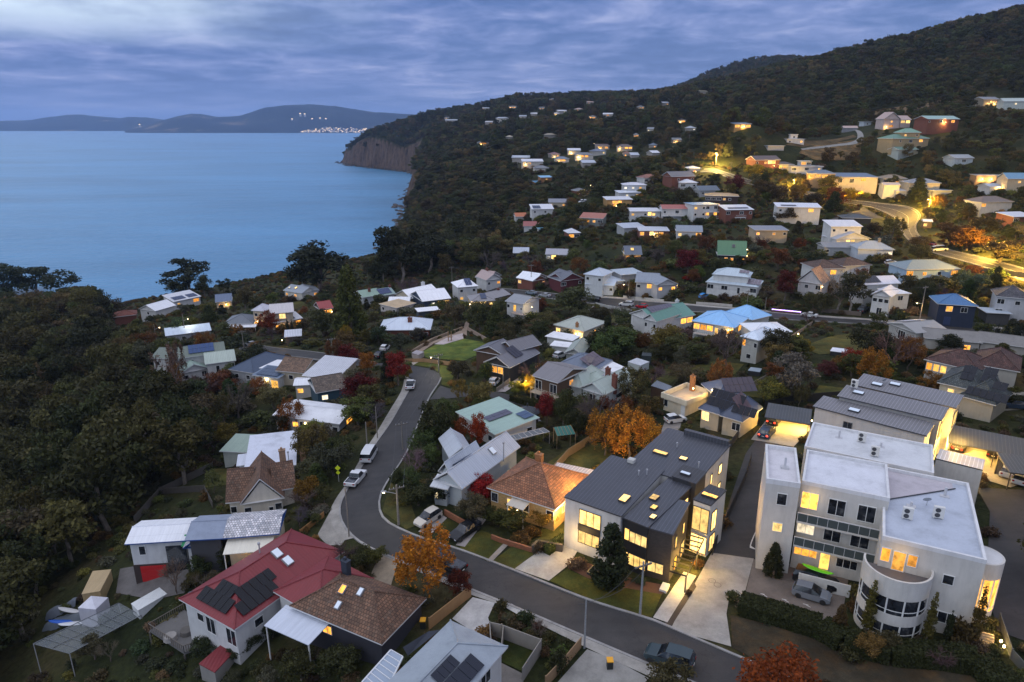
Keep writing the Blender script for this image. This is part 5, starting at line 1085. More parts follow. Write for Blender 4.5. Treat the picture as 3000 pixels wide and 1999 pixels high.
q('white house with faded red roof on the terrace', (1940,612,2030,613,9,5.6,'gx',1.4,(.34,.10,.08),WHITE,'d..D..d/d......'), ex=[('deck',0,0,10,1.5,2.6,WHITE,WHITE)])
q('three storey white flats with blue roof', (2030,598,2110,602,10,8.8,'flat',0,(.14,.30,.48),WHITE,'d.dD.D/d.dD.D/..D...'), ex=[('deck',0,6.0,12.5,1.4,5.6,WHITE,WHITE),('deck',0,6.0,12.5,1.4,2.8,WHITE,WHITE)])
q('brick and white house with long solar roof beside the flats', (2125,614,2212,616,9,5.6,'mb',1.2,W1,BRICK_R,'D..D.d/......'), ex=[('sol',0,'f',2,1.8,9,1,(.05,.06,.10)),('deck',0,4.5,9,1.3,2.4,WHITE,WHITE)])
q('dark glazed house with tan flat roof', (2068,572,2162,577,9,5.6,'hip',1.0,TAN,(.05,.03,.025),'DDDdd./..o...'))
q('white roofed house with orange lit walls', (1776,585,1856,585,9,4,'mb',.7,W1,(.5,.3,.12),'.OO..'), ex=[lp(5, 1, 60)])
q('two storey white house below the bend', (1826,543,1896,542,9,5.6,'hip',1.0,(.56,.57,.64),WHITE,'c.c.d./......'))
q('white house with shallow blue white roof under the two storey house', (1812,564,1880,565,7,3.6,'mb',.6,(.6,.64,.72),WHITE,'.c.d'))
q('brown house with glowing eaves by the yellow tree', (1688,560,1722,558,7,3.8,'hip',1.2,BG,BRICK_R,'oo'), ex=[lp(2, 2.4, 40)])
q('grey house with two amber windows beside solar roof', (1606,594,1660,592,8,4.2,'gx',1.5,(.2,.21,.25),CREAM,'o..o'))
q('white bungalow with dull red hipped roof', (1885,522,1940,520,8,4.2,'hip',1.6,(.20,.08,.06),WHITE,'D..d'))
q('dark red brick house with slate gables', (1965,518,2042,516,10,6,'gx',2.2,(.13,.13,.15),BRICK_R,'.d..d'))
q('tall white house in front of the dark brick gables', (1992,535,2046,536,9,6,'hip',1.4,W1,WHITE,'D.d/...'))
q('navy roofed double gabled house', (2048,558,2112,557,9,4,'gx',1.8,(.09,.12,.16),LGREY,'d.d'))
q('small white house with lit porch by the road', (2017,494,2056,493,8,3.8,'hip',1.0,W1,WHITE,'.o.'), ex=[lp(4, 2, 50)])
q('long grey roofed house behind the modern brick house', (1826,670,1896,664,8,3.8,'mb',1.0,W2,LGREY,'...'))
q('modern brick house with pale flat roof and bright rooms', (1872,675,1962,678,9,3.8,'mb',.5,(.5,.52,.58),BRICK_R,'O.BPO.',), ex=[('lamp',0,6.5,-.4,2.6,60,(1,.8,.4))])
q('slate roofed house with a lit gable window', (1982,678,2058,679,8,4,'gx',1.9,(.22,.26,.32),WHITE,'b..O'), )
q('tan two storey house with grey flat roof', (2212,674,2312,675,9,5.4,'mb',.5,(.20,.22,.27),(.42,.33,.22),'o..o.d/.....'))
q('long white house raised over a dark carport', (2280,606,2404,609,8,5.6,'mb',1.0,(.62,.64,.72),WHITE,'d.d..O./.......'), ex=[('sol',0,'f',2,1.6,6,1,(.05,.06,.10))])
q('black box house with hipped roof at the road junction', (2472,638,2552,641,9,5,'hip',1.2,(.04,.05,.06),(.02,.024,.03),'...'))
q('large white split gabled house with bright picture window', (2446,694,2556,706,9,5.6,'gy',2.4,(.42,.44,.50),WHITE,'b.BB.d./.......'), (2434,668,2530,660,8,7.2,'mb',1.4,W1,WHITE,'d.d..'))
q('white house with grey hipped roof below the main road', (2516,730,2618,731,9,4.4,'hip',2.2,(.30,.34,.39),(.5,.54,.6),'......c'), ex=[('chim',0,8,4,7.4,(.2,.18,.17))])
q('long low grey house between two white houses', (2416,722,2514,727,8,3.8,'gx',1.2,(.22,.23,.25),LGREY,'d...d'))
q('brick house with brown roof and blazing ground floor', (2210,470,2292,468,10,6,'gx',2.0,(.10,.07,.07),BRICK_R,'d.oBB./......'), ex=[lp(11, 3, 80)])
q('brown roofed house with three square amber windows', (2258,482,2328,482,8,4.2,'hip',1.2,(.10,.075,.06),CREAM,'OOoo'))
q('white flat roofed modern house with roof room', (2315,486,2416,489,9,4.6,'para',.4,W1,WHITE,'D.D.d'), (2346,472,2382,472,5,6.8,'flat',0,(.4,.46,.5),LGREY,'DD/..'))
q('long blue roofed house under the hillside field', (2425,517,2570,522,10,4.6,'hip',1.8,(.10,.15,.24),(.50,.44,.36),'D.S.S.D..'), (2372,508,2446,510,9,4,'hip',1.6,(.13,.17,.22),TAN,'OOO.'))
q('cream house with tan hipped roof and amber windows', (2588,522,2658,524,9,4.6,'hip',1.6,(.26,.20,.14),(.5,.42,.28),'D.oo'))
q('grey hipped house behind the round dark tree', (2667,536,2757,537,10,5,'hip',1.8,(.24,.25,.28),CREAM,'..D..'))
q('white garage with slate blue flat roof', (2735,558,2794,558,8,3.6,'flat',0,(.12,.2,.32),LGREY,'..'))
q('white low house with curved drive', (2624,562,2668,558,8,4,'mb',.8,W1,WHITE,'..'), (2590,540,2640,545,6,3.4,'gx',1.0,(.5,.42,.38),WHITE,'.'))
q('pale flat roofed studio at the field edge', (2248,428,2302,427,7,4,'flat',0,W2,LGREY,'..'))
q('white terraced modern house above the studio', (2305,408,2360,407,7,5,'flat',0,W1,WHITE,'d.d/...'), (2316,394,2340,394,5,6.4,'flat',0,W1,WHITE,'d/.'))
q('pink gabled house with two bright upper windows', (2590,346,2640,352,10,6,'gy',4,PINK,(.5,.4,.36),'.o./.O.'), (2636,352,2674,350,9,5.4,'gx',2.4,PINK,(.5,.4,.36),'BB/..'), ex=[lp(2, 1.5, 90)])
q('brick house with pale green roof and floodlit porch', (2708,350,2826,348,10,5,'gx',1.8,(.28,.42,.38),BRICK_R,'d..D..O.'), ex=[lp(13, 3.2, 500)])
q('pagoda roofed house with two green tiers', (2605,407,2738,405,11,5,'hip',2.2,(.11,.22,.16),(.36,.28,.16),'.d.D.D.'), (2643,388,2702,389,8,9,'hip',2.2,(.16,.30,.22),(.36,.28,.16),'d.d/...'))
q('small green roofed cottage under the pagoda house', (2627,440,2702,438,8,4,'gx',1.4,(.14,.24,.2),(.4,.45,.42),'..'))
q('white pitched studio in dark trees', (2795,465,2860,462,9,4.4,'gx',1.6,(.30,.32,.34),(.5,.54,.54),'.D.'))
q('dark house with a pair of orange porch lamps', (2866,514,2948,514,9,4.6,'flat',0,BG,(.22,.15,.1),'..'), ex=[lp(3, 2.8, 420), lp(6.8, 2.8, 420)])
q('cream house with blue gabled roof', (2955,524,3050,525,9,5,'gx',2.4,(.12,.26,.40),CREAM,'.d.d'), )
q('white shed with floodlight beside the blue gable', (2897,547,2967,547,8,3.4,'gx',1.2,W2,WHITE,'..'), ex=[lp(5, 2.8, 260)])
q('white bungalow with brown hipped roof and blue blind', (2870,592,2978,592,10,4.4,'hip',2.0,(.15,.11,.09),WHITE,'D.....'))
q('grey house with two amber lamps at the top of the hill road', (2880,292,2934,290,10,5,'gx',1.6,BG,(.3,.25,.18),'.oo'), ex=[lp(4, 2, 160), lp(8, 2, 200)])
q('pale green roofed house near the hill crest', (2945,297,3012,297,10,5,'gx',2,(.36,.42,.4),(.5,.54,.5),'.c.'))
q('small garage at the end of the hillside track', (2473,375,2512,375,7,3.6,'gx',1.2,PINK,MGREY,'.'))
q('lit timber lodge with blue roof at the forest edge', (2150,364,2206,362,8,4.4,'mb',.8,(.10,.15,.22),(.3,.2,.08),'OOO'), ex=[lp(6, 3, 160)])
q('small white tower house among the hill trees', (2530,357,2557,356,6,6,'flat',0,W1,(.45,.5,.54),'d/.'))
q('red brick and white house at the right hand bend', (2966,632,3050,638,9,5.4,'mb',.8,W1,BRICK_R,'D.D./....'))
F_ = [('long white roofed house at the head of the gully', 1529,474,1593,473,W1,'.o..',1), ('pale grey house with wide flat roof above the gully', 1498,462,1552,462,W2,'..o.',0), ('slate roofed house hidden in gully trees', 1565,493,1610,491,BG,'....',0),
 ('small red roofed house with lit porch', 1614,453,1643,451,(.2,.1,.1),'.o',1), ('white gabled house with bright end wall', 1663,441,1702,441,W1,'b..',1), ('lamp lit brown house in the upper cluster', 1685,454,1740,453,BG,'.OO.',2), ('blue grey house with long glowing windows', 1625,466,1669,465,(.14,.18,.24),'.OO.',1),
 ('brick house with lit ground floor by a street lamp', 1748,429,1788,428,(.12,.08,.07),'OO',1), ('wide brown house with two lit bays', 1806,429,1854,429,(.1,.07,.06),'..OO',1), ('blue carport house under the brick house', 1735,443,1778,443,(.13,.16,.24),'..b',0), ('red gabled cottage on the upper street', 1826,451,1850,449,(.22,.10,.07),'o.',0),
 ('grey roofed annex beside the red gable', 1848,455,1874,454,W2,'..',0), ('white cottage alone among tall gums', 1910,449,1936,447,W1,'..',0), ('long pale roofed house in the middle trees', 1706,477,1748,477,W2,'....',0), ('lit house on the wooded slope', 1403,418,1433,417,BG,'.OO.',1),
 ('cream cabin in the headland bush', 1480,401,1502,401,(.5,.45,.35),'..',0), ('broad tan house in the headland bush', 1596,396,1632,395,(.3,.26,.2),'....',0), ('bright lit house on the headland ridge', 1491,313,1512,313,BG,'OOO',1), ('pale house left of the bright ridge house', 1413,317,1434,317,W2,'o..',0),
 ('long grey house on the headland slope', 1304,353,1340,352,W2,'....',0), ('tiny cabin with a yellow window on the headland', 1301,345,1314,345,BG,'o',0), ('white house with a lit end on the headland slope', 1420,358,1443,358,W1,'..o',0), ('low white house in the ridge forest', 1453,347,1491,346,W2,'c...',0),
 ('white pyramid roofed house on the ridge', 1554,334,1574,333,W1,'..',0), ('white dome like roofed house on the ridge', 1634,326,1662,325,W1,'.c',0), ('pink roofed house with lit rooms on the ridge', 1681,320,1706,320,PINK,'.oo',0), ('gold lit house below the ridge houses', 1725,342,1746,342,BG,'OO',1),
 ('white house with two lights on the ridge', 1766,335,1796,335,W1,'.O.',0), ('lit house at the skyline', 1720,300,1740,299,PINK,'oo',0), ('skyline cottage with a gold window', 1608,290,1622,290,BG,'o',0), ('small bright house left of the dome roof', 1622,333,1638,333,W1,'b',1), ('low lit house under the skyline', 1578,316,1596,316,BG,'oo',0),
 ('grey cottage on the ridge forest edge', 1520,341,1542,341,W2,'c.',0), ('lit house right of the ridge cluster', 1865,313,1888,313,BG,'.oo',0), ('white house on the ridge shoulder', 1940,302,1962,302,W2,'.o',0), ('gold lit cabin above the upper cluster', 1855,395,1872,395,BG,'oO',1), ('pale cabin above the upper cluster', 1895,378,1915,378,W2,'c.',0),
 ('lit house under the hill forest', 1985,352,2010,352,BG,'.O',1), ('white house among hill trees', 2010,375,2040,375,W2,'..c',0), ('pale shed on the hill shoulder', 2050,268,2075,268,(.3,.27,.2),'..',0), ('blue roofed lit house by the upper lamp', 1900,425,1925,425,(.1,.14,.2),'.o',0), ('brown house by the upper power poles', 1970,410,1998,410,BG,'.O.',1)]
for nm, a, b_, c_, d_, rc, win, lamp in F_:
    q(nm, (a, b_, c_, d_, 9, 4.2, ('hip', 'gx', 'mb')[(a + b_) % 3], 1.6, rc, (.50, .47, .42) if a % 2 else (.36, .33, .30), win), ex=[lp(3, 2.2, 120 * lamp)] if lamp else [])
# ------------------------------------------------------------------ trees and shrubs
RS = np.random.RandomState(11)
def leaf_quads(P_, N_, size, rs, flat=.0):
    """little diamond leaves at points, roughly facing N_"""
    n = len(P_); N_ = N_ + rs.randn(n, 3) * .75
    N_ /= np.linalg.norm(N_, axis=1)[:, None] + 1e-9
    a = np.cross(N_, rs.randn(n, 3)); a /= np.linalg.norm(a, axis=1)[:, None] + 1e-9
    b = np.cross(N_, a); s = size * (.6 + .8 * rs.rand(n))[:, None]
    V = np.stack([P_ - a * s, P_ - b * s * .55, P_ + a * s, P_ + b * s * .55], 1)
    return V.reshape(-1, 3)
def quad_mesh(name, V, m, extra=None, extram=None):
    n = len(V) // 4
    F = np.arange(n * 4)
    me = bpy.data.meshes.new(name); ev = np.zeros((0, 3)); ef = []
    if extra: ev = np.array(extra.v).reshape(-1, 3); ef = [f for f in extra.f]
    me.vertices.add(len(V) + len(ev)); me.vertices.foreach_set('co', np.concatenate([V, ev]).ravel())
    sizes = np.concatenate([np.full(n, 4), np.array([len(f) for f in ef], int)]).astype(int)
    loops = np.concatenate([F, np.array([i + len(V) for f in ef for i in f], int)]).astype(int)
    me.loops.add(len(loops)); me.loops.foreach_set('vertex_index', loops)
    me.polygons.add(len(sizes)); me.polygons.foreach_set('loop_start', np.concatenate([[0], np.cumsum(sizes)[:-1]])); me.polygons.foreach_set('loop_total', sizes)
    me.materials.append(m)
    if extra: me.materials.append(extram); me.polygons.foreach_set('material_index', np.concatenate([np.zeros(n), np.ones(len(ef))]).astype(int))
    me.update(); me.validate(); return me
def clumps_to_leaves(cl, nleaf, size, rs, shell=.55):
    """cl: [(x,y,z,rx,rz)] ; leaves mostly on each clump's upper shell"""
    w = np.array([c[3] ** 2 for c in cl]); w = w / w.sum(); Vs = []
    for c, k in zip(cl, (w * nleaf).astype(int) + 1):
        d = rs.randn(k, 3); d[:, 2] = d[:, 2] * .9 + .25; d /= np.linalg.norm(d, axis=1)[:, None]
        r = (shell + (1 - shell) * rs.rand(k)) ** .7 * (1 + .22 * rs.randn(k) * .6)
        P_ = np.array(c[:3]) + d * r[:, None] * np.array([c[3], c[3], c[4]])
        Vs.append(leaf_quads(P_, d, size, rs))
    return np.concatenate(Vs)
def limb(m, a, b, r0, r1, rs, n=4, bend=.12):
    a, b = np.array(a, float), np.array(b, float); L_ = np.linalg.norm(b - a); pts = []
    for i in range(n + 1):
        f = i / n; p = a + (b - a) * f
        if 0 < i < n: p = p + rs.randn(3) * L_ * bend * .4
        pts.append(p)
    m.tube(pts, [r0 + (r1 - r0) * i / n for i in range(n + 1)], 5, cap=False)
    return pts
def make_proto(kind, seed):
    rs = np.random.RandomState(seed); cl = []; tr = MB(); lm = MB()
    if kind == 'gum':        # open spreading crown of separate clumps on pale limbs
        limb(tr, (0, 0, -.1), (rs.randn() * .03, rs.randn() * .03, .45), .028, .018, rs)
        for i in range(17):
            a = rs.rand() * 6.28; f = rs.rand(); z = .42 + .5 * f; r = (.34 * math.sqrt(rs.rand()) + .03) * (1.15 - .55 * abs(f - .35))
            cl.append((r * math.cos(a), r * math.sin(a), z, .10 + .07 * rs.rand(), .065 + .03 * rs.rand()))
        for c in cl[:11]: limb(lm, (0, 0, .28 + .2 * rs.rand()), (c[0], c[1], c[2] - .02), .012, .004, rs)
        V = clumps_to_leaves(cl, 2600, .027, rs, .35)
    elif kind == 'talltree':  # dense dark forest gum, rounder
        limb(tr, (0, 0, -.1), (0, 0, .5), .03, .02, rs)
        for i in range(26):
            a = rs.rand() * 6.28; z = .26 + .68 * rs.rand(); r = .33 * math.sqrt(rs.rand()) * (1.15 - .9 * abs(z - .5))
            cl.append((r * math.cos(a), r * math.sin(a), z, .11 + .06 * rs.rand(), .085 + .03 * rs.rand()))
        for c in cl[:6]: limb(lm, (0, 0, .3), (c[0], c[1], c[2]), .010, .004, rs)
        V = clumps_to_leaves(cl, 2400, .029, rs, .4)
    elif kind in ('round', 'maple'):
        limb(tr, (0, 0, -.15), (0, 0, .5), .035, .02, rs)
        for i in range(30):
            d = rs.randn(3); d /= np.linalg.norm(d); r = .30 * (.3 + .85 * rs.rand() ** .6)
            cl.append((d[0] * r * 1.12, d[1] * r * 1.12, .57 + d[2] * r * 1.05, .11 + .07 * rs.rand(), .09 + .05 * rs.rand()))
        for c in cl[:16]: limb(lm, (0, 0, .3), (c[0] * 1.15, c[1] * 1.15, c[2]), .013, .004, rs)
        V = clumps_to_leaves(cl, 3800 if kind == 'round' else 4800, .026 if kind == 'round' else .021, rs, .3)
    elif kind == 'conifer':   # broad dense old cypress
        limb(tr, (0, 0, -.1), (0, 0, .5), .04, .02, rs)
        for i in range(210):
            z = .05 + .92 * rs.rand() ** 1.15; R_ = .31 * min(1, z / .16) ** .6 * (1 - z) ** .72 + .012
            a = rs.rand() * 6.28; r = R_ * math.sqrt(.08 + .8 * rs.rand())
            cl.append((r * math.cos(a), r * math.sin(a), z, .045 + .02 * rs.rand(), .055 + .025 * rs.rand()))
        V = clumps_to_leaves(cl, 8500, .021, rs, .3)
    elif kind == 'cypress':
        limb(tr, (0, 0, -.05), (0, 0, .4), .02, .01, rs)
        for i in range(46):
            z = .05 + .93 * rs.rand(); R_ = .085 * math.sin(min(1, z / .25) * math.pi / 2) * (1 - max(0, (z - .35) / .65) ** 2) + .008
            a = rs.rand() * 6.28
            cl.append((R_ * .5 * math.cos(a), R_ * .5 * math.sin(a), z, R_ * .6 + .012, .06))
        V = clumps_to_leaves(cl, 2300, .019, rs, .5)
    elif kind == 'birch':     # drooping autumn crown
        limb(tr, (0, 0, -.1), (.01, 0, .75), .022, .008, rs)
        for i in range(46):
            a = rs.rand() * 6.28; z = .28 + .64 * rs.rand() ** .8; r = .36 * math.sqrt(rs.rand()) * math.sqrt(max(.08, 1 - ((z - .45) / .6) ** 2))
            cl.append((r * math.cos(a), r * math.sin(a), z, .06 + .03 * rs.rand(), .11 + .06 * rs.rand()))
        for c in cl[:14]: limb(lm, (0, 0, .3 + .3 * rs.rand()), c[:3], .008, .003, rs)
        V = clumps_to_leaves(cl, 4400, .018, rs, .15)
    elif kind == 'bare':
        limb(tr, (0, 0, -.1), (0, 0, .35), .026, .018, rs); V = None
        tips = []
        for i in range(9):
            a = rs.rand() * 6.28; e = (.22 * math.cos(a), .22 * math.sin(a), .62 + .2 * rs.rand()); limb(lm, (0, 0, .2 + .15 * rs.rand()), e, .013, .006, rs); tips.append(e)
        for e in tips:
            for j in range(7):
                d = rs.randn(3) * .5 + np.array([e[0] * 2, e[1] * 2, .55]); d /= np.linalg.norm(d); f = np.array(e) + d * (.14 + .12 * rs.rand()); st = np.array(e) * (.75 + .25 * rs.rand()); limb(lm, st, f, .006, .003, rs, 3)
                for k in range(5):
                    d2 = d + rs.randn(3) * .5; d2 /= np.linalg.norm(d2); s2 = st + (f - st) * rs.rand(); limb(lm, s2, s2 + d2 * .12, .003, .0015, rs, 2)
        V = clumps_to_leaves([(e[0] * 1.25, e[1] * 1.25, e[2] + .05, .10, .09) for e in tips], 260, .008, rs, .1)
    elif kind == 'shrub':
        for i in range(15):
            a = rs.rand() * 6.28; r = .42 * math.sqrt(rs.rand()); z = .15 + .55 * rs.rand() * (1 - r)
            cl.append((r * math.cos(a), r * math.sin(a), z, .19 + .1 * rs.rand(), .2 + .12 * rs.rand()))
        V = clumps_to_leaves(cl, 1000, .06, rs, .35)
        return quad_mesh('shrub', V, LEAF), None, None
    elif kind == 'poplar':   # slender bare-ish pale poplar
        limb(tr, (0, 0, -.05), (.01, 0, .9), .012, .004, rs)
        for i in range(40):
            z = .12 + .82 * rs.rand(); a = rs.rand() * 6.28; R_ = .10 * (1 - abs(z - .45)); limb(lm, (0, 0, z - .1), (R_ * math.cos(a), R_ * math.sin(a), z + .06), .004, .0015, rs, 2)
            cl.append((R_ * .8 * math.cos(a), R_ * .8 * math.sin(a), z, .03, .06))
        V = clumps_to_leaves(cl, 700, .010, rs, .1)
    ext = (lm.v, lm.f)
    if lm.v: crown = quad_mesh('crown', V, LEAF, lm, BARK)
    else: crown = quad_mesh('crown', V, LEAF)
    return crown, tr.mesh('trunk', [BARK]), None
# half widths of the unit crowns
HALF = dict(gum=.42, talltree=.40, round=.42, maple=.42, conifer=.33, cypress=.10, birch=.40, bare=.36, shrub=.55, poplar=.13)
PROTO = {}
for k, n in dict(gum=3, talltree=4, round=4, maple=2, conifer=2, cypress=2, birch=2, bare=3, shrub=4, poplar=1).items():
    PROTO[k] = [make_proto(k, 100 * i + sum(map(ord, k))) for i in range(n)]
TREES = []; TREEPOS = []; FIRST = {}
KN = dict(gum='gum_tree', talltree='gum_tree', round='leafy_tree', maple='autumn_tree', conifer='conifer_tree', cypress='cypress_tree', birch='birch_tree', bare='bare_tree', shrub='shrub', poplar='poplar_tree')
KC = dict(gum='tree', talltree='tree', round='tree', maple='tree', conifer='tree', cypress='tree', birch='tree', bare='tree', shrub='shrub', poplar='tree')
def tree_at(kind, p, h, wid, col, label=None, tcol=(.14, .11, .09), group=None):
    """p: foot on the ground; h height; wid crown width in metres"""
    i = rnd.randrange(len(PROTO[kind])); cr, tr, _ = PROTO[kind][i]
    s = wid / 2 / HALF[kind]
    W_ = Matrix.Translation(Vector(p)) @ Matrix.Rotation(rnd.random() * 6.28, 4, 'Z') @ Matrix.Diagonal((s, s, h, 1))
    if tr is None:
        o = put(KN[kind], cr, None, W_, col); tag(o, label, KC[kind], group)
    else:
        o = bpy.data.objects.new(KN[kind], None); C.objects.link(o); o.matrix_basis = W_; o.empty_display_size = .2; tag(o, label, KC[kind], group)
        for nm, me, cc in (('crown', cr, col), ('trunk', tr, tcol)):
            c = bpy.data.objects.new(nm, me); C.objects.link(c); c.parent = o; c.color = (*cc, 1)
            FIRST.setdefault((kind, i, nm), c)
    if tr is None: FIRST.setdefault((kind, i, 'crown'), o)
    TREES.append((o, kind, p, h, wid, col, label)); TREEPOS.append((p[0], p[1], wid / 2))
    return o
def T(kind, px, py, top, wpx, col, label, tcol=(.14, .11, .09), depth=None):
    p = g(px, py) if depth is None else np.array([*aty(px, py, depth)[:2], 0.0])
    if depth is not None: p[2] = th(p[0], p[1])
    ztop = aty(px, top, p[1])[2]; dep = pix(p)[2]
    return tree_at(kind, p, max(ztop - p[2], .8), wpx * dep / FPX, col, label, tcol)
GR1, GR2, GR3, OLV, YEL, ORG, RUST, RED, DRD, PUR, SIL = (.042,.057,.018), (.052,.078,.022), (.030,.040,.016), (.080,.082,.026), (.17,.12,.016), (0.156,0.063,0.007), (0.090,0.036,0.012), (0.132,0.013,0.011), (0.066,0.007,0.008), (.09,.06,.065), (.085,.095,.085)
T('birch',1253,1745,1548,195,(0.288,0.120,0.010),'large orange autumn birch at the street corner')
T('maple',1345,1752,1672,85,(0.096,0.018,0.007),'small dark red tree beside the orange birch')
T('conifer',1786,1712,1538,140,(.024,.034,.014),'dark clipped conifer in front of the townhouse windows')
T('maple',2262,2110,1925,260,(0.180,0.042,0.005),'burnt orange tree crown at the verge below the long hedge')
T('round',1495,1548,1488,100,(.045,.055,.012),'rounded green yellow bush on the blonde brick house lawn')
T('round',1450,1535,1490,70,(.05,.06,.014),'smaller green bush behind the rounded lawn bush')
T('round',1590,1545,1490,75,(.12,.085,.012),'golden shrub tree against the blonde brick house wall')
T('shrub',1530,1585,1555,70,(.10,.06,.015),'rusty low shrub beside the driveway wall')
T('shrub',1560,1570,1535,50,(.12,.07,.015),'amber shrub at the brick house corner')
T('round',1385,1530,1450,90,(.075,.07,.04),'grey green bush under the crimson maple')
T('maple',1412,1468,1392,95,(0.240,0.010,0.010),'bright crimson maple by the brick house chimney')
T('round',1225,1480,1410,115,(.035,.045,.014),'dark spreading tree beside the street lamp post')
T('round',1280,1470,1405,80,(.028,.036,.016),'dark bush left of the pale blue cottage')
T('bare',1215,1400,1325,75,(.16,.10,.115),'pinkish grey leafless bush above the street bend')
T('round',1262,1375,1300,60,GR2,'green bush beside the pink leafless bush')
T('round',1162,1440,1375,50,GR3,'low dark tree at the inside of the bend')
T('round',1278,1320,1172,105,(.030,.038,.013),'tall dark evergreen beside the green solar roof')
T('maple',1345,1318,1222,62,(0.120,0.033,0.007),'rust red tree in front of the green metal roof')
T('maple',1400,1322,1210,60,(0.180,0.030,0.007),'flame red pointed tree by the green metal roof')
T('birch',1835,1350,1195,135,(.25,.13,.018),'big golden brown tree behind the townhouse roofs')
T('birch',1770,1335,1200,110,(.22,.12,.018),'golden brown tree left of the big golden tree')
T('birch',1900,1340,1225,95,(.26,.15,.02),'amber lit tree touching the townhouse roof')
T('birch',1870,1285,1190,80,(0.120,0.068,0.016),'thin leaved brown tree beside the covered pergola')
T('shrub',1755,1390,1365,60,(.22,.14,.018),'yellow shrub glowing behind the townhouse')
T('maple',1602,1245,1150,60,(0.126,0.011,0.012),'crimson tree at the end of the lane')
T('round',1650,1262,1140,80,(.036,.046,.014),'dense green tree between crimson tree and golden trees')
T('round',1690,1290,1205,75,GR3,'dark shrub tree behind the greenhouse')
T('maple',1058,1205,1095,118,(0.090,0.008,0.008),'broad dark red tree beside the street footpath')
T('maple',1025,1082,1010,80,(0.102,0.013,0.014),'crimson tree at the corner of the lower road')
T('maple',1165,1130,1028,72,(0.120,0.013,0.011),'tall scarlet tree beside the cypress pair')
T('maple',1078,1100,1030,55,(0.160,0.072,0.012),'orange brown tree between the two crimson trees')
T('cypress',1130,1128,1028,26,(.020,.028,.013),'taller dark cypress beside the scarlet tree')
T('cypress',1145,1132,1052,20,(.020,.028,.013),'shorter dark cypress beside the scarlet tree')
T('round',1190,1110,1072,36,(.11,.09,.015),'yellow green bush under the scarlet tree')
T('conifer',1030,992,783,118,(.055,.068,.016),'giant dense dark conifer above the lower town')
T('talltree',945,862,712,190,(.026,.034,.016),'great spreading gum tree standing against the bay',(.2,.15,.12))
T('talltree',900,862,735,110,(.024,.030,.014),'dark gum joined to the left of the great spreading gum',(.2,.15,.12))
T('gum',555,868,757,135,(.026,.034,.016),'open crowned gum silhouetted over the water',(.34,.29,.25))
T('round',530,878,812,70,GR3,'dark tree under the open crowned gum')
T('round',600,872,805,52,GR3,'dark round tree right of the open crowned gum')
T('gum',657,858,818,40,GR3,'small lone gum at the shoreline')
T('round',705,885,848,70,(.028,.032,.016),'dark dome tree by the blue gabled house')
T('gum',1180,835,655,150,(.026,.033,.014),'tall gum leaning over the shore at the town edge',(.22,.18,.15))
T('gum',1260,800,690,140,(.028,.034,.014),'broad gum right of the shore gum',(.22,.18,.15))
T('birch',858,1280,1172,95,(0.156,0.060,0.008),'orange birch in front of the long white roof')
T('round',905,1478,1395,70,(0.128,0.072,0.010),'golden bush beside the cream gabled house')
T('bare',895,1492,1430,85,(.13,.09,.075),'brownish bare shrub by the cream gabled house')
T('round',1000,1345,1280,80,(.04,.05,.016),'green tree above the parked white van')
T('round',1100,1655,1598,75,(.05,.06,.014),'yellow green bush at the corner by the red roof')
T('round',1055,1672,1602,70,(.034,.042,.016),'dark bush left of the yellow green corner bush')
T('bare',1020,1660,1590,70,(.085,.05,.05),'dark purple bush by the footpath fence')
T('maple',1005,1700,1650,50,(.07,.06,.02),'olive bush behind the black chimney')
T('cypress',2535,1865,1700,34,(.075,.07,.014),'slim golden cypress left of the curved bay')
T('cypress',2712,1890,1735,30,(.065,.06,.014),'slim golden cypress right of the curved bay')
T('cypress',2848,1890,1718,32,(.08,.06,.014),'slim lamp lit cypress by the stone steps')
T('cypress',2770,1888,1790,22,GR3,'short dark cypress between the bay cypresses')
T('conifer',2262,1690,1594,74,(.030,.034,.012),'round clipped dark bush at the apartment corner')
T('conifer',2455,1862,1775,64,(.075,.05,.018),'brownish clipped bush by the parked cars')
T('shrub',2810,1890,1800,90,(.05,.04,.015),'dark shrubs below the dark ground floor window')
T('bare',2560,1420,1410,10,GR3,'x') if False else None
T('round',2315,1175,1030,120,(.105,.105,.10),'large silvery grey tree on the back lawn')
T('birch',2555,1140,1025,105,(0.216,0.096,0.011),'bright orange tree behind the grey stepped roofs')
T('maple',2490,1088,1020,70,(0.168,0.024,0.007),'flame red low tree on the back lawn')
T('maple',2418,1110,1058,70,(0.066,0.018,0.018),'dull crimson shrub tree right of the silvery tree')
T('birch',2660,1085,990,95,(0.136,0.068,0.016),'tall orange brown tree below the taupe house')
T('birch',2720,1150,1090,80,(0.160,0.080,0.011),'orange tree beside the slate solar house')
T('round',2545,1060,955,110,(.024,.030,.014),'dark dense tree in front of the gabled grey house')
T('round',2265,1060,960,85,(.042,.046,.024),'olive tree beside the two storey white roof')
T('maple',2350,1045,993,58,(.13,.11,.016),'yellow olive tree on the lawn')
T('round',2785,1032,982,72,(.022,.03,.012),'dark dome bush by the taupe wall')
T('cypress',2878,1025,948,18,(.016,.022,.012),'first slim cypress of the row from the taupe house')
T('cypress',2910,1028,950,18,(.016,.022,.012),'second slim cypress of the row')
T('cypress',2938,1030,940,22,(.016,.022,.012),'third and broadest cypress of the row')
T('cypress',2966,1030,955,18,(.016,.022,.012),'fourth cypress of the row at the dark tree')
T('round',2990,1020,935,70,(.018,.024,.012),'dark tree behind the cypress row')
T('maple',2298,885,788,66,(0.078,0.012,0.010),'dark red oval tree left of the half timbered house')
T('gum',2490,915,790,110,(.05,.055,.03),'pale branched old gum beside the white split gables',(.36,.31,.27))
T('bare',2455,912,800,90,(.28,.23,.19),'bare white limbed tree beside the half timbered house',(.36,.31,.27))
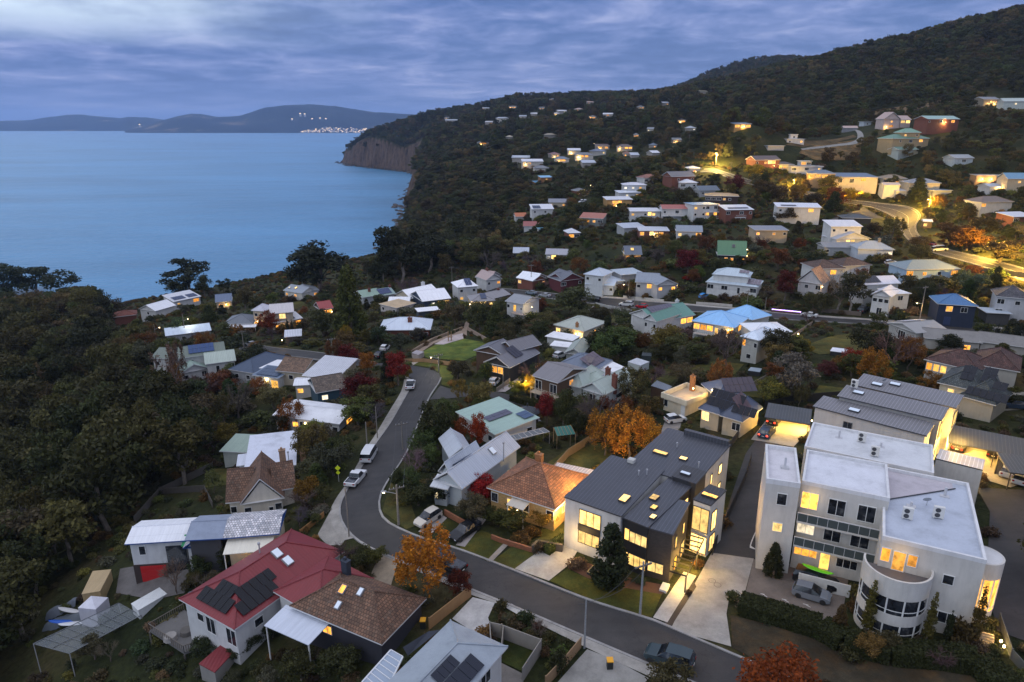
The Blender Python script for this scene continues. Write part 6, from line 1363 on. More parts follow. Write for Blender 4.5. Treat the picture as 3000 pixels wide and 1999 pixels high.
T('round',2540,870,800,60,GR3,'dark tree behind the white split gables')
T('round',2700,905,815,60,(.035,.045,.018),'green tree left of the navy house')
T('maple',2012,808,728,80,(0.078,0.006,0.011),'deep crimson tree above the weatherboard houses')
T('maple',2012,826,808,26,(0.210,0.012,0.007),'small scarlet shrub in front of the crimson tree')
T('round',1670,925,842,135,(.062,.072,.024),'wide olive tree beside the house on stilts')
T('maple',1582,918,872,46,(0.120,0.042,0.018),'rusty bush beside the house on stilts')
T('bare',1615,840,822,60,(0.208,0.096,0.104),'pink blossomless bush by the upper street')
T('conifer',1778,1020,925,58,(.020,.030,.014),'dark pointed conifer beside the cream house')
T('round',1585,1000,935,70,GR1,'dark green tree left of the cream house')
T('bare',1975,1020,955,95,(.10,.055,.05),'purple brown bare tree below the white green roofed house')
T('bare',2125,1080,970,110,(.11,.08,.07),'tall bare tree in front of the sky blue roof')
T('round',1990,1085,1012,46,(.085,.095,.07),'pale silvery bush below the bare trees')
T('round',2040,1065,1000,70,(.05,.06,.02),'olive green tree right of the silvery bush')
T('birch',1855,1180,1080,110,(.075,.075,.03),'feathery olive tree beside the pale green house')
T('round',1950,1060,1010,60,(.04,.045,.02),'dark shrub tree below the garden lawn')
T('birch',2010,1130,1070,110,(.09,.07,.035),'brown hedge like tree on the back lawn edge')
T('birch',1555,1165,1098,46,(.26,.20,.014),'yellow tree glowing under the street lamp')
T('round',1515,1162,1115,50,(.10,.13,.018),'lime green bush beside the glowing yellow tree')
T('birch',1345,1175,1112,52,(.17,.13,.03),'thin golden tree on the road island')
T('round',1405,1180,1145,40,(.05,.06,.035),'grey green bush on the lane edge')
T('round',1420,1125,1060,50,GR2,'green tree in front of the charcoal gabled house')
T('round',1345,1110,1055,60,(.05,.045,.022),'brown green bush beside the playground fence')
T('bare',1525,1080,1030,80,(.10,.06,.06),'purple leafless tree beside the charcoal gables')
T('birch',532,1150,1000,60,(.10,.065,.045),'leafless brown poplar in front of the tall white house')
T('poplar',530,1215,1005,70,(.14,.09,.07),'bare poplar at the gully edge',(.16,.13,.11))
T('poplar',480,1200,1025,60,(.12,.08,.06),'bare poplar left of the golden poplar',(.16,.13,.11))
T('birch',525,1165,1068,34,(0.192,0.096,0.010),'slim golden poplar in the gully')
T('shrub',600,1160,1118,80,(0.176,0.104,0.072),'pinkish feathery shrub in the gully')
T('round',690,1128,1085,60,(.016,.022,.012),'dark clipped tree by the lit garden room')
T('birch',610,1045,975,75,(0.144,0.060,0.012),'orange tree behind the solar roofed house')
T('maple',790,985,912,60,(0.144,0.030,0.008),'orange red tree lit by the turreted house')
T('cypress',846,988,932,10,(.018,.024,.012),'thin cypress left of the turreted house garage')
T('cypress',858,990,936,10,(.018,.024,.012),'thin cypress right of the turreted house garage')
T('birch',1015,1010,955,46,(.16,.12,.012),'yellow weeping tree beside the giant conifer')
T('round',1075,1010,965,55,(.09,.08,.014),'yellow green tree above the crimson corner tree')
T('round',1175,1030,975,60,(.045,.055,.035),'grey green tree beside the brick bungalow')
T('round',1225,1000,958,48,(.05,.05,.04),'smoky grey tree in front of the brick bungalow')
T('gum',345,1450,1262,150,(.026,.030,.012),'tall white trunked gum in the gully',(.26,.23,.2))
T('gum',270,1105,930,130,(.030,.034,.014),'white limbed gum above the forest gully',(.26,.22,.19))
T('bare',95,1640,1490,110,(.15,.13,.13),'pale grey bare tree in the dark gully',(.3,.27,.25))
T('birch',300,1530,1465,60,(.06,.085,.09),'bluish wattle at the dark forest edge')
T('bare',520,1740,1650,70,(.15,.10,.07),'brown twiggy tree by the yard')
T('round',590,1690,1620,70,(.035,.05,.018),'green tree beside the white porch')
T('cypress',660,1665,1590,40,(.02,.028,.012),'dark spiky tree in front of the orange lit awning')
T('round',1000,1985,1900,120,(.030,.038,.014),'bushy dark tree below the brown tiled roof')
T('round',880,1999,1905,110,(.034,.040,.014),'dark leafy tree beside the clothes line')
T('round',1960,2060,1955,150,(.05,.045,.018),'olive shrub beside the teal wagon')
T('shrub',1640,1965,1890,60,(.04,.045,.018),'grassy shrub at the end of the slatted fence')
T('talltree',20,890,772,150,GR3,'tall dark gum at the left skyline over the water')
T('gum',105,880,775,130,GR3,'open gum beside the left skyline gum',(.2,.16,.13))
T('talltree',190,905,800,120,GR3,'broad dark gum stepping down to the bay')
T('gum',262,915,838,90,GR3,'last gum of the forest edge before the cottages',(.2,.16,.13))
T('talltree',330,925,880,80,(.04,.034,.02),'brownish low tree at the forest edge by the red roof')
T('round',2425,596,545,62,(.16,.15,.02),'tree glowing yellow under the road lamp')  # leaf colour yellowed to stand in for the lamp's light
T('round',2492,592,548,66,(.20,.17,.02),'brightest yellow lit tree at the roadside')  # lamplight put into the leaf colour, strongest here
T('round',2338,585,535,60,(.16,.12,.02),'gold lit tree left of the road lamp')  # gold of the lamplight painted into the leaves
T('round',2208,528,478,52,(.20,.18,.02),'yellow lit tree by the road crest')  # yellow road light is in the leaf colour itself
T('maple',2150,570,512,62,(0.072,0.010,0.011),'dark crimson tree below the road crest')
for x, y, t_, w_, lb in ((2235,590,522,60,'dark tree hiding the road left of the long white house'), (2275,600,535,55,'second dark tree hiding the road above the long white house'), (2385,625,560,62,'dark tree between long white house and road'), (2300,655,605,60,'dark tree in front of the raised white house'), (2560,690,650,50,'low tree on the road inner bank'), (2690,740,690,60,'tree at the lower road shoulder'), (2780,720,650,95,'russet tree massed inside the outer road bend'), (2830,735,660,110,'russet dark tree on the bank right of the bend'), (2880,700,630,90,'dark bank tree beyond the bend'), (2930,770,700,100,'lamp lit tree at the right road edge')): T('round', x, y, t_, w_, (.05,.04,.018) if 'russet' not in lb else (.12,.06,.015), lb)
T('conifer',2685,590,520,72,(.016,.024,.012),'round headed dark conifer beside the road lamp')
for x, y, t_, w_ in ((2545,170,112,46), (2590,150,100,52), (2470,190,150,44), (2720,130,85,50), (2830,100,62,48), (2930,75,35,56), (1716,300,266,40), (1600,305,272,34)): T('gum', x, y, t_, w_, GR3, 'tall gum standing up on the skyline ridge' if False else None)
for x, y, t_, w_, lb in ((600,1925,1868,80,'dark bush under the grey deck rail'), (735,1905,1850,70,'dark bush at the corner of the red roofed house'), (800,1868,1822,60,'dark bush along the side wall of the red roofed house'), (700,1930,1890,60,'low dark bush below the red roof corner')): T('round', x, y, t_, w_, GR3, lb)
for x, y, wp_, c in ((1465,1790,46,(.05,.05,.02)),(1475,1820,36,(.08,.05,.025)),(1540,1830,56,(.03,.045,.016)),(1575,1845,30,(.07,.03,.02)),(1505,1850,46,(.05,.045,.02)),(1550,1875,40,(.055,.05,.02)),(1610,1880,44,(.04,.045,.018)),(1600,1920,36,(.07,.05,.03)),(1660,1905,50,(.035,.04,.015)),(1455,1840,30,(.06,.05,.025))):
    T('shrub', x, y, y - wp_ * .8, wp_, c, None)
# ------------------------------------------------------------------ vehicles
def car_meshes(kind):
    # stations: x, bottom, belt, top, half width, half width of the top, cabin?
    P_ = {'hatch': [(-1.95,.42,.86,.90,.72,.66,0),(-1.85,.26,.92,.98,.82,.70,0),(-1.55,.22,.95,1.42,.85,.60,1),(-.9,.22,.94,1.50,.86,.62,1),(.05,.22,.92,1.49,.86,.62,1),(.95,.22,.90,.94,.86,.70,0),(1.6,.24,.80,.84,.84,.68,0),(1.95,.32,.62,.66,.74,.60,0)],
          'sedan': [(-2.3,.4,.86,.9,.74,.66,0),(-2.2,.26,.94,.98,.84,.72,0),(-1.55,.22,.97,1.0,.87,.70,0),(-.95,.22,.95,1.38,.88,.62,1),(.2,.22,.93,1.43,.88,.63,1),(1.0,.22,.92,.96,.88,.72,0),(1.9,.24,.82,.86,.86,.70,0),(2.3,.34,.62,.66,.76,.62,0)],
          'suv': [(-2.3,.5,.95,1.0,.80,.74,0),(-2.25,.34,1.05,1.1,.90,.80,0),(-2.05,.30,1.08,1.60,.92,.70,1),(-1.0,.28,1.06,1.70,.93,.72,1),(.25,.28,1.04,1.66,.93,.72,1),(1.05,.28,1.02,1.06,.92,.78,0),(2.0,.3,.94,.98,.90,.76,0),(2.35,.38,.72,.76,.80,.7,0)],
          'van': [(-2.4,.45,1.05,1.1,.82,.78,0),(-2.35,.34,1.1,1.75,.90,.76,1),(-1.4,.30,1.1,1.95,.92,.78,1),(.6,.30,1.08,1.95,.92,.78,1),(1.4,.30,1.06,1.88,.92,.76,1),(2.1,.30,1.0,1.05,.91,.80,0),(2.45,.38,.78,.82,.84,.76,0)]}
    P_['ute'] = [(-2.6,.5,.95,.97,.86,.84,0),(-2.5,.42,1.0,1.02,.90,.86,0),(-.75,.32,1.02,1.04,.92,.84,0),(-.55,.32,1.02,1.62,.92,.70,1),(.35,.32,1.02,1.66,.92,.72,1),(1.05,.32,1.02,1.06,.92,.78,0),(2.1,.34,.94,.98,.90,.76,0),(2.45,.42,.72,.76,.82,.7,0)]
    S_ = P_[kind]; b, gl = MB(), MB()
    def ring(s): x, z0, zb, zt, w_, wt, c = s; return [(x, -w_, z0), (x, -w_, zb), (x, -wt, zt), (x, wt, zt), (x, w_, zb), (x, w_, z0)]
    for s, t in zip(S_[:-1], S_[1:]):
        a, c = ring(s), ring(t); cab = s[6] and t[6]; tr_ = s[6] != t[6]
        for k in range(5):
            q = (a[k], c[k], c[k + 1], a[k + 1])
            if k in (1, 3): (gl if cab or tr_ else b).quad(*q)
            elif k == 2: (gl if tr_ else b).quad(*q)
            else: b.quad(*q)
        b.quad(a[5], c[5], c[0], a[0])
    b.add(ring(S_[0]), [(0, 1, 2, 3, 4, 5)]); b.add(ring(S_[-1]), [(5, 4, 3, 2, 1, 0)])
    if kind == 'ute': gl.quad((-2.45, -.78, 1.03), (-.8, -.78, 1.05), (-.8, .78, 1.05), (-2.45, .78, 1.03))
    wheels = []
    for x in (S_[1][0] + .62, S_[-2][0] - .35 if kind != 'van' else 1.55):
        for y in (-1, 1):
            m = MB(); yy = y * (S_[2][4] - .09); m.tube([(x, yy - .1, .32), (x, yy + .1, .32)], .32, 14); wheels.append(m.mesh('wheel', [PLAIN], smooth=False))
    L0, L1 = S_[0], S_[-1]
    hl = [MB().box(L1[0] - .16, y * L1[4] * .68 - .16, L1[2] - .10, L1[0] + .015, y * L1[4] * .68 + .16, L1[2] + .02).mesh('headlight', [GLOSS]) for y in (-1, 1)]
    tl = [MB().box(L0[0] - .03, y * L0[4] * .80 - .13, L0[2] - .24, L0[0] + .12, y * L0[4] * .80 + .13, L0[2] - .02).mesh('tail_light', [GLOSS]) for y in (-1, 1)]
    pl = MB().box(L0[0] - .02, -.2, .55, L0[0] + .05, .2, .66).mesh('number_plate', [PLAIN])
    return b.mesh('body', [GLOSS]), gl.mesh('window_glass', [GLASS]), wheels, hl, tl, pl
CARS = {}
def car(kind, rear, front, col, label, lit_=None, name='parked_car', z=None):
    if kind not in CARS: CARS[kind] = car_meshes(kind)
    bd, gl, wh, hl, tl, pl = CARS[kind]
    A, B = g(*rear), g(*front); c = (A + B) / 2; rz = math.atan2(B[1] - A[1], B[0] - A[0])
    n = 1.5; dz = (th(c[0] + math.cos(rz) * n, c[1] + math.sin(rz) * n) - th(c[0] - math.cos(rz) * n, c[1] - math.sin(rz) * n)) / (2 * n)
    o = bpy.data.objects.new(name, None); C.objects.link(o); o.empty_display_size = .5
    o.matrix_basis = Matrix.Translation((c[0], c[1], (th(c[0], c[1]) if z is None else z) + .12)) @ Matrix.Rotation(rz, 4, 'Z') @ Matrix.Rotation(-math.atan(dz), 4, 'Y')
    tag(o, label, {'van': 'van', 'ute': 'pickup truck'}.get(kind, 'car'))
    for nm, me, cc in [('body', bd, col), ('window_glass', gl, (1, 1, 1)), ('number_plate', pl, (.6, .6, .55))] + [('wheel', w_, (.015, .015, .016)) for w_ in wh] + [('headlight', h_, (.6, .62, .65)) for h_ in hl] + [('tail_light', t_, (.30, .01, .01)) for t_ in tl]:
        x = bpy.data.objects.new(nm, me); C.objects.link(x); x.parent = o; x.color = (*cc, 1)
        if lit_ and nm == 'tail_light': x.material_slots[0].link = 'OBJECT'; x.material_slots[0].material = LAMPR
    FOOT.append((c[0], c[1], 2.6, [(c[0] - 2, c[1] - 2), (c[0] + 2, c[1] - 2), (c[0] + 2, c[1] + 2), (c[0] - 2, c[1] + 2)])); q_ = pix(c + np.array((0, 0, 1)))
    HB.append((q_[0] - 2.6 * FPX / q_[2], q_[1] - 1.5 * FPX / q_[2], q_[0] + 2.6 * FPX / q_[2], q_[1] + 1.5 * FPX / q_[2], q_[2] - 2))
    return o
CW, CS, CK, CB = (.62, .63, .64), (.34, .36, .39), (.012, .013, .016), (.03, .05, .09)
car('hatch', (1282,1512), (1228,1548), (.50,.46,.40), 'silver hatchback on the short drive beside the lamp post')
car('sedan', (1388,1550), (1338,1584), CK, 'black sedan on the narrow driveway between the lawns')
car('van', (1073,1359), (1090,1330), CW, 'white van parked on the street footpath side')
car('ute', (1031,1427), (1056,1398), CW, 'white pickup with open tray behind the white van')
car('ute', (1200,1148), (1206,1126), CW, 'white pickup at the top of the street by the scarlet tree')
car('suv', (2018,1960), (1908,1926), (.03,.05,.06), 'teal grey wagon with roof rails at the near kerb')
car('hatch', (2326,1738), (2428,1768), (.17,.19,.22), 'silver blue hatchback in the apartment car court')
car('suv', (2340,1700), (2436,1728), CK, 'black car carrying a lime green kayak in the car court')
car('ute', (1330,1672), (1290,1655), CK, 'dark pickup half hidden by the orange birch')
car('suv', (2232,1292), (2258,1262), CB, 'dark blue car in front of the floodlit carport', True)
car('suv', (2258,1250), (2282,1228), CK, 'black car inside the floodlit carport', True)
car('suv', (2945,1412), (2962,1372), CW, 'white four wheel drive beside the long carport')
car('hatch', (2978,1432), (2995,1395), CW, 'white hatchback at the edge of the carport court')
car('sedan', (2800,1330), (2822,1300), CK, 'black car under the long carport')
car('sedan', (2905,1352), (2925,1318), CK, 'dark car parked beneath the carport beside the four wheel drive')
car('hatch', (1958,1240), (1998,1234), CW, 'white hatchback below the lit roof terrace')
car('hatch', (1440,1134), (1456,1118), CW, 'white hatchback on the drive by the charcoal gabled house')
car('hatch', (1600,1170), (1618,1152), CW, 'white and crimson hatchback below the timber balcony')
car('van', (1800,1178), (1836,1160), (.55,.52,.48), 'cream camper van beside the pale green house')
car('hatch', (1630,1052), (1650,1044), CW, 'white car beside the slate blue hipped house')
car('suv', (1852,898), (1818,896), CW, 'white wagon parked on the upper street')
car('hatch', (1894,904), (1866,902), (.45,.01,.02), 'bright red hatchback parked on the upper street')
car('suv', (1748,884), (1732,882), CK, 'black car at the bend of the upper street')
car('hatch', (2050,878), (2076,866), (.02,.22,.55), 'bright blue hatchback on the drive of the double hipped house')
car('sedan', (2390,932), (2350,927), CW, 'white sedan on the upper street by the fairy light fence')
car('hatch', (2762,944), (2764,930), CW, 'white hatchback in front of the navy house')
car('suv', (2522,918), (2538,908), (.05,.055,.06), 'dark wagon on the drive beside the split gabled house')
car('sedan', (752,1018), (722,1012), CS, 'silver sedan on the lower road by the power pole')
car('hatch', (1118,1034), (1138,1018), CW, 'white hatchback beside the red brick bungalow')
car('hatch', (1105,1052), (1120,1042), CK, 'dark hatchback behind the crimson corner tree')
car('van', (2735,738), (2770,735), CW, 'white van below the hipped blue house drive')
car('hatch', (2600,776), (2620,774), CW, 'white car on the terrace above the blue roofed house')
car('sedan', (2990,1198), (2962,1196), CB, 'dark blue sedan on the concrete beside the slate solar house')
car('sedan', (2712,716), (2746,724), (.25,.02,.02), 'red car with glowing tail lamps driving down the main road', True, 'moving_car')
car('sedan', (1700,596), (1715,590), CW, 'white car on the steep side street')
car('suv', (1965,642), (1945,640), CW, 'white car under the red roofed terrace house')
car('sedan', (1566,864), (1548,862), (.2,.25,.3), 'grey blue car on the upper street by the red brick house')
car('sedan', (1605,872), (1588,870), CS, 'silver car on the upper street beside the pink bush')
ky = g(2405, 1712); kayak = lambda p, rz, l, w_, col, nm, lb: tag((lambda m: (m.add([(l / 2 * t, w_ / 2 * s * math.sqrt(max(0, 1 - abs(t) ** 2.2)), .25 - .2 * math.sqrt(max(0, 1 - abs(t) ** 2.2)) * (1 - abs(s)) * 1.3 + .12 * abs(t) ** 3) for t in np.linspace(-1, 1, 17) for s in (-1, -.5, 0, .5, 1)] + [(l / 2 * t, w_ / 2 * s * .9 * math.sqrt(max(0, 1 - abs(t) ** 2.2)), .30 + .06 * (1 - abs(s)) + .12 * abs(t) ** 3) for t in np.linspace(-1, 1, 17) for s in (-1, -.5, 0, .5, 1)],
    [(i * 5 + j, i * 5 + j + 1, i * 5 + j + 6, i * 5 + j + 5) for i in range(16) for j in range(4)] + [(85 + i * 5 + j, 85 + i * 5 + j + 5, 85 + i * 5 + j + 6, 85 + i * 5 + j + 1) for i in range(16) for j in range(4)] + [(i * 5 + k, i * 5 + 5 + k, 85 + i * 5 + 5 + k, 85 + i * 5 + k) for i in range(16) for k in (0, 4)]), put(nm, m.mesh(nm, [GLOSS]), None, Matrix.Translation(Vector(p)) @ Matrix.Rotation(rz, 4, 'Z'), col))[1])(MB()), lb, 'kayak')
cr = g(2388, 1714)
kayak((cr[0], cr[1], cr[2] + 1.75), math.atan2(*(g(2436,1728) - g(2340,1700))[[1, 0]]), 3.3, .75, (.16, .62, .02), 'kayak', 'lime green kayak strapped on top of the black car')
# ------------------------------------------------------------------ poles and lamps
POLETOP = {}
def pole(px, py, top, label, lamp=None, arm=True, r=.15, col=(.24, .215, .185), lampside=1, en=300, lh=.72, lcol=(1, .66, .22)):
    p = g(px, py); zt = aty(px, top, p[1])[2]; h = max(4.0, min(zt - p[2], 14))
    root = empty('street_lamp' if lamp else 'power_pole', p, 0, label, 'street lamp' if lamp else 'power pole')
    m = MB(); m.tube([(p[0], p[1], p[2] - .3), (p[0], p[1], p[2] + h)], [r, r * .68], 8); m.build('pole', BARK, root, col)
    q_ = Vector((p[0], p[1], p[2] + h))
    if arm:
        m = MB(); M_ = Matrix.Translation(q_ + Vector((0, 0, -.5))) @ Matrix.Rotation(R(25), 4, 'Z')
        m.box(-1.05, -.07, -.07, 1.05, .07, .07, 0, M_); m.build('crossarm', BARK, root, (.17, .15, .13))
        for x in (-.95, -.4, .4, .95): MB().tube([M_ @ Vector((x, 0, .07)), M_ @ Vector((x, 0, .26))], [.05, .035], 6).build('insulator', PLAIN, root, (.45, .45, .44))
    if lamp:
        b = q_ + Vector((0, 0, -h * (1 - lh))); a = lamp
        e = b + Vector((math.cos(a) * 1.7, math.sin(a) * 1.7, .35))
        MB().tube([b, b + (e - b) * .6 + Vector((0, 0, .1)), e], .045, 5).build('arm', PLAIN, root, (.35, .35, .35))
        m = MB(); M_ = Matrix.Translation(e) @ Matrix.Rotation(a, 4, 'Z'); m.box(-.35, -.14, .0, .35, .14, .12, 0, M_); m.build('lamp_head', PLAIN, root, (.35, .35, .36))
        m = MB(); m.tube([e + Vector((0, 0, .0)), e + Vector((0, 0, -.16))], [.17, .10], 8); m.build('lamp_glass', LAMPW, root)
        glow(e + Vector((0, 0, -.35)), en, lcol, .15)
    POLETOP[label] = q_; anchor(label.split(' beside')[0].split(' at ')[0], p)
    return root
pole(1168,1538,1421,'timber pole with a white street lamp at the street bend',R(185),True,.17,en=160,lcol=(1,.85,.6),lh=.78)
pole(1875,1802,1646,'grey power pole on the townhouse lawn',None,True,.14,(.28,.29,.30))
pole(1712,1900,1757,'steel pole with meter box at the slatted fence',None,False,.11,(.28,.29,.30))
pole(1023,1574,1434,'slim timber pole on the footpath inside the bend',None,False,.11)
pole(1180,1318,1236,'power pole at the street edge above the dark hedge',None,True,.11)
pole(1077,1322,1237,'plain pole left of the upper footpath',None,False,.13)
pole(1106,1285,1192,'thin pole beside the upper footpath',None,False,.10)
pole(1286,1092,1036,'power pole with a white lamp at the playground corner',R(175),True,.15,en=330,lcol=(1,.9,.7))
pole(1474,1142,1078,'plain pole on the lane beside the charcoal house',None,False,.11)
pole(1566,1165,1106,'lane lamp post with amber light over the yellow tree',R(165),False,.13,en=2600)
pole(715,1025,968,'power pole on the lower road by the silver sedan',None,True,.14)
pole(974,1042,990,'power pole on the lower road before the crimson trees',None,True,.14)
pole(545,995,920,'street lamp post by the pale bluish roof',R(60),False,.13,en=320,lcol=(1,.95,.7))
pole(460,1008,950,'short lamp post at the forest bend',R(60),False,.12,en=260)
pole(1325,845,781,'tall power pole beside the pyramid roofed house',None,True,.15)
pole(1556,845,775,'power pole by the red brick house',None,True,.13)
pole(1840,876,822,'street lamp on the upper street by the lit gable house',R(170),False,.14,en=500,lcol=(1,.72,.3))
pole(1858,905,840,'slim pole between the white wagon and red hatchback',None,False,.10)
pole(2187,908,850,'power pole beside the double hipped house',None,True,.13)
pole(2238,936,872,'timber pole on the upper street by the fairy lights',None,False,.12)
pole(2692,948,838,'tall power pole with lamp lighting its own foot',R(190),True,.17,en=900,lh=.52)
pole(2438,838,822,'amber lamp post beside the half timbered house',R(160),False,.12,en=300,lcol=(1,.6,.2)) if False else None
pole(2720,618,560,'road lamp pole at the outer bend',R(200),True,.16,en=42120,lh=.55,lcol=(1,.57,.075))
pole(2620,668,622,'bare lit pole inside the road bend',None,False,.16,(.4,.35,.2))
pole(2450,572,552,'road lamp by the glowing roadside trees',R(230),False,.13,en=1400,lcol=(1,.57,.075))
pole(2325,548,520,'road lamp behind the dark trees',R(230),False,.12,en=21600,lcol=(1,.57,.075))
pole(2097,488,448,'lamp pole at the crest of the lit road',R(270),True,.15,en=43200,lcol=(1,.66,.16),lh=.8)
pole(2140,505,475,'power pole beside the lit road crest',None,True,.14)
pole(2560,640,600,'slim post beside the junction',None,False,.1)
pole(2860,760,700,'lamp pole among the roadside trees',R(200),False,.14,en=3000,lcol=(1,.57,.075)) if False else None
pole(1738,560,545,'lamp post on the steep side street',R(200),False,.14,en=420,lcol=(1,.8,.45))
pole(1803,535,524,'lamp post above the steep side street',R(200),False,.14,en=420,lcol=(1,.8,.45))
pole(1660,618,580,'power pole at the foot of the steep side street',None,True,.13)
pole(1583,462,443,'lamp post at the upper gully cluster',R(200),False,.14,en=320,lcol=(1,.8,.5))
pole(1745,432,418,'lamp post beside the upper brick house',R(200),False,.14,en=320,lcol=(1,.7,.3))
pole(1467,470,458,'lamp post at the gully head',R(200),False,.14,en=320,lcol=(1,.8,.5))
pole(1990,428,412,'lamp post under the hill forest',R(200),False,.15,en=600,lcol=(1,.7,.3))
pole(2018,432,395,'power pole under the hill forest',None,True,.14)
for p_, en in (((2470,590),1100),((2420,604),900),((2985,815),30000),((2900,752),26000),((2790,690),16000),((2640,640),9000),((2520,606),4000)):  # added lights without posts; the weak low ones make the roadside trees glow
    v = g(*p_); glow((v[0], v[1], v[2] + (7 if en > 3000 else 3.2)), en * 1.8, (1, .57, .075), .2)
PT = POLETOP; K_ = list(PT)
def wire(a, b, label):
    A_, B_ = PT[[k for k in K_ if a in k][0]], PT[[k for k in K_ if b in k][0]]
    root = empty('power_line', A_, 0, label, 'power line')
    for dx in (-.9, .9):
        pts = []
        for f in np.linspace(0, 1, 13): p = A_ + (B_ - A_) * f; pts.append((p.x + dx * .9, p.y + dx * .42, p.z - .25 - 1.1 * 4 * f * (1 - f)))
        MB().tube(pts, .022, 4).build('wire', PLAIN, root, (.05, .05, .055))
wire('timber pole with a white', 'power pole at the street edge', 'pair of overhead wires above the street bend')
wire('grey power pole', 'steel pole with meter', 'pair of wires crossing the near road')
wire('power pole at the street edge', 'power pole with a white lamp', 'overhead wires running up the street')
wire('power pole on the lower road by', 'power pole on the lower road before', 'overhead wires along the lower road')
wire('power pole on the lower road before', 'power pole with a white lamp', 'wires spanning the crimson trees to the playground corner')
wire('tall power pole beside', 'power pole by the red', 'wires above the bush edge houses')
wire('power pole by the red', 'power pole beside the double', 'wires over the weatherboard house roofs')
wire('tall power pole with lamp', 'power pole beside the double', 'long wires across the upper street gardens')
# ------------------------------------------------------------------ fences and walls
def fence(pts, h, col, label, name='fence', th=.08, posts=True, m=PAINT, zoff=0, cat=None):
    P_ = [g(*p) for p in pts]; root = empty(name, P_[0], 0, label, cat or name.replace('_', ' '))
    for a, b in zip(P_[:-1], P_[1:]):
        ln = math.hypot(*(b - a)[:2]); k = max(1, int(ln / 4))
        for i in range(k):
            p, q_ = a + (b - a) * i / k, a + (b - a) * (i + 1) / k; d = (q_ - p)[:2] / (ln / k); n = np.array((-d[1], d[0])) * th / 2
            zp, zq = th_(p), th_(q_)
            mb = MB(); mb.prism([tuple(p[:2] - n), tuple(q_[:2] - n), tuple(q_[:2] + n), tuple(p[:2] + n)], [zp - .3, zq - .3, zq - .3, zp - .3], [zp + h, zq + h, zq + h, zp + h])
            mb.build('panel', m, root, col)
            if posts: MB().box(p[0] - .06, p[1] - .06, zp - .3, p[0] + .06, p[1] + .06, zp + h + .08).build('post', PLAIN, root, tuple(c * .8 for c in col))
    return root
def th_(p): return th(p[0], p[1])
FB = mat('paling_fence', f_board_v) if 'f_board_v' in globals() else BOARD
fence([(1258,1845),(1380,1748)], 1.5, (.34,.19,.08), 'orange brown paling fence beside the concrete court')
fence([(1598,2015),(1655,1955),(1702,1898)], 1.3, (.30,.19,.10), 'slatted timber fence beside the grassy bank')
fence([(1440,1930),(1435,1862),(1470,1870),(1585,1915),(1530,1999)], 1.7, (.27,.25,.22), 'grey timber fence around the small back lawn')
fence([(1468,1938),(1475,1870)], 1.6, (.27,.24,.2), 'short dividing fence of the small back lawn')
fence([(2086,1628),(2128,1530),(2182,1410),(2200,1350)], 1.5, (.014,.014,.015), 'long black fence along the asphalt drive')
fence([(1648,1618),(1575,1605),(1560,1622)], 1.1, (.08,.065,.05), 'dark retaining wall beside the townhouse driveway','retaining_wall', .3, False)
fence([(1560,1620),(1470,1592),(1440,1580)], .7, (.25,.10,.05), 'low brick wall in front of the blonde brick house', 'garden_wall', .25, False, BRICK)
fence([(1368,1545),(1320,1518),(1303,1508)], .8, (.25,.10,.05), 'low brick wall with pillars by the silver hatchback', 'garden_wall', .25, True, BRICK)
fence([(625,1375),(470,1450),(395,1535)], 1.4, (.09,.08,.07), 'dark weathered paling fence behind the tarpaulined roof')
fence([(625,1490),(600,1440),(480,1448)], 1.2, (.08,.07,.06), 'sagging dark fence at the forest garden')
fence([(905,1340),(985,1318)], 1.5, (.06,.06,.06), 'dark fence beside the flat white roof')
fence([(880,1570),(950,1515)], .9, (.30,.15,.05), 'low orange timber fence by the footpath')
fence([(1620,1390),(1665,1340),(1760,1280)], 1.5, (.24,.17,.10), 'brown paling fence behind the brick house garden')
fence([(1178,1063),(1240,1062),(1320,1072)], 1.0, (.30,.18,.09), 'low rust brown fence around the playground')
fence([(1205,1036),(1265,1000),(1355,965)], .8, (.30,.22,.15), 'curved stone edging behind the play gravel', 'garden_wall', .3, False)
fence([(1370,968),(1425,1000)], 1.0, (.30,.22,.17), 'timber edging wall on the far side of the play lawn', 'garden_wall', .2, False)
fence([(1455,1150),(1560,1072)], 1.0, (.26,.22,.17), 'slatted ramp fence beside the pale drive')
fence([(1745,895),(1850,915)], 1.0, (.5,.5,.48), 'white wall below the white wagon', 'garden_wall', .2, False)
fence([(1678,935),(1742,900)], .6, (.33,.30,.28), 'pale sloping wall beside the olive tree', 'garden_wall', .3, False)
fence([(1800,965),(1840,945),(1880,938)], 1.1, (.34,.32,.29), 'pale paling fence above the cream house lawn')
fence([(1826,872),(1890,878),(1945,884)], .7, (.55,.52,.46), 'white crenellated front fence of the lit gable house', 'front_fence', .15, True)
fence([(2040,892),(2145,900)], .8, (.5,.46,.42), 'white front wall below the blue hatchback', 'front_fence', .15, True)
fence([(2412,915),(2522,926)], 1.2, (.14,.11,.09), 'dark paling fence in front of the pale branched gum')
fence([(2560,930),(2600,940)], 1.1, (.14,.11,.09), 'dark paling fence right of the garage drive')
fence([(2650,940),(2740,946)], 1.5, (.07,.07,.06), 'dark mesh fence at the foot of the tall lamp pole')
fence([(2790,955),(2880,962)], 1.5, (.06,.07,.06), 'dark mesh fence between the two driveways')
fence([(2260,915),(2345,923)], .7, (.12,.06,.05), 'dark low fence strung with violet fairy lights', 'front_fence')
fence([(2180,1150),(2250,1112),(2350,1035)], 1.3, (.20,.17,.13), 'weathered fence between the back lawns')
fence([(2240,1200),(2330,1180),(2480,1168)], 1.6, (.018,.018,.017), 'black fence behind the silvery tree')
fence([(2310,1000),(2380,950)], 1.0, (.28,.22,.17), 'sloping fence by the yellow olive tree')
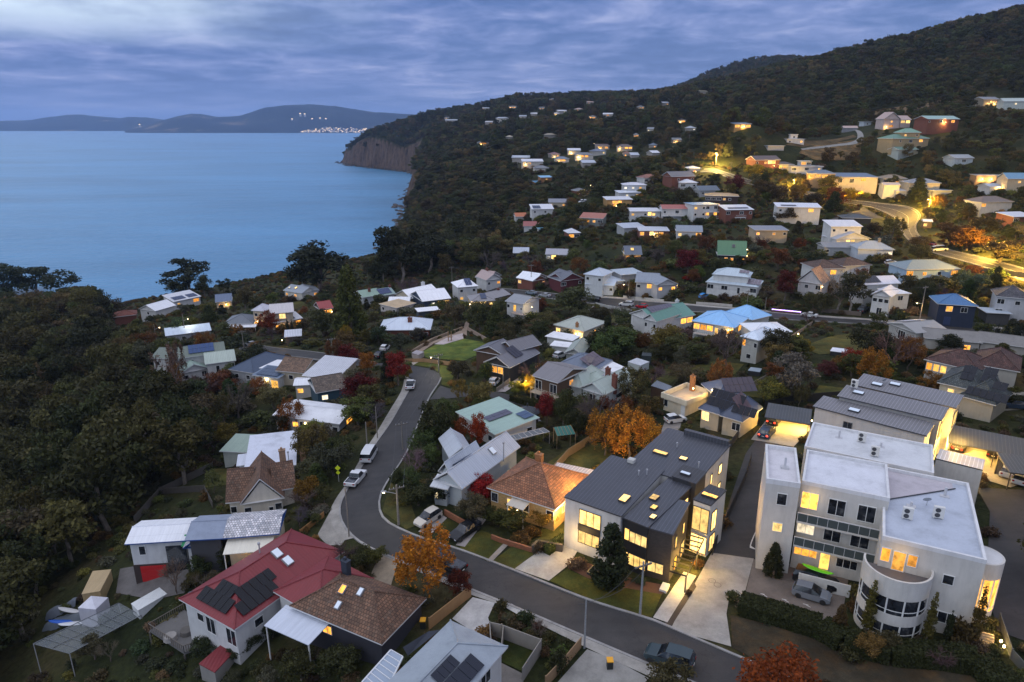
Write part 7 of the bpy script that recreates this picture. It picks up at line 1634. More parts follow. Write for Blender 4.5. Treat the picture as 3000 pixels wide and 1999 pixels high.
fence([(2210,1218),(2120,1340)], 1.4, (.05,.045,.04), 'dark fence left of the floodlit carport')
fence([(2800,795),(2930,806),(3040,822)], 1.6, (.05,.05,.055), 'long dark fence above the navy house')
fence([(2600,815),(2655,820)], 1.4, (.10,.085,.07), 'brown fence beside the pale blue house')
fence([(2925,1825),(2960,1930),(3030,2010)], 1.1, (.12,.13,.13), 'curved grey balustrade beside the stone steps', 'balustrade', .05, True, GLOSS)
a_ = g(2200,917); fl = empty('fairy_lights', g(2262,914), 0, 'string of violet fairy lights along the dark front fence', 'lights')
def f_vio(t, b): setb(t, b, col=(.02, .02, .02), em=(.55, .35, 1.0), es=5.0)
for f in np.linspace(0, 1, 22):
    p = g(2262 + 82 * f, 914.5 + 8 * f); MB().box(p[0] - .11, p[1] - .11, p[2] + .75, p[0] + .11, p[1] + .11, p[2] + .95).build('bulb', mat('violet_bulb', f_vio), fl)
# hedges
def hedge(pts, w_, h, label, col=(.028, .034, .010), n=1200):
    P_ = [g(*p) for p in pts]; rs = np.random.RandomState(len(THINGS)); Q, N_ = [], []
    segs = [(a, b, np.linalg.norm((b - a)[:2])) for a, b in zip(P_[:-1], P_[1:])]; tot = sum(s[2] for s in segs)
    core = MB()
    for a, b, ln in segs:
        k = int(n * ln / tot * 8); d = (b - a)[:2] / ln; nn = np.array((-d[1], d[0]))
        t = rs.rand(k); f = rs.rand(k); y = np.where(f < .5, rs.rand(k) - .5, np.where(f < .75, -.5, .5)) * w_; z = np.where(f < .5, h, rs.rand(k) * h)
        bx = a[0] + d[0] * t * ln + nn[0] * y; by = a[1] + d[1] * t * ln + nn[1] * y; bz = TH(bx, by) + z + rs.randn(k) * .06
        Q.append(np.column_stack([bx, by, bz])); N_.append(np.column_stack([np.where(f < .5, 0, nn[0] * np.sign(y)), np.where(f < .5, 0, nn[1] * np.sign(y)), np.where(f < .5, 1, .2)]))
        c = w_ / 2 - .12; poly = [tuple(a[:2] - nn * c), tuple(b[:2] - nn * c), tuple(b[:2] + nn * c), tuple(a[:2] + nn * c)]; za, zb = th_(a), th_(b)
        core.prism(poly, [za - .2, zb - .2, zb - .2, za - .2], [za + h - .12, zb + h - .12, zb + h - .12, za + h - .12])
    me = quad_mesh('hedge', leaf_quads(np.concatenate(Q), np.concatenate(N_), .13, rs), LEAF, core, LEAF)
    o = put('hedge', me, None, None, col); tag(o, label, 'hedge'); anchor(label, P_[0]); return o
hedge([(2165,1785),(2290,1822),(2400,1856),(2470,1896),(2600,1930),(2750,1942),(2860,1960),(2960,2045)], 2.5, 1.55, 'long thick clipped hedge in front of the white apartments', n=2600)
hedge([(2890,1185),(2960,1190),(3040,1200)], 2.2, 1.8, 'square clipped hedge beside the slate solar house', n=700)
hedge([(1800,1030),(1880,1045),(1960,1040)], 2.4, 1.6, 'pale green garden hedge below the white green roofed house', (.06, .075, .045), 800)
hedge([(1600,1625),(1655,1585)], 1.0, 1.0, 'short bright hedge above the townhouse driveway wall', (.05, .07, .016), 300)
hedge([(1500,1172),(1540,1185),(1600,1195)], 1.6, 1.2, 'low dark hedge along the lane', n=400)
hedge([(745,1040),(800,1052)], 2.0, 1.5, 'golden hedge at the lower road edge', (.14, .085, .02), 400)
hedge([(1090,1222),(1100,1190),(1128,1150)], 1.2, 1.2, 'dark hedge between footpath and dark red tree', n=400)
# ------------------------------------------------------------------ yard things bottom left
def thing_box(name, pxs, z0, h, label, cat, col, m=PAINT, roofcol=None):
    """a boxy thing on four pixel corners of its top at height z0+h"""
    poly = [tuple(atz(a, b, z0 + h)[:2]) for a, b in pxs]; c = np.mean(poly, 0); root = empty(name, (c[0], c[1], z0), 0, label, cat)
    MB().prism(poly, z0 - .3, z0 + h - .12).build('wall', m, root, col)
    cc = np.array(poly); out = [tuple(c + (p - c) * 1.03) for p in cc]; MB().prism(out, z0 + h - .1, z0 + h).build('roof', METAL if m != PLAIN else PLAIN, root, roofcol or col)
    reg(poly, z0 + h, z0); anchor(label, (c[0], c[1], z0)); return root
thing_box('storage_container', [(240,1740),(293,1731),(325,1669),(272,1674)], 34.3, 2.5, 'beige storage container at the forest edge', 'container', (.40,.29,.15), METAL)
thing_box('caravan', [(385,1768),(405,1788),(488,1740),(466,1722)], 35.2, 2.3, 'white caravan parked behind the glass roof', 'caravan', (.6,.62,.62), PAINT)
thing_box('garden_shed', [(584,1944),(629,1969),(688,1906),(648,1889)], 38.0, 2.2, 'small shed with red metal roof beside the deck', 'shed', (.25,.24,.22), PAINT, RED_R)
t_ = empty('canopy_tent', g(283, 1815), .4, 'white peaked canopy tent next to the beige container', 'tent'); p = g(283, 1815); p[2] += 1.0
m = MB(); c4 = [(p[0] + x, p[1] + y, p[2] + 1.6) for x, y in ((-1.3, -1), (1.1, -1.3), (1.4, 1), (-1, 1.3))]; ap = (p[0], p[1], p[2] + 2.4)
for i in range(4): m.add([c4[i], c4[(i + 1) % 4], ap], [(0, 1, 2)])
m.build('canopy', PAINT, t_, (.62, .62, .68)); m = MB()
for i in range(3): m.quad((*c4[i][:2], p[2] - 1.2), (*c4[i + 1][:2], p[2] - 1.2), c4[i + 1], c4[i])
m.build('side_sheet', PAINT, t_, (.5, .5, .56))
def tarp(pxs, label, col, name='tarpaulin', hgt=.9):
    P_ = [g(*q_) for q_ in pxs]; a, b = P_; d = (b - a)[:2]; ln = np.hypot(*d); d /= ln; n = np.array((-d[1], d[0])); rs = np.random.RandomState(5); m = MB(); vs = []
    for t in np.linspace(0, 1, 16):
        for s in np.linspace(-1, 1, 9):
            w_ = 1.0 * (.55 + .45 * math.sin(math.pi * min(1, t * .9 + .1))); x = a[:2] + d * t * ln + n * s * w_; vs.append((x[0], x[1], th(x[0], x[1]) + .05 + hgt * (1 - s * s) * (.75 + .25 * math.sin(t * 9)) + rs.rand() * .14))
    m.add(vs, [(i * 9 + j, i * 9 + j + 1, i * 9 + j + 10, i * 9 + j + 9) for i in range(15) for j in range(8)]); o = m.build(name, PAINT, None, col, True); return tag(o, label, 'tarpaulin')
tarp([(142,1808),(228,1768)], 'grey tarpaulin over a boat beside the kayaks', (.13,.15,.18))
tarp([(135,1838),(250,1806)], 'dark tarpaulin under the blue kayak', (.10,.12,.14), hgt=.5)
for a, b, l, c, lb in (((133,1862),(258,1810),4.6,(.02,.10,.45),'blue kayak lying beside the glass roof'), ((176,1866),(275,1815),4.2,(.6,.62,.65),'white kayak lying against the glass roof'), ((170,1812),(245,1792),3.6,(.55,.55,.55),'pale dinghy on top of the tarpaulins')):
    A, B = g(*a), g(*b); c_ = (A + B) / 2; kayak((c_[0], c_[1], c_[2] + .5), math.atan2(B[1] - A[1], B[0] - A[0]), l, .75, c, 'kayak', lb)
def f_poly(t, b):
    setb(t, b, col=(.30, .34, .37), rough=.3, alpha=.3)
t_ = empty('greenhouse', atz(260, 1840, 36), 0, 'large translucent sheeted roof frame at the forest yard', 'greenhouse')
GQ = [atz(98,1887,35.8), atz(204,1916,36.2), atz(414,1804,36.6), atz(348,1768,36.8)]
MB().quad(*GQ).build('roof_sheet', mat('polycarbonate_sheet', f_poly), t_)
m = MB()
for f in np.linspace(0, 1, 9): m.tube([GQ[0] + (GQ[3] - GQ[0]) * f + (0, 0, .03), GQ[1] + (GQ[2] - GQ[1]) * f + (0, 0, .03)], .04, 4)
for f in (0, .5, 1): m.tube([GQ[0] + (GQ[1] - GQ[0]) * f + (0, 0, .05), GQ[3] + (GQ[2] - GQ[3]) * f + (0, 0, .05)], .05, 4)
m.build('frame', PLAIN, t_, (.13, .14, .15))
for p in GQ: MB().tube([(p[0], p[1], th(p[0], p[1]) - .3), tuple(p)], .06, 5).build('post', PLAIN, t_, (.3, .3, .3))
# deck of the red roofed house
D4 = [atz(438,1846,38.5), atz(540,1912,38.5), atz(655,1872,38.5), atz(540,1787,38.5)]
t_ = empty('deck', np.mean(D4, 0), 0, 'grey timber deck with pots beside the red roofed house', 'deck')
MB().prism([tuple(p[:2]) for p in D4], 38.2, 38.5).build('floor', PAINT, t_, (.13, .125, .12))
m = MB()
for a, b in ((D4[0], D4[1]), (D4[1], D4[2]), (D4[3], D4[0])):
    for f in np.linspace(0, 1, 18): p = a + (b - a) * f; m.box(p[0] - .03, p[1] - .03, 38.5, p[0] + .03, p[1] + .03, 39.4)
    m.tube([a + (0, 0, .9), b + (0, 0, .9)], .05, 4)
m.build('railing', PLAIN, t_, (.13, .11, .09))
for p in D4[:3]: MB().box(p[0] - .1, p[1] - .1, 33, p[0] + .1, p[1] + .1, 38.2).build('post', PLAIN, t_, (.1, .09, .08))
for px, py, c, lb in ((548,1855,(.10,.09,.08),'round dark fire pit on the grey deck'), (500,1872,(.30,.28,.26),'pale flower trough on the grey deck')):
    p = atz(px, py, 38.5); m = MB(); m.tube([tuple(p), tuple(p + (0, 0, .5))], [.8, .7], 10); tag(m.build('planter', PAINT, None, c), lb, 'planter')
for nm, pxs, z0, h, lb, cat, c, rc in (('garden_shed', [(1840,1060),(1876,1071),(1902,1060),(1866,1049)], 42.6, 2.4, 'small pale metal shed on the back lawn', 'shed', (.45,.5,.5), (.5,.52,.56)), ('garden_shed', [(1908,1130),(1955,1145),(1968,1132),(1925,1115)], 43.6, 2.5, 'little timber cubby with grey roof behind the terrace house', 'shed', TIMBER, (.15,.17,.2)),
   ('garden_shed', [(2192,1085),(2226,1090),(2232,1080),(2200,1076)], 43.8, 2.0, 'low shed beside the weathered lawn fence', 'shed', BLACK, (.3,.36,.42)), ('garden_shed', [(2433,1028),(2495,1036),(2500,1025),(2440,1018)], 45.0, 2.2, 'long white topped shed among red shrubs', 'shed', BLACK, (.72,.74,.8)), ('water_tank', [(1880,1042),(1908,1044),(1908,1034),(1882,1033)], 42.6, 2.8, 'dark square water tank behind the pale shed', 'tank', (.02,.03,.03), (.02,.03,.03)),
   ('playhouse', [(1206,1034),(1226,1040),(1242,1031),(1220,1026)], 38.6, 2.2, 'small shelter at the playground entrance', 'shelter', (.35,.3,.27), (.34,.30,.30))):
    thing_box(nm, pxs, z0, h, lb, cat, c, PAINT, rc)
# greenhouse with teal roof, round hut, covered pergola
t_ = empty('greenhouse', g(1655, 1285), 0, 'small greenhouse with teal glazed roof', 'greenhouse'); E = [atz(1632,1278,46.5), atz(1686,1272,46.5), atz(1672,1246,47.8), atz(1622,1252,47.8)]
MB().quad(*E).build('roof', GLOSS, t_, (.04, .16, .17)); m = MB()
for f in np.linspace(0, 1, 6): m.tube([E[0] + (E[1] - E[0]) * f + (0, 0, .04), E[3] + (E[2] - E[3]) * f + (0, 0, .04)], .04, 4)
for p in E: m.tube([(p[0], p[1], 43.5), tuple(p)], .06, 4)
m.build('frame', PLAIN, t_, (.22, .16, .10))
t_ = empty('round_hut', g(1545, 1240), 0, 'round dark garden hut with glowing doorway', 'hut'); p = g(1545, 1240)
m = MB(); m.tube([(p[0], p[1], p[2] - .3), (p[0], p[1], p[2] + 2.4)], 2.0, 18, cap=False); m.build('wall', PAINT, t_, (.015, .015, .015)); m = MB(); m.tube([(p[0], p[1], p[2] + 2.35), (p[0], p[1], p[2] + 3.3)], [2.3, .25], 18); m.tube([(p[0], p[1], p[2] + 3.3), (p[0], p[1], p[2] + 3.9)], .12, 6); m.build('roof', METAL, t_, (.03, .035, .045))
place_win(t_, Matrix.Translation((p[0] + .3, p[1] - 2.0, p[2] + 1.25)), 'O', False, (.05, .05, .05), 9, (1.9, 1.5)); m = MB(); m.tube([(p[0], p[1], p[2] - .2), (p[0], p[1], p[2] + .15)], 2.6, 18); m.build('base', PAINT, t_, (.3, .3, .32))
t_ = empty('pergola', g(1545, 1305), 0, 'garden pergola roofed with a row of clear panels', 'pergola'); E = [atz(1497,1292,46.2), atz(1610,1265,46.2), atz(1592,1254,46.4), atz(1486,1279,46.4)]
for i in range(7):
    a, b = i / 7 + .01, (i + 1) / 7 - .01; MB().quad(E[0] + (E[1] - E[0]) * a, E[0] + (E[1] - E[0]) * b, E[3] + (E[2] - E[3]) * b, E[3] + (E[2] - E[3]) * a).build('panel', GLOSS, t_, (.10, .11, .12))
m = MB(); m.tube([tuple(E[0]), tuple(E[1])], .07, 4); m.tube([tuple(E[3]), tuple(E[2])], .07, 4)
for f in np.linspace(0, 1, 8): m.tube([tuple(E[0] + (E[1] - E[0]) * f), tuple(E[3] + (E[2] - E[3]) * f)], .05, 4)
m.build('frame', PLAIN, t_, (.4, .4, .4))
for p in E: MB().tube([(p[0], p[1], 43.0), tuple(p)], .07, 4).build('post', PLAIN, t_, (.25, .22, .2))
p = g(1470, 1290); tag(MB().tube([(p[0], p[1], p[2] - .1), (p[0], p[1], p[2] + .6), (p[0], p[1], p[2] + .9)], [.9, .9, .3], 14).build('water_tank', GLOSS, None, (.02, .25, .6)), 'bright blue tank beside the green metal roof', 'tank')
# wheelie bins, signs, steps, sail
for px, py, lb in ((1240,1838,'yellow lidded bin beside the dark brown tiled house'), (1786,1958,'yellow lidded bin on the near forecourt')):
    p = g(px, py); t_ = empty('wheelie_bin', p, .4, lb, 'bin'); MB().prism([(p[0] - .28, p[1] - .3), (p[0] + .28, p[1] - .3), (p[0] + .28, p[1] + .3), (p[0] - .28, p[1] + .3)], p[2], p[2] + .95).build('body', PLAIN, t_, (.015, .018, .016)); MB().prism([(p[0] - .31, p[1] - .34), (p[0] + .31, p[1] - .34), (p[0] + .31, p[1] + .34), (p[0] - .31, p[1] + .34)], p[2] + .95, p[2] + 1.05).build('lid', PLAIN, t_, (.75, .35, .02))
p = g(993, 1412); t_ = empty('road_sign', p, 0, 'pair of fluorescent yellow road signs on a slim post', 'sign'); MB().tube([tuple(p), (p[0], p[1], p[2] + 2.9)], .05, 5).build('post', PLAIN, t_, (.4, .4, .4))
for z, s in ((2.4, .45), (1.6, .35)): MB().add([(p[0] - s, p[1] - .06, p[2] + z), (p[0], p[1] - .06, p[2] + z - s), (p[0] + s, p[1] - .06, p[2] + z), (p[0], p[1] - .06, p[2] + z + s), (p[0] - s, p[1], p[2] + z), (p[0], p[1], p[2] + z - s), (p[0] + s, p[1], p[2] + z), (p[0], p[1], p[2] + z + s)], ((0, 1, 2, 3), (7, 6, 5, 4))).build('sign_plate', PLAIN, t_, (.65, .75, .02))
t_ = empty('stone_steps', g(2890, 1890), 0, 'lamp lit stone steps descending beside the apartments', 'steps')
A, B, A2, B2 = atz(2868,1848,47.6), atz(2912,1860,47.6), atz(2872,1920,45.7), atz(2912,1930,45.7)
for i in range(9):
    f = i / 9; a, b = A + (A2 - A) * f, B + (B2 - B) * f; c_, d_ = A + (A2 - A) * (f + 1 / 9), B + (B2 - B) * (f + 1 / 9)
    MB().prism([tuple(a[:2]), tuple(b[:2]), tuple(d_[:2]), tuple(c_[:2])], a[2] - .8, a[2]).build('tread', CONC, t_, (.38, .30, .20))
glow(tuple(B + (B2 - B) * .8 + (.35, 0, .8)), 260, (1, .62, .2), .05); glow(tuple(B + (B2 - B) * .1 + (.2, 0, .9)), 180, (1, .62, .2), .05)
for f, lb in ((.82, 'small bright lamp at the foot of the stone steps'), (1.5, 'small bright lamp below the curved balustrade')):
    p = B + (B2 - B) * f + (.35, 0, .35); p[2] = th(p[0], p[1]) + .9; t_ = empty('garden_lamp', p, 0, lb, 'lamp'); MB().tube([(p[0], p[1], p[2] - 1), tuple(p)], .04, 5).build('post', PLAIN, t_, (.1, .1, .1)); MB().tube([tuple(p), (p[0], p[1], p[2] + .2)], .09, 8).build('lamp_head', LAMPW, t_)
m = MB(); E = [atz(1255,1850,47.2), atz(1290,1845,47.6), atz(1195,1922,46.6), atz(1180,1897,47.2)]; m.quad(*E); tag(m.build('shade_sail', PAINT, None, (.025, .03, .045)), 'dark shade sail stretched between the two near roofs', 'shade sail')
t_ = empty('pergola', np.mean([atz(1150,1940,47)], 0)[0:3], 0, 'white framed glass verandah beside the grey solar roof', 'pergola'); E = [atz(1060,2000,47.0), atz(1120,2050,47.0), atz(1180,1925,47.3), atz(1145,1905,47.3)]
MB().quad(*E).build('roof_sheet', GLOSS, t_, (.30, .36, .45)); m = MB()
for f in np.linspace(0, 1, 8): m.tube([tuple(E[0] + (E[3] - E[0]) * f + (0, 0, .04)), tuple(E[1] + (E[2] - E[1]) * f + (0, 0, .04))], .06, 4)
for a, b in ((0, 3), (1, 2)): m.tube([tuple(E[a]), tuple(E[b])], .10, 4)
m.build('frame', PLAIN, t_, (.6, .62, .65))
sh_n = 0; rsd = random.Random(5)
SHEDS = []
# marked bays
for k, (a, b) in enumerate((((2228,1742),(2240,1744)), ((2290,1758),(2304,1761)), ((2352,1772),(2368,1776)))):
    A, B = g(*a), g(*b); strip('road_marking', [A[:2] - (0, .05), B[:2] - (0, .05)], [A[:2] + (0, .06), B[:2] + (0, .06)], PLAIN, .115, (.6, .58, .55), .4, world=True); c_ = (A + B) / 2; strip('road_marking', [c_[:2] + (-.05, -.07), c_[:2] + (.25, -.5)], [c_[:2] + (.06, -.07), c_[:2] + (.36, -.5)], PLAIN, .117, (.6, .58, .55), .3, world=True)
strip('road_marking', [(2236,1510),(2196,1604),(2232,1609)], [(2239,1510),(2200,1602),(2232,1606)], PLAIN, .10, (.6, .6, .58), .6)
for px, py in ((2086,1704), (2102,1717)):
    p = g(px, py); m = MB(); n = 20
    for r0, r1 in ((.42, .36),):
        m.add([(p[0] + r * math.cos(2 * math.pi * j / n), p[1] + r * math.sin(2 * math.pi * j / n), p[2] + .12) for r in (r0, r1) for j in range(n)], [(j, (j + 1) % n, n + (j + 1) % n, n + j) for j in range(n)])
    m.build('manhole_ring', PLAIN, None, (.10, .09, .08))['kind'] = 'structure'
# play equipment
p = g(1318, 1000); t_ = empty('climbing_tower', p, 0, 'wooden climbing post tower in the pale play gravel', 'play equipment')
for dx in (-.4, .4): MB().tube([(p[0] + dx, p[1], p[2] - .2), (p[0] + dx, p[1], p[2] + 2.8)], .14, 6).build('post', BARK, t_, (.35, .22, .12))
MB().box(p[0] - .7, p[1] - .5, p[2] + 1.2, p[0] + .7, p[1] + .5, p[2] + 1.35).build('platform', BARK, t_, (.35, .24, .15))
# ------------------------------------------------------------------ filling the gardens and the forest
def inpoly(x, y, poly):
    x = np.asarray(x, float); y = np.asarray(y, float); ins = np.zeros(x.shape, bool); n = len(poly)
    for i in range(n):
        (x1, y1), (x2, y2) = poly[i][:2], poly[(i + 1) % n][:2]
        if y1 == y2: continue
        ins ^= ((y1 > y) != (y2 > y)) & (x < (x2 - x1) * (y - y1) / (y2 - y1) + x1)
    return ins
RQ = []
for A, B in ROADS: RQ.append([tuple(p) for p in A] + [tuple(p) for p in B[::-1]])
def grow(poly, d):
    c = np.mean(np.array([q[:2] for q in poly]), 0); return [tuple(c + (np.array(q[:2]) - c) * (1 + d / max(.1, np.hypot(*(np.array(q[:2]) - c))))) for q in poly]
FG = [(f[0], f[1], f[2] + 1.6, grow(f[3], 1.3)) for f in FOOT]
KEEP = [p for n, p in PADS if n not in ('verge', 'field', 'garden_bed')]
def free(X, Y, pad=True, m=0.0):
    ok = np.ones(X.shape, bool)
    for cx, cy, r, poly in FG:
        near = (np.abs(X - cx) < r + m) & (np.abs(Y - cy) < r + m) & ok
        if near.any(): ok[near] &= ~inpoly(X[near], Y[near], grow(poly, m) if m else poly)
    for q_ in RQ: ok &= ~inpoly(X, Y, q_)
    for A, B in ROADS:      # shoulders
        for P_ in (A[::2], B[::2]):
            for p in P_:
                near = (np.abs(X - p[0]) < 2.6) & (np.abs(Y - p[1]) < 2.6); ok &= ~(near & (np.hypot(X - p[0], Y - p[1]) < 2.2 + m))
    if pad:
        for p in KEEP: ok &= ~inpoly(X, Y, p)
    return ok
HBA = np.array(HB)
HID = [.38]
def hides(p, h, wid):
    """share of a building that a plant standing here would cover"""
    x, y, dep = pix(p); _, yt, _ = pix((p[0], p[1], p[2] + h)); hw = wid / 2 * FPX / dep
    b = HBA[(HBA[:, 4] > dep - 1) & (HBA[:, 0] < x + hw) & (HBA[:, 2] > x - hw) & (HBA[:, 1] < y) & (HBA[:, 3] > yt)]
    if not len(b): return 0.0
    lowest = b[:, 3] - (b[:, 3] - b[:, 1]) * HID[0]
    return float(np.max(lowest - yt))     # > 0: too tall
TOWN = [(330,950),(520,890),(700,880),(1080,870),(1400,800),(1500,700),(1540,620),(1800,520),(2100,500),(2300,560),(2560,540),(3000,520),(3030,1150),(2500,1100),(2250,1250),(1950,1260),(1750,1400),(1560,1300),(1300,1380),(1180,1500),(1100,1440),(1040,1350),(900,1460),(640,1500),(600,1350),(430,1150)]
NEARP = [[(1110,1480),(1150,1380),(1300,1400),(1420,1480),(1300,1500),(1200,1540)], [(440,1999),(560,1930),(700,1900),(900,1890),(1060,1960),(1050,2040),(440,2040)], [(2150,1800),(2500,1860),(2900,1950),(2900,1990),(2500,1930)], [(1440,1790),(1520,1810),(1690,1900),(1620,1960),(1580,1900),(1460,1850)], [(520,1740),(620,1640),(830,1600),(680,1720)], [(860,1500),(990,1440),(1000,1480),(940,1540),(880,1560)], [(100,1920),(430,1830),(560,1940),(480,2040),(60,2040)], [(1000,1640),(1110,1640),(1090,1720),(1000,1720)]]
SEE = [pix((*((A[i] * (1 - f) + B[i] * f)), th(*(A[i] * (1 - f) + B[i] * f)))) for A, B in (ROADS[0], ROADS[3]) for i in range(0, len(A), 3) for f in (.15, .5, .85)]
def bars(p, h, wid):
    x, y, dep = pix(p); _, yt, _ = pix((p[0], p[1], p[2] + h)); hw = wid / 2 * FPX / dep * .9
    return any(abs(x - q_[0]) < hw and yt < q_[1] < y and q_[2] > dep for q_ in SEE)
rf = random.Random(21)
FIX = []
fill = []
def try_fill(poly, n, hr, kinds, sep, thin=1.0):
    xs = [p[0] for p in poly]; ys = [p[1] for p in poly]; k = 0; tries = 0
    while k < n and tries < n * 30:
        tries += 1
        x, y = rf.uniform(min(xs), max(xs)), rf.uniform(min(ys), max(ys))
        if not inpoly(np.array([x]), np.array([y]), poly)[0]: continue
        p = g(x, y)
        if p[2] < 2: continue
        kd, cs = rf.choice(kinds); h = rf.uniform(*hr); wid = h * rf.uniform(.75, 1.15)
        if kd == 'shrub': h *= .5
        if not free(np.array([p[0]]), np.array([p[1]]), True, wid * .25)[0]: continue
        if any((p[0] - q_[0]) ** 2 + (p[1] - q_[1]) ** 2 < ((q_[2] + wid / 2) * sep) ** 2 for q_ in TREEPOS): continue
        for _ in range(6):
            if hides(p, h, wid) <= 0: break
            h *= .8; wid *= .88
        if hides(p, h, wid) > 0 or h < .8 or bars(p, h, wid): continue
        tree_at(kd, p, h, wid, tuple(c * rf.uniform(.8, 1.2) for c in rf.choice(cs)), None); fill.append(TREES[-1]); k += 1
def try_sheds(n, poly, big=False):
    k = t = 0; x_, y_ = [q_[0] for q_ in poly], [q_[1] for q_ in poly]
    while k < n and t < 2500:
        t += 1; x, y = rf.uniform(min(x_), max(x_)), rf.uniform(min(y_), max(y_))
        if not inpoly(np.array([x]), np.array([y]), poly)[0]: continue
        p = g(x, y)
        if not free(np.array([p[0]]), np.array([p[1]]), True, 2.6 if big else 3.2)[0] or (not big and hides(p, 3, 4) > 0): continue
        if any(math.hypot(p[0] - q_[0], p[1] - q_[1]) < q_[2] * .7 + (4 if big else 1.5) for q_ in TREEPOS): continue
        W_, D_, a = (rf.uniform(8.5, 13), rf.uniform(6, 8.5), rf.uniform(-.6, .5)) if big else (rf.uniform(3, 6.5), rf.uniform(2.6, 4.5), rf.uniform(-.6, .5)); u = np.array((math.cos(a), math.sin(a)))
        s = Wing.__new__(Wing); Wing.__init__(s, None, tuple(p[:2] - u * W_ / 2), tuple(p[:2] + u * W_ / 2), None, D_, rf.uniform(3.4, 4.4) if big else rf.uniform(2.3, 2.9), rf.choice(('gx', 'mb', 'gx', 'hip')), 1.6 if big else .7, rf.choice((WHT_R, (.3,.36,.33), (.2,.21,.23), (.42,.46,.52), (.35,.12,.08))), rf.choice(((.4,.4,.38), (.2,.22,.2), (.12,.08,.05), (.3,.33,.34))), rf.choice(('.ooD', 'dO.o', 'l.Od', 'D..b')) if big else rf.choice(('.', 'd.', '.n')), ov=.25)
        o = empty('cottage' if big else 'garden_shed', s.pt(W_ / 2, D_ / 2), s.rz, None, 'house' if big else 'shed'); wall_mb(s).build('wall', s.wmt, o, s.wc); r_, f_ = roof_mb(s); r_.build('roof', s.rm, o, s.rc); f_.build('fascia', PLAIN, o, s.fc); wins(o, s, True, (.6, .6, .58))
        poly = [tuple(s.pt(*q_)[:2]) for q_ in ((0, 0), (W_, 0), (W_, D_), (0, D_))]; reg(poly, s.g + 3, s.g); FG.append((*s.pt(W_ / 2, D_ / 2)[:2], max(W_, D_), grow(poly, .8)))
        TREES.append((o, 'cottage' if big else 'shed', p, 3, W_, s.rc, None)); k += 1
try_sheds(24, [(1480,640),(1600,520),(2000,450),(2300,505),(2560,560),(2900,600),(3000,760),(2600,770),(2300,770),(1900,720),(1550,760)], True); try_sheds(28, TOWN); HBA = np.array(HB)
GREENS = [(.050,.066,.02), (.06,.085,.026), (.036,.048,.02), (.085,.085,.026), (.05,.062,.03), (.07,.075,.03), (.10,.10,.03), (.085,.09,.06)]
KMID = [('round', GREENS)] * 8 + [('shrub', GREENS)] * 4 + [('talltree', [GR3, GR1])] * 2 + [('bare', [PUR, (.12,.09,.07), (.10,.065,.05)])] * 2 + [('maple', [RUST, (.13,.05,.02), OLV, (.11,.09,.02)])] + [('birch', [OLV, (.13,.075,.02), RUST])] * 2 + [('conifer', [GR3, GR1])]
HID[0] = .58
try_fill(TOWN, 170, (5, 10.5), KMID, .46)
HID[0] = .42
try_fill(TOWN, 170, (3, 8), KMID, .44)
for P_ in NEARP: try_fill(P_, 7, (1.4, 3.2), [('round', GREENS)] * 2 + [('shrub', GREENS)] * 3 + [('bare', [PUR, (.12,.09,.07)])], .5)
# individually told trees of the near gully forest
GULLY = [(0,830),(60,800),(250,880),(330,960),(420,1030),(430,1150),(500,1230),(560,1290),(640,1340),(600,1440),(470,1450),(380,1540),(260,1650),(180,1720),(110,1800),(40,1999),(0,1999)]
def forest_one(poly, n, hr, wr, sep, label, grp, col):
    xs = [p[0] for p in poly]; ys = [p[1] for p in poly]; k = t = 0
    while k < n and t < n * 40:
        t += 1; x, y = rf.uniform(min(xs), max(xs)), rf.uniform(min(ys), max(ys))
        if not inpoly(np.array([x]), np.array([y]), poly)[0]: continue
        p = g(x, y); h = rf.uniform(*hr); wid = h * rf.uniform(*wr)
        if p[2] < 2 or any((p[0] - q_[0]) ** 2 + (p[1] - q_[1]) ** 2 < ((q_[2] + wid / 2) * sep) ** 2 for q_ in TREEPOS): continue
        if not free(np.array([p[0]]), np.array([p[1]]), True, wid * .3)[0]: continue
        for _ in range(6):
            if hides(p, h, wid) <= 0: break
            h *= .82; wid *= .9
        if hides(p, h, wid) > 0: continue
        o = tree_at(rf.choice(('talltree', 'talltree', 'gum')), p, h, wid, tuple(c * q_ for c, q_ in zip(col, (lambda v, w: (v * w, v, v))(rf.uniform(.8, 1.9), rf.uniform(.85, 1.25)))), label, (.2, .17, .14), grp); k += 1
forest_one(GULLY, 75, (10, 19), (.6, .85), .55, 'dark gum crowded among its like in the gully forest', 'gum trees of the gully forest', (.036, .041, .014))
COASTP = [(1100,840),(1150,740),(1200,650),(1330,640),(1420,660),(1490,740),(1400,790),(1250,810)]
forest_one(COASTP, 40, (9, 16), (.7, .95), .55, 'dark gum crowded among its like on the bush point above the bay', 'gum trees of the bush point', (.030, .034, .016))
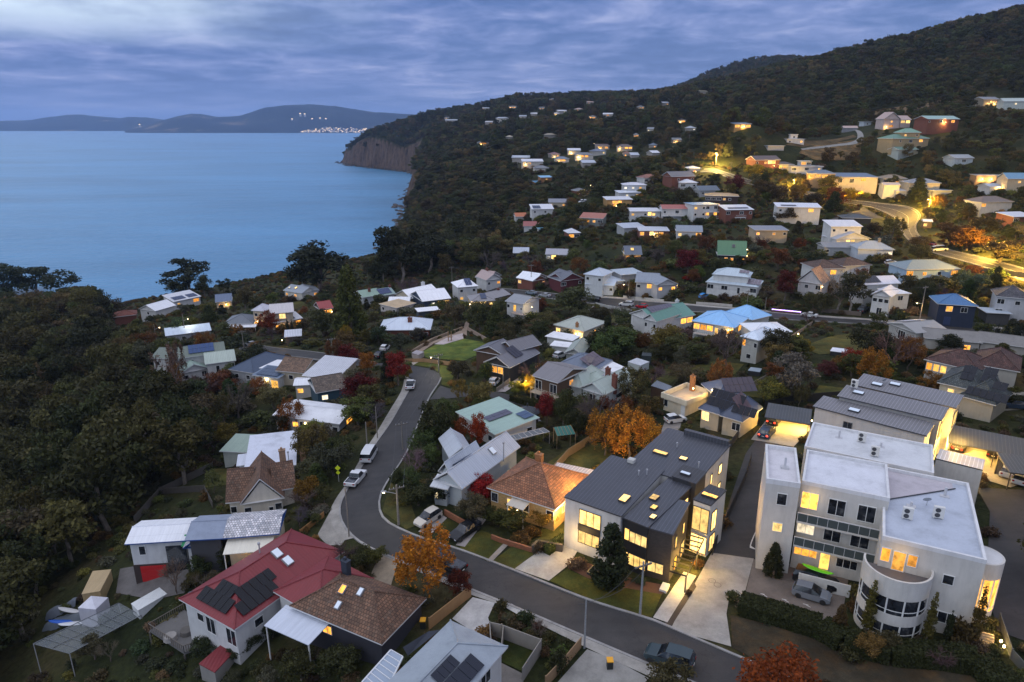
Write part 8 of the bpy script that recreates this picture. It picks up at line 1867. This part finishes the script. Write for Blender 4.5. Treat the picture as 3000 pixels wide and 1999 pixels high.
# ---- masses: one object each, trees scattered over points
def scatter(name, label, pts, sx, sz, idx, protos, cols):
    n = len(pts); me = bpy.data.meshes.new(name); me.vertices.add(n); me.vertices.foreach_set('co', np.asarray(pts, float).ravel())
    a = me.attributes.new('rot', 'FLOAT_VECTOR', 'POINT'); rv = np.zeros((n, 3)); rv[:, 2] = RS.rand(n) * 6.28; a.data.foreach_set('vector', rv.ravel())
    a = me.attributes.new('size', 'FLOAT_VECTOR', 'POINT'); a.data.foreach_set('vector', np.column_stack([sx, sx, sz]).ravel())
    a = me.attributes.new('pick', 'INT', 'POINT'); a.data.foreach_set('value', np.asarray(idx, np.int32))
    a = me.attributes.new('tcol', 'FLOAT_COLOR', 'POINT'); cc = np.array(cols)[RS.randint(0, len(cols), n)] * RS.uniform(.6, 1.6, (n, 1)); a.data.foreach_set('color', np.column_stack([cc, np.ones(n)]).ravel())
    o = bpy.data.objects.new(name, me); C.objects.link(o); o['kind'] = 'stuff'; o['label'] = label
    ng = bpy.data.node_groups.new(name, 'GeometryNodeTree'); ng.interface.new_socket('Geometry', in_out='INPUT', socket_type='NodeSocketGeometry'); ng.interface.new_socket('Geometry', in_out='OUTPUT', socket_type='NodeSocketGeometry')
    N = ng.nodes; gi, go = N.new('NodeGroupInput'), N.new('NodeGroupOutput'); ip = N.new('GeometryNodeInstanceOnPoints'); jn = N.new('GeometryNodeJoinGeometry')
    for p in protos:
        x = N.new('GeometryNodeObjectInfo'); x.inputs['Object'].default_value = p; x.inputs['As Instance'].default_value = True; ng.links.new(x.outputs['Geometry'], jn.inputs[0])
    ng.links.new(gi.outputs[0], ip.inputs['Points']); ng.links.new(jn.outputs[0], ip.inputs['Instance']); ip.inputs['Pick Instance'].default_value = True
    for nm, ty, sk in (('rot', 'FLOAT_VECTOR', 'Rotation'), ('size', 'FLOAT_VECTOR', 'Scale'), ('pick', 'INT', 'Instance Index')):
        x = N.new('GeometryNodeInputNamedAttribute'); x.data_type = ty; x.inputs['Name'].default_value = nm
        ng.links.new(x.outputs['Attribute'], ip.inputs[sk])
    ng.links.new(ip.outputs[0], go.inputs[0]); md = o.modifiers.new('scatter', 'NODES'); md.node_group = ng
    return o
FORESTS = [GULLY + [(-200,1999),(-200,830)], [(1085,830),(1130,750),(1170,680),(1185,640),(1190,600),(1230,560),(1226,512),(1187,496),(1000,478),(1000,425),(1040,385),(1250,325),(1500,278),(1960,262),(2200,170),(2560,120),(3100,10),(3100,320),(2900,262),(2850,300),(2700,312),(2560,335),(2480,370),(2330,395),(2200,412),(2130,430),(1900,455),(1700,480),(1600,520),(1500,600),(1440,680),(1490,750),(1400,790),(1250,810)],
  [(1500,600),(1600,520),(1900,455),(2130,430),(2200,412),(2330,395),(2560,335),(2850,300),(3100,320),(3100,600),(2850,640),(2560,560),(2300,560),(2100,540),(2060,640),(1960,700),(1700,730),(1500,740)]]
FDENS = [1.0, 1.0, .8]
pts = []
for Y0, Y1, s in ((60, 330, 5.0), (330, 700, 6.6), (700, 1150, 8.2), (1150, 2200, 10.0)):
    gy = np.arange(Y0, Y1, s)
    for yy in gy:
        xm = 1.05 * (yy + 60); gx = np.arange(-xm, xm, s); pts.append(np.column_stack([gx + RS.uniform(-.45, .45, len(gx)) * s, np.full(len(gx), yy) + RS.uniform(-.45, .45, len(gx)) * s]))
pts = np.concatenate(pts); X, Y = pts.T
d, w_ = coast(X, Y); ok = d > 4; X, Y = X[ok], Y[ok]; d, w_ = d[ok], w_[ok]; Z = TH(X, Y)
cliff = (w_ < 28) & (d < w_ * .95) & (RS.rand(len(X)) > .22); ok = ~cliff & (Z > 2.5) & (RS.rand(len(X)) < .95); X, Y, Z = X[ok], Y[ok], Z[ok]
zz = Z - CAMZ; dep = Y * CP - zz * SP; PX = 1500 + FPX * X / dep; PY = 999.5 + FPX * (-Y * SP - zz * CP) / dep
m_ = np.zeros(len(X), bool)
for P_, dn in zip(FORESTS, FDENS): m_ |= inpoly(PX, PY, P_) & (RS.rand(len(X)) < dn)
m_ |= (Y > 1200) | ((PX > 3040) & (RS.rand(len(X)) < .55)) | (PX < -20)
m_ &= (PX > -900) & (PX < 3900)
X, Y, Z, PX, PY, dep = (a[m_] for a in (X, Y, Z, PX, PY, dep))
h = np.where(Y < 330, RS.uniform(6, 13, len(X)), np.where(Y < 700, RS.uniform(6, 12, len(X)), RS.uniform(7, 18, len(X)))); wd = h * RS.uniform(.62, .95, len(X))
low = inpoly(PX, PY, FORESTS[2]); h = np.where(low, h * .72, h); wd = np.where(low, wd * .82, wd)
ok = free(X, Y, True, 1.0)
for n_, P_ in PADS:
    if n_ == 'field': ok &= ~inpoly(X, Y, P_)
# keep clear of told trees and do not bury houses
PYT = PY - h * .93 * FPX / dep; HWp = wd / 2 * FPX / dep
for b in HBA:
    near = (dep < b[4] + 1) & (PX + HWp * .8 > b[0]) & (PX - HWp * .8 < b[2]) & (PY > b[1]) & (PYT < b[3] - (b[3] - b[1]) * .25)
    ok &= ~near
for A, B in [ROADS[4]]:   # keep the main road in sight
    for p in np.concatenate([A[::2], B[::2]]):
        x, y, dd = pix((p[0], p[1], th(p[0], p[1])))
        if not (x > 2395 or 2075 < x < 2205): continue
        ok &= ~((np.abs(PX - x) < HWp + 3) & (PY > y) & (PYT < y + 2) & (dep < dd))
TP = np.array(TREEPOS)
for t in TP[np.hypot(TP[:, 0], TP[:, 1]) < 420]: ok &= ~((np.abs(X - t[0]) < t[2] * .8) & (np.abs(Y - t[1]) < t[2] * .8))
X, Y, Z, h, wd = (a[ok] for a in (X, Y, Z, h, wd))
protos = [FIRST[k] for k in sorted(FIRST) if k[0] in ('talltree', 'gum') and k[2] == 'crown'] ; pk = [HALF['talltree'] if k[0] == 'talltree' else HALF['gum'] for k in sorted(FIRST) if k[0] in ('talltree', 'gum') and k[2] == 'crown']
idx = RS.randint(0, len(protos), len(X))
scatter('forest', 'dense dark gum forest covering gully, headland and hillside', np.column_stack([X, Y, Z]), wd / 2 / .41, h, idx, protos, [(.045,.055,.02), (.056,.06,.022), (.038,.05,.02), (.06,.06,.022), (.04,.043,.024), (.065,.052,.028), (.045,.06,.02), (.085,.07,.03)])
NF = len(X)
# undergrowth: low shrubs between everything in the town
us = []
for yy in np.arange(45, 420, 2.1):
    xm = 1.05 * (yy + 40); gx = np.arange(-xm, xm, 2.1); us.append(np.column_stack([gx + RS.uniform(-1, 1, len(gx)), np.full(len(gx), yy) + RS.uniform(-1, 1, len(gx))]))
us = np.concatenate(us); X, Y = us.T; d, w_ = coast(X, Y); ok = d > 3; X, Y = X[ok], Y[ok]; Z = TH(X, Y)
n1 = np.sin(X * .09 + 1.3) * np.sin(Y * .075) + .6 * np.sin(X * .23 + Y * .17); ok = (RS.rand(len(X)) < np.clip(.50 + .30 * n1, .12, .9)) & free(X, Y, True, .2)
X, Y, Z = X[ok], Y[ok], Z[ok]
for n_, P_ in PADS:
    if n_ == 'verge': ok = ~inpoly(X, Y, P_); X, Y, Z = X[ok], Y[ok], Z[ok]
h = RS.uniform(.5, 1.9, len(X)) ; h = np.minimum(h, 1.9)
bx, bh = [], []
for cx, cy, r, poly in FOOT:      # planting along the walls
    if len(poly) != 4 or r < 3: continue
    for a, b in ((poly[0], poly[1]), (poly[1], poly[2]), (poly[3], poly[0])):
        L_ = math.hypot(b[0] - a[0], b[1] - a[1]); n_ = (cx - (a[0] + b[0]) / 2, cy - (a[1] + b[1]) / 2); nl = math.hypot(*n_) or 1
        for k in range(int(L_ / 1.7)):
            f = (k + RS.rand()) / max(1, int(L_ / 1.7)); o_ = 1.0 + 1.6 * RS.rand(); x, y = a[0] + (b[0] - a[0]) * f - n_[0] / nl * o_, a[1] + (b[1] - a[1]) * f - n_[1] / nl * o_
            if RS.rand() < .62: bx.append((x, y)); bh.append(RS.uniform(1.4, 3.7) if y > 150 else RS.uniform(.6, 1.5))
bx = np.array(bx); bh = np.array(bh); FG = [(c[0], c[1], c[2], grow(c[3], .3)) for c in FOOT]; ok = free(bx[:, 0], bx[:, 1], True, 0); bx, bh = bx[ok], bh[ok]
X = np.concatenate([X, bx[:, 0]]); Y = np.concatenate([Y, bx[:, 1]]); Z = TH(X, Y); h = np.concatenate([h, bh])
zz = Z - CAMZ; dep = Y * CP - zz * SP; PX = 1500 + FPX * X / dep; PY = 999.5 + FPX * (-Y * SP - zz * CP) / dep
ok = (PX > -500) & (PX < 3700) & (PY < 2300) & (PY > 480); X, Y, Z, h = X[ok], Y[ok], Z[ok], h[ok]
protos = [FIRST[k] for k in sorted(FIRST) if k[0] == 'shrub']
scatter('undergrowth', 'low mixed shrubs and ground plants filling gardens and slopes', np.column_stack([X, Y, Z - .1]), h * RS.uniform(.9, 1.6, len(X)), h, RS.randint(0, len(protos), len(X)), protos, [(.045,.06,.02), (.06,.08,.024), (.034,.045,.02), (.08,.08,.028), (.065,.058,.032), (.075,.055,.038), (.08,.06,.035), (.06,.065,.045), (.12,.075,.025), (.09,.10,.03)])
NU = len(X)
# rough grass tufts
def tuft_mesh():
    rs = np.random.RandomState(4); m = MB()
    for i in range(26):
        a = rs.rand() * 6.28; r = rs.rand() * .5; x, y = r * math.cos(a), r * math.sin(a); b = rs.rand() * 6.28; w_ = .035; l = .25 + .4 * rs.rand(); dx, dy = math.cos(b), math.sin(b)
        m.quad((x - dy * w_, y + dx * w_, 0), (x + dy * w_, y - dx * w_, 0), (x + dx * l * .5 + dy * .01, y + dy * l * .5, l), (x + dx * l * .5 - dy * .01, y + dy * l * .5, l))
    return m
rs = np.random.RandomState(17); m = MB()
for i in range(8, 19):
    a, b = CO[i], CO[i + 1]; L_ = math.hypot(*(b - a)[:2])
    for k in range(int(min(70, L_ / 5))):
        p = a + (b - a) * rs.rand(); r = rs.uniform(.8, 3.2) * (1 + p[1] / 1800); x, y = p[0] + rs.randn() * 5 - 2, p[1] + rs.randn() * 5; n = 7
        vs = [(x + r * (1 + .35 * rs.randn()) * math.cos(6.283 * j / n) * f, y + r * (1 + .35 * rs.randn()) * math.sin(6.283 * j / n) * f, z * r) for f, z in ((1.1, -.6), (1, .1), (.5, .5)) for j in range(n)]
        m.add(vs, [(q_ * n + j, q_ * n + (j + 1) % n, q_ * n + n + (j + 1) % n, q_ * n + n + j) for q_ in range(2) for j in range(n)] + [tuple(2 * n + j for j in range(n))])
o = m.build('shore_rocks', PAINT, None, (.07, .055, .045)); o['kind'] = 'stuff'; o['label'] = 'dark boulders and rock shelves along the waterline'
# ------------------------------------------------------------------ the town across the water
rs = np.random.RandomState(9); m = MB()
for i in range(190):
    x = rs.uniform(880, 1105); f = .012 + .13 * rs.rand() ** 1.4 * min(1, (x - 860) / 90); foot, top = aty(x, 380, 7200.0), aty(x, np.interp(x, [830, 905, 980, 1040, 1100], [310, 306, 311, 322, 332]), 8800.0)
    c_ = (foot[0] + (top[0] - foot[0]) * f, 7200 + 1600 * f, top[2] * (math.sin(f * math.pi / 2) ** 1.15) + 2); hw = rs.uniform(5, 10); hh = rs.uniform(5, 8)
    m.box(c_[0] - hw, c_[1] - 8, c_[2] - 20, c_[0] + hw, c_[1] + 8, c_[2] + hh, 0)
    if rs.rand() < .6: wv = rs.uniform(1.5, 5); m.box(c_[0] - wv, c_[1] - 8.6, c_[2] + hh * .4, c_[0] + wv, c_[1] - 8.1, c_[2] + hh * .9, 1)
for x, y in ((410,365),(262,381),(272,381),(880,333),(893,334),(915,348),(938,346),(955,348),(760,386),(856,349)):
    c_ = aty(x, y, 7700 if x > 365 else 9400); m.box(c_[0] - 9, c_[1] - 9, c_[2] - 30, c_[0] + 9, c_[1] + 9, c_[2] + 4, 0); m.box(c_[0] - 7, c_[1] - 9.6, c_[2] - 2, c_[0] + 7, c_[1] - 9.1, c_[2] + 3, 1)
def f_ft(t, b): setb(t, b, col=(.02, .02, .02), em=(1.0, .68, .36), es=3.2)
o = m.build('distant_town', [PAINT, mat('distant_window_glow', f_ft)], None, (.5, .48, .46)); o['kind'] = 'stuff'; o['label'] = 'tiny lit houses of the town across the bay'
# ------------------------------------------------------------------ air
def f_haze(t, b):
    out = t.t.nodes['Material Output']; t.t.nodes.remove(b)
    v = t.n('ShaderNodeVolumePrincipled'); v.inputs['Color'].default_value = (.48, .66, 1.0, 1); v.inputs['Density'].default_value = HAZE; v.inputs['Anisotropy'].default_value = .3
    t.t.links.new(v.outputs[0], out.inputs['Volume'])
HAZE = 6.0e-5
HZ = MB().box(-24000, -500, -12, 24000, 19500, 420); o = HZ.build('haze', mat('evening_haze', f_haze)); o['kind'] = 'stuff'; o['label'] = 'thin bluish evening haze over the bay'
# ------------------------------------------------------------------ labels for the planted trees
used = set(t['label'].lower() for t in THINGS if t.get('label'))
def cname(c):
    r_, g_, b_ = c; mx = max(c)
    if min(c) > .15: return 'pale roofed' if min(c) > .35 else 'grey roofed'
    if r_ > 1.9 * g_: return 'red'
    if r_ > 1.5 * g_: return 'rust brown' if mx < .2 else 'orange'
    if r_ > 1.15 * g_: return 'brownish'
    if mx < .04: return 'dark green'
    if r_ > .9 * g_: return 'olive'
    return 'green'
for o, kind, p, h, wid, col, label in TREES:
    if o.get('label'): continue
    x, y, dep = pix(p); base = {'cottage': 'cottage', 'shed': 'garden shed', 'round': 'leafy tree' if h > 3.5 else 'bush', 'shrub': 'shrub', 'talltree': 'gum tree', 'bare': 'bare twiggy tree', 'maple': 'autumn tree', 'birch': 'feathery tree', 'conifer': 'conifer', 'gum': 'gum tree'}.get(kind, 'tree')
    A_ = sorted(ANCH, key=lambda a: (a[1] - x) ** 2 + ((a[2] - y) * 1.6) ** 2)[:14]
    def rel(a):
        dx, dy = x - a[1], dep - a[3]
        if abs(dx) < 28 * 300 / (dep + 150): return 'behind' if dy > 0 else 'in front of'
        return ('right of' if dx > 0 else 'left of')
    short = lambda s: ' '.join(s.split()[:8])
    done = False
    size = 'tall' if h > 6.2 else ('low' if h < 2.4 else '')
    for a in A_:
        for adj in ((cname(col),), (size, cname(col)), ('broad' if wid > h else 'narrow', cname(col)), (size, 'rounded', cname(col))):
            s = ' '.join(q_ for q_ in (*adj, base, rel(a), 'the', a[0]) if q_); ws = s.split()
            if len(ws) > 16: continue
            if s.lower() not in used: done = True; break
        if done: break
    o['label'] = s; used.add(s.lower())
print('forest', NF, 'undergrowth', NU, 'trees', len(TREES), 'lights', NL[0], 'objects', len(bpy.data.objects))
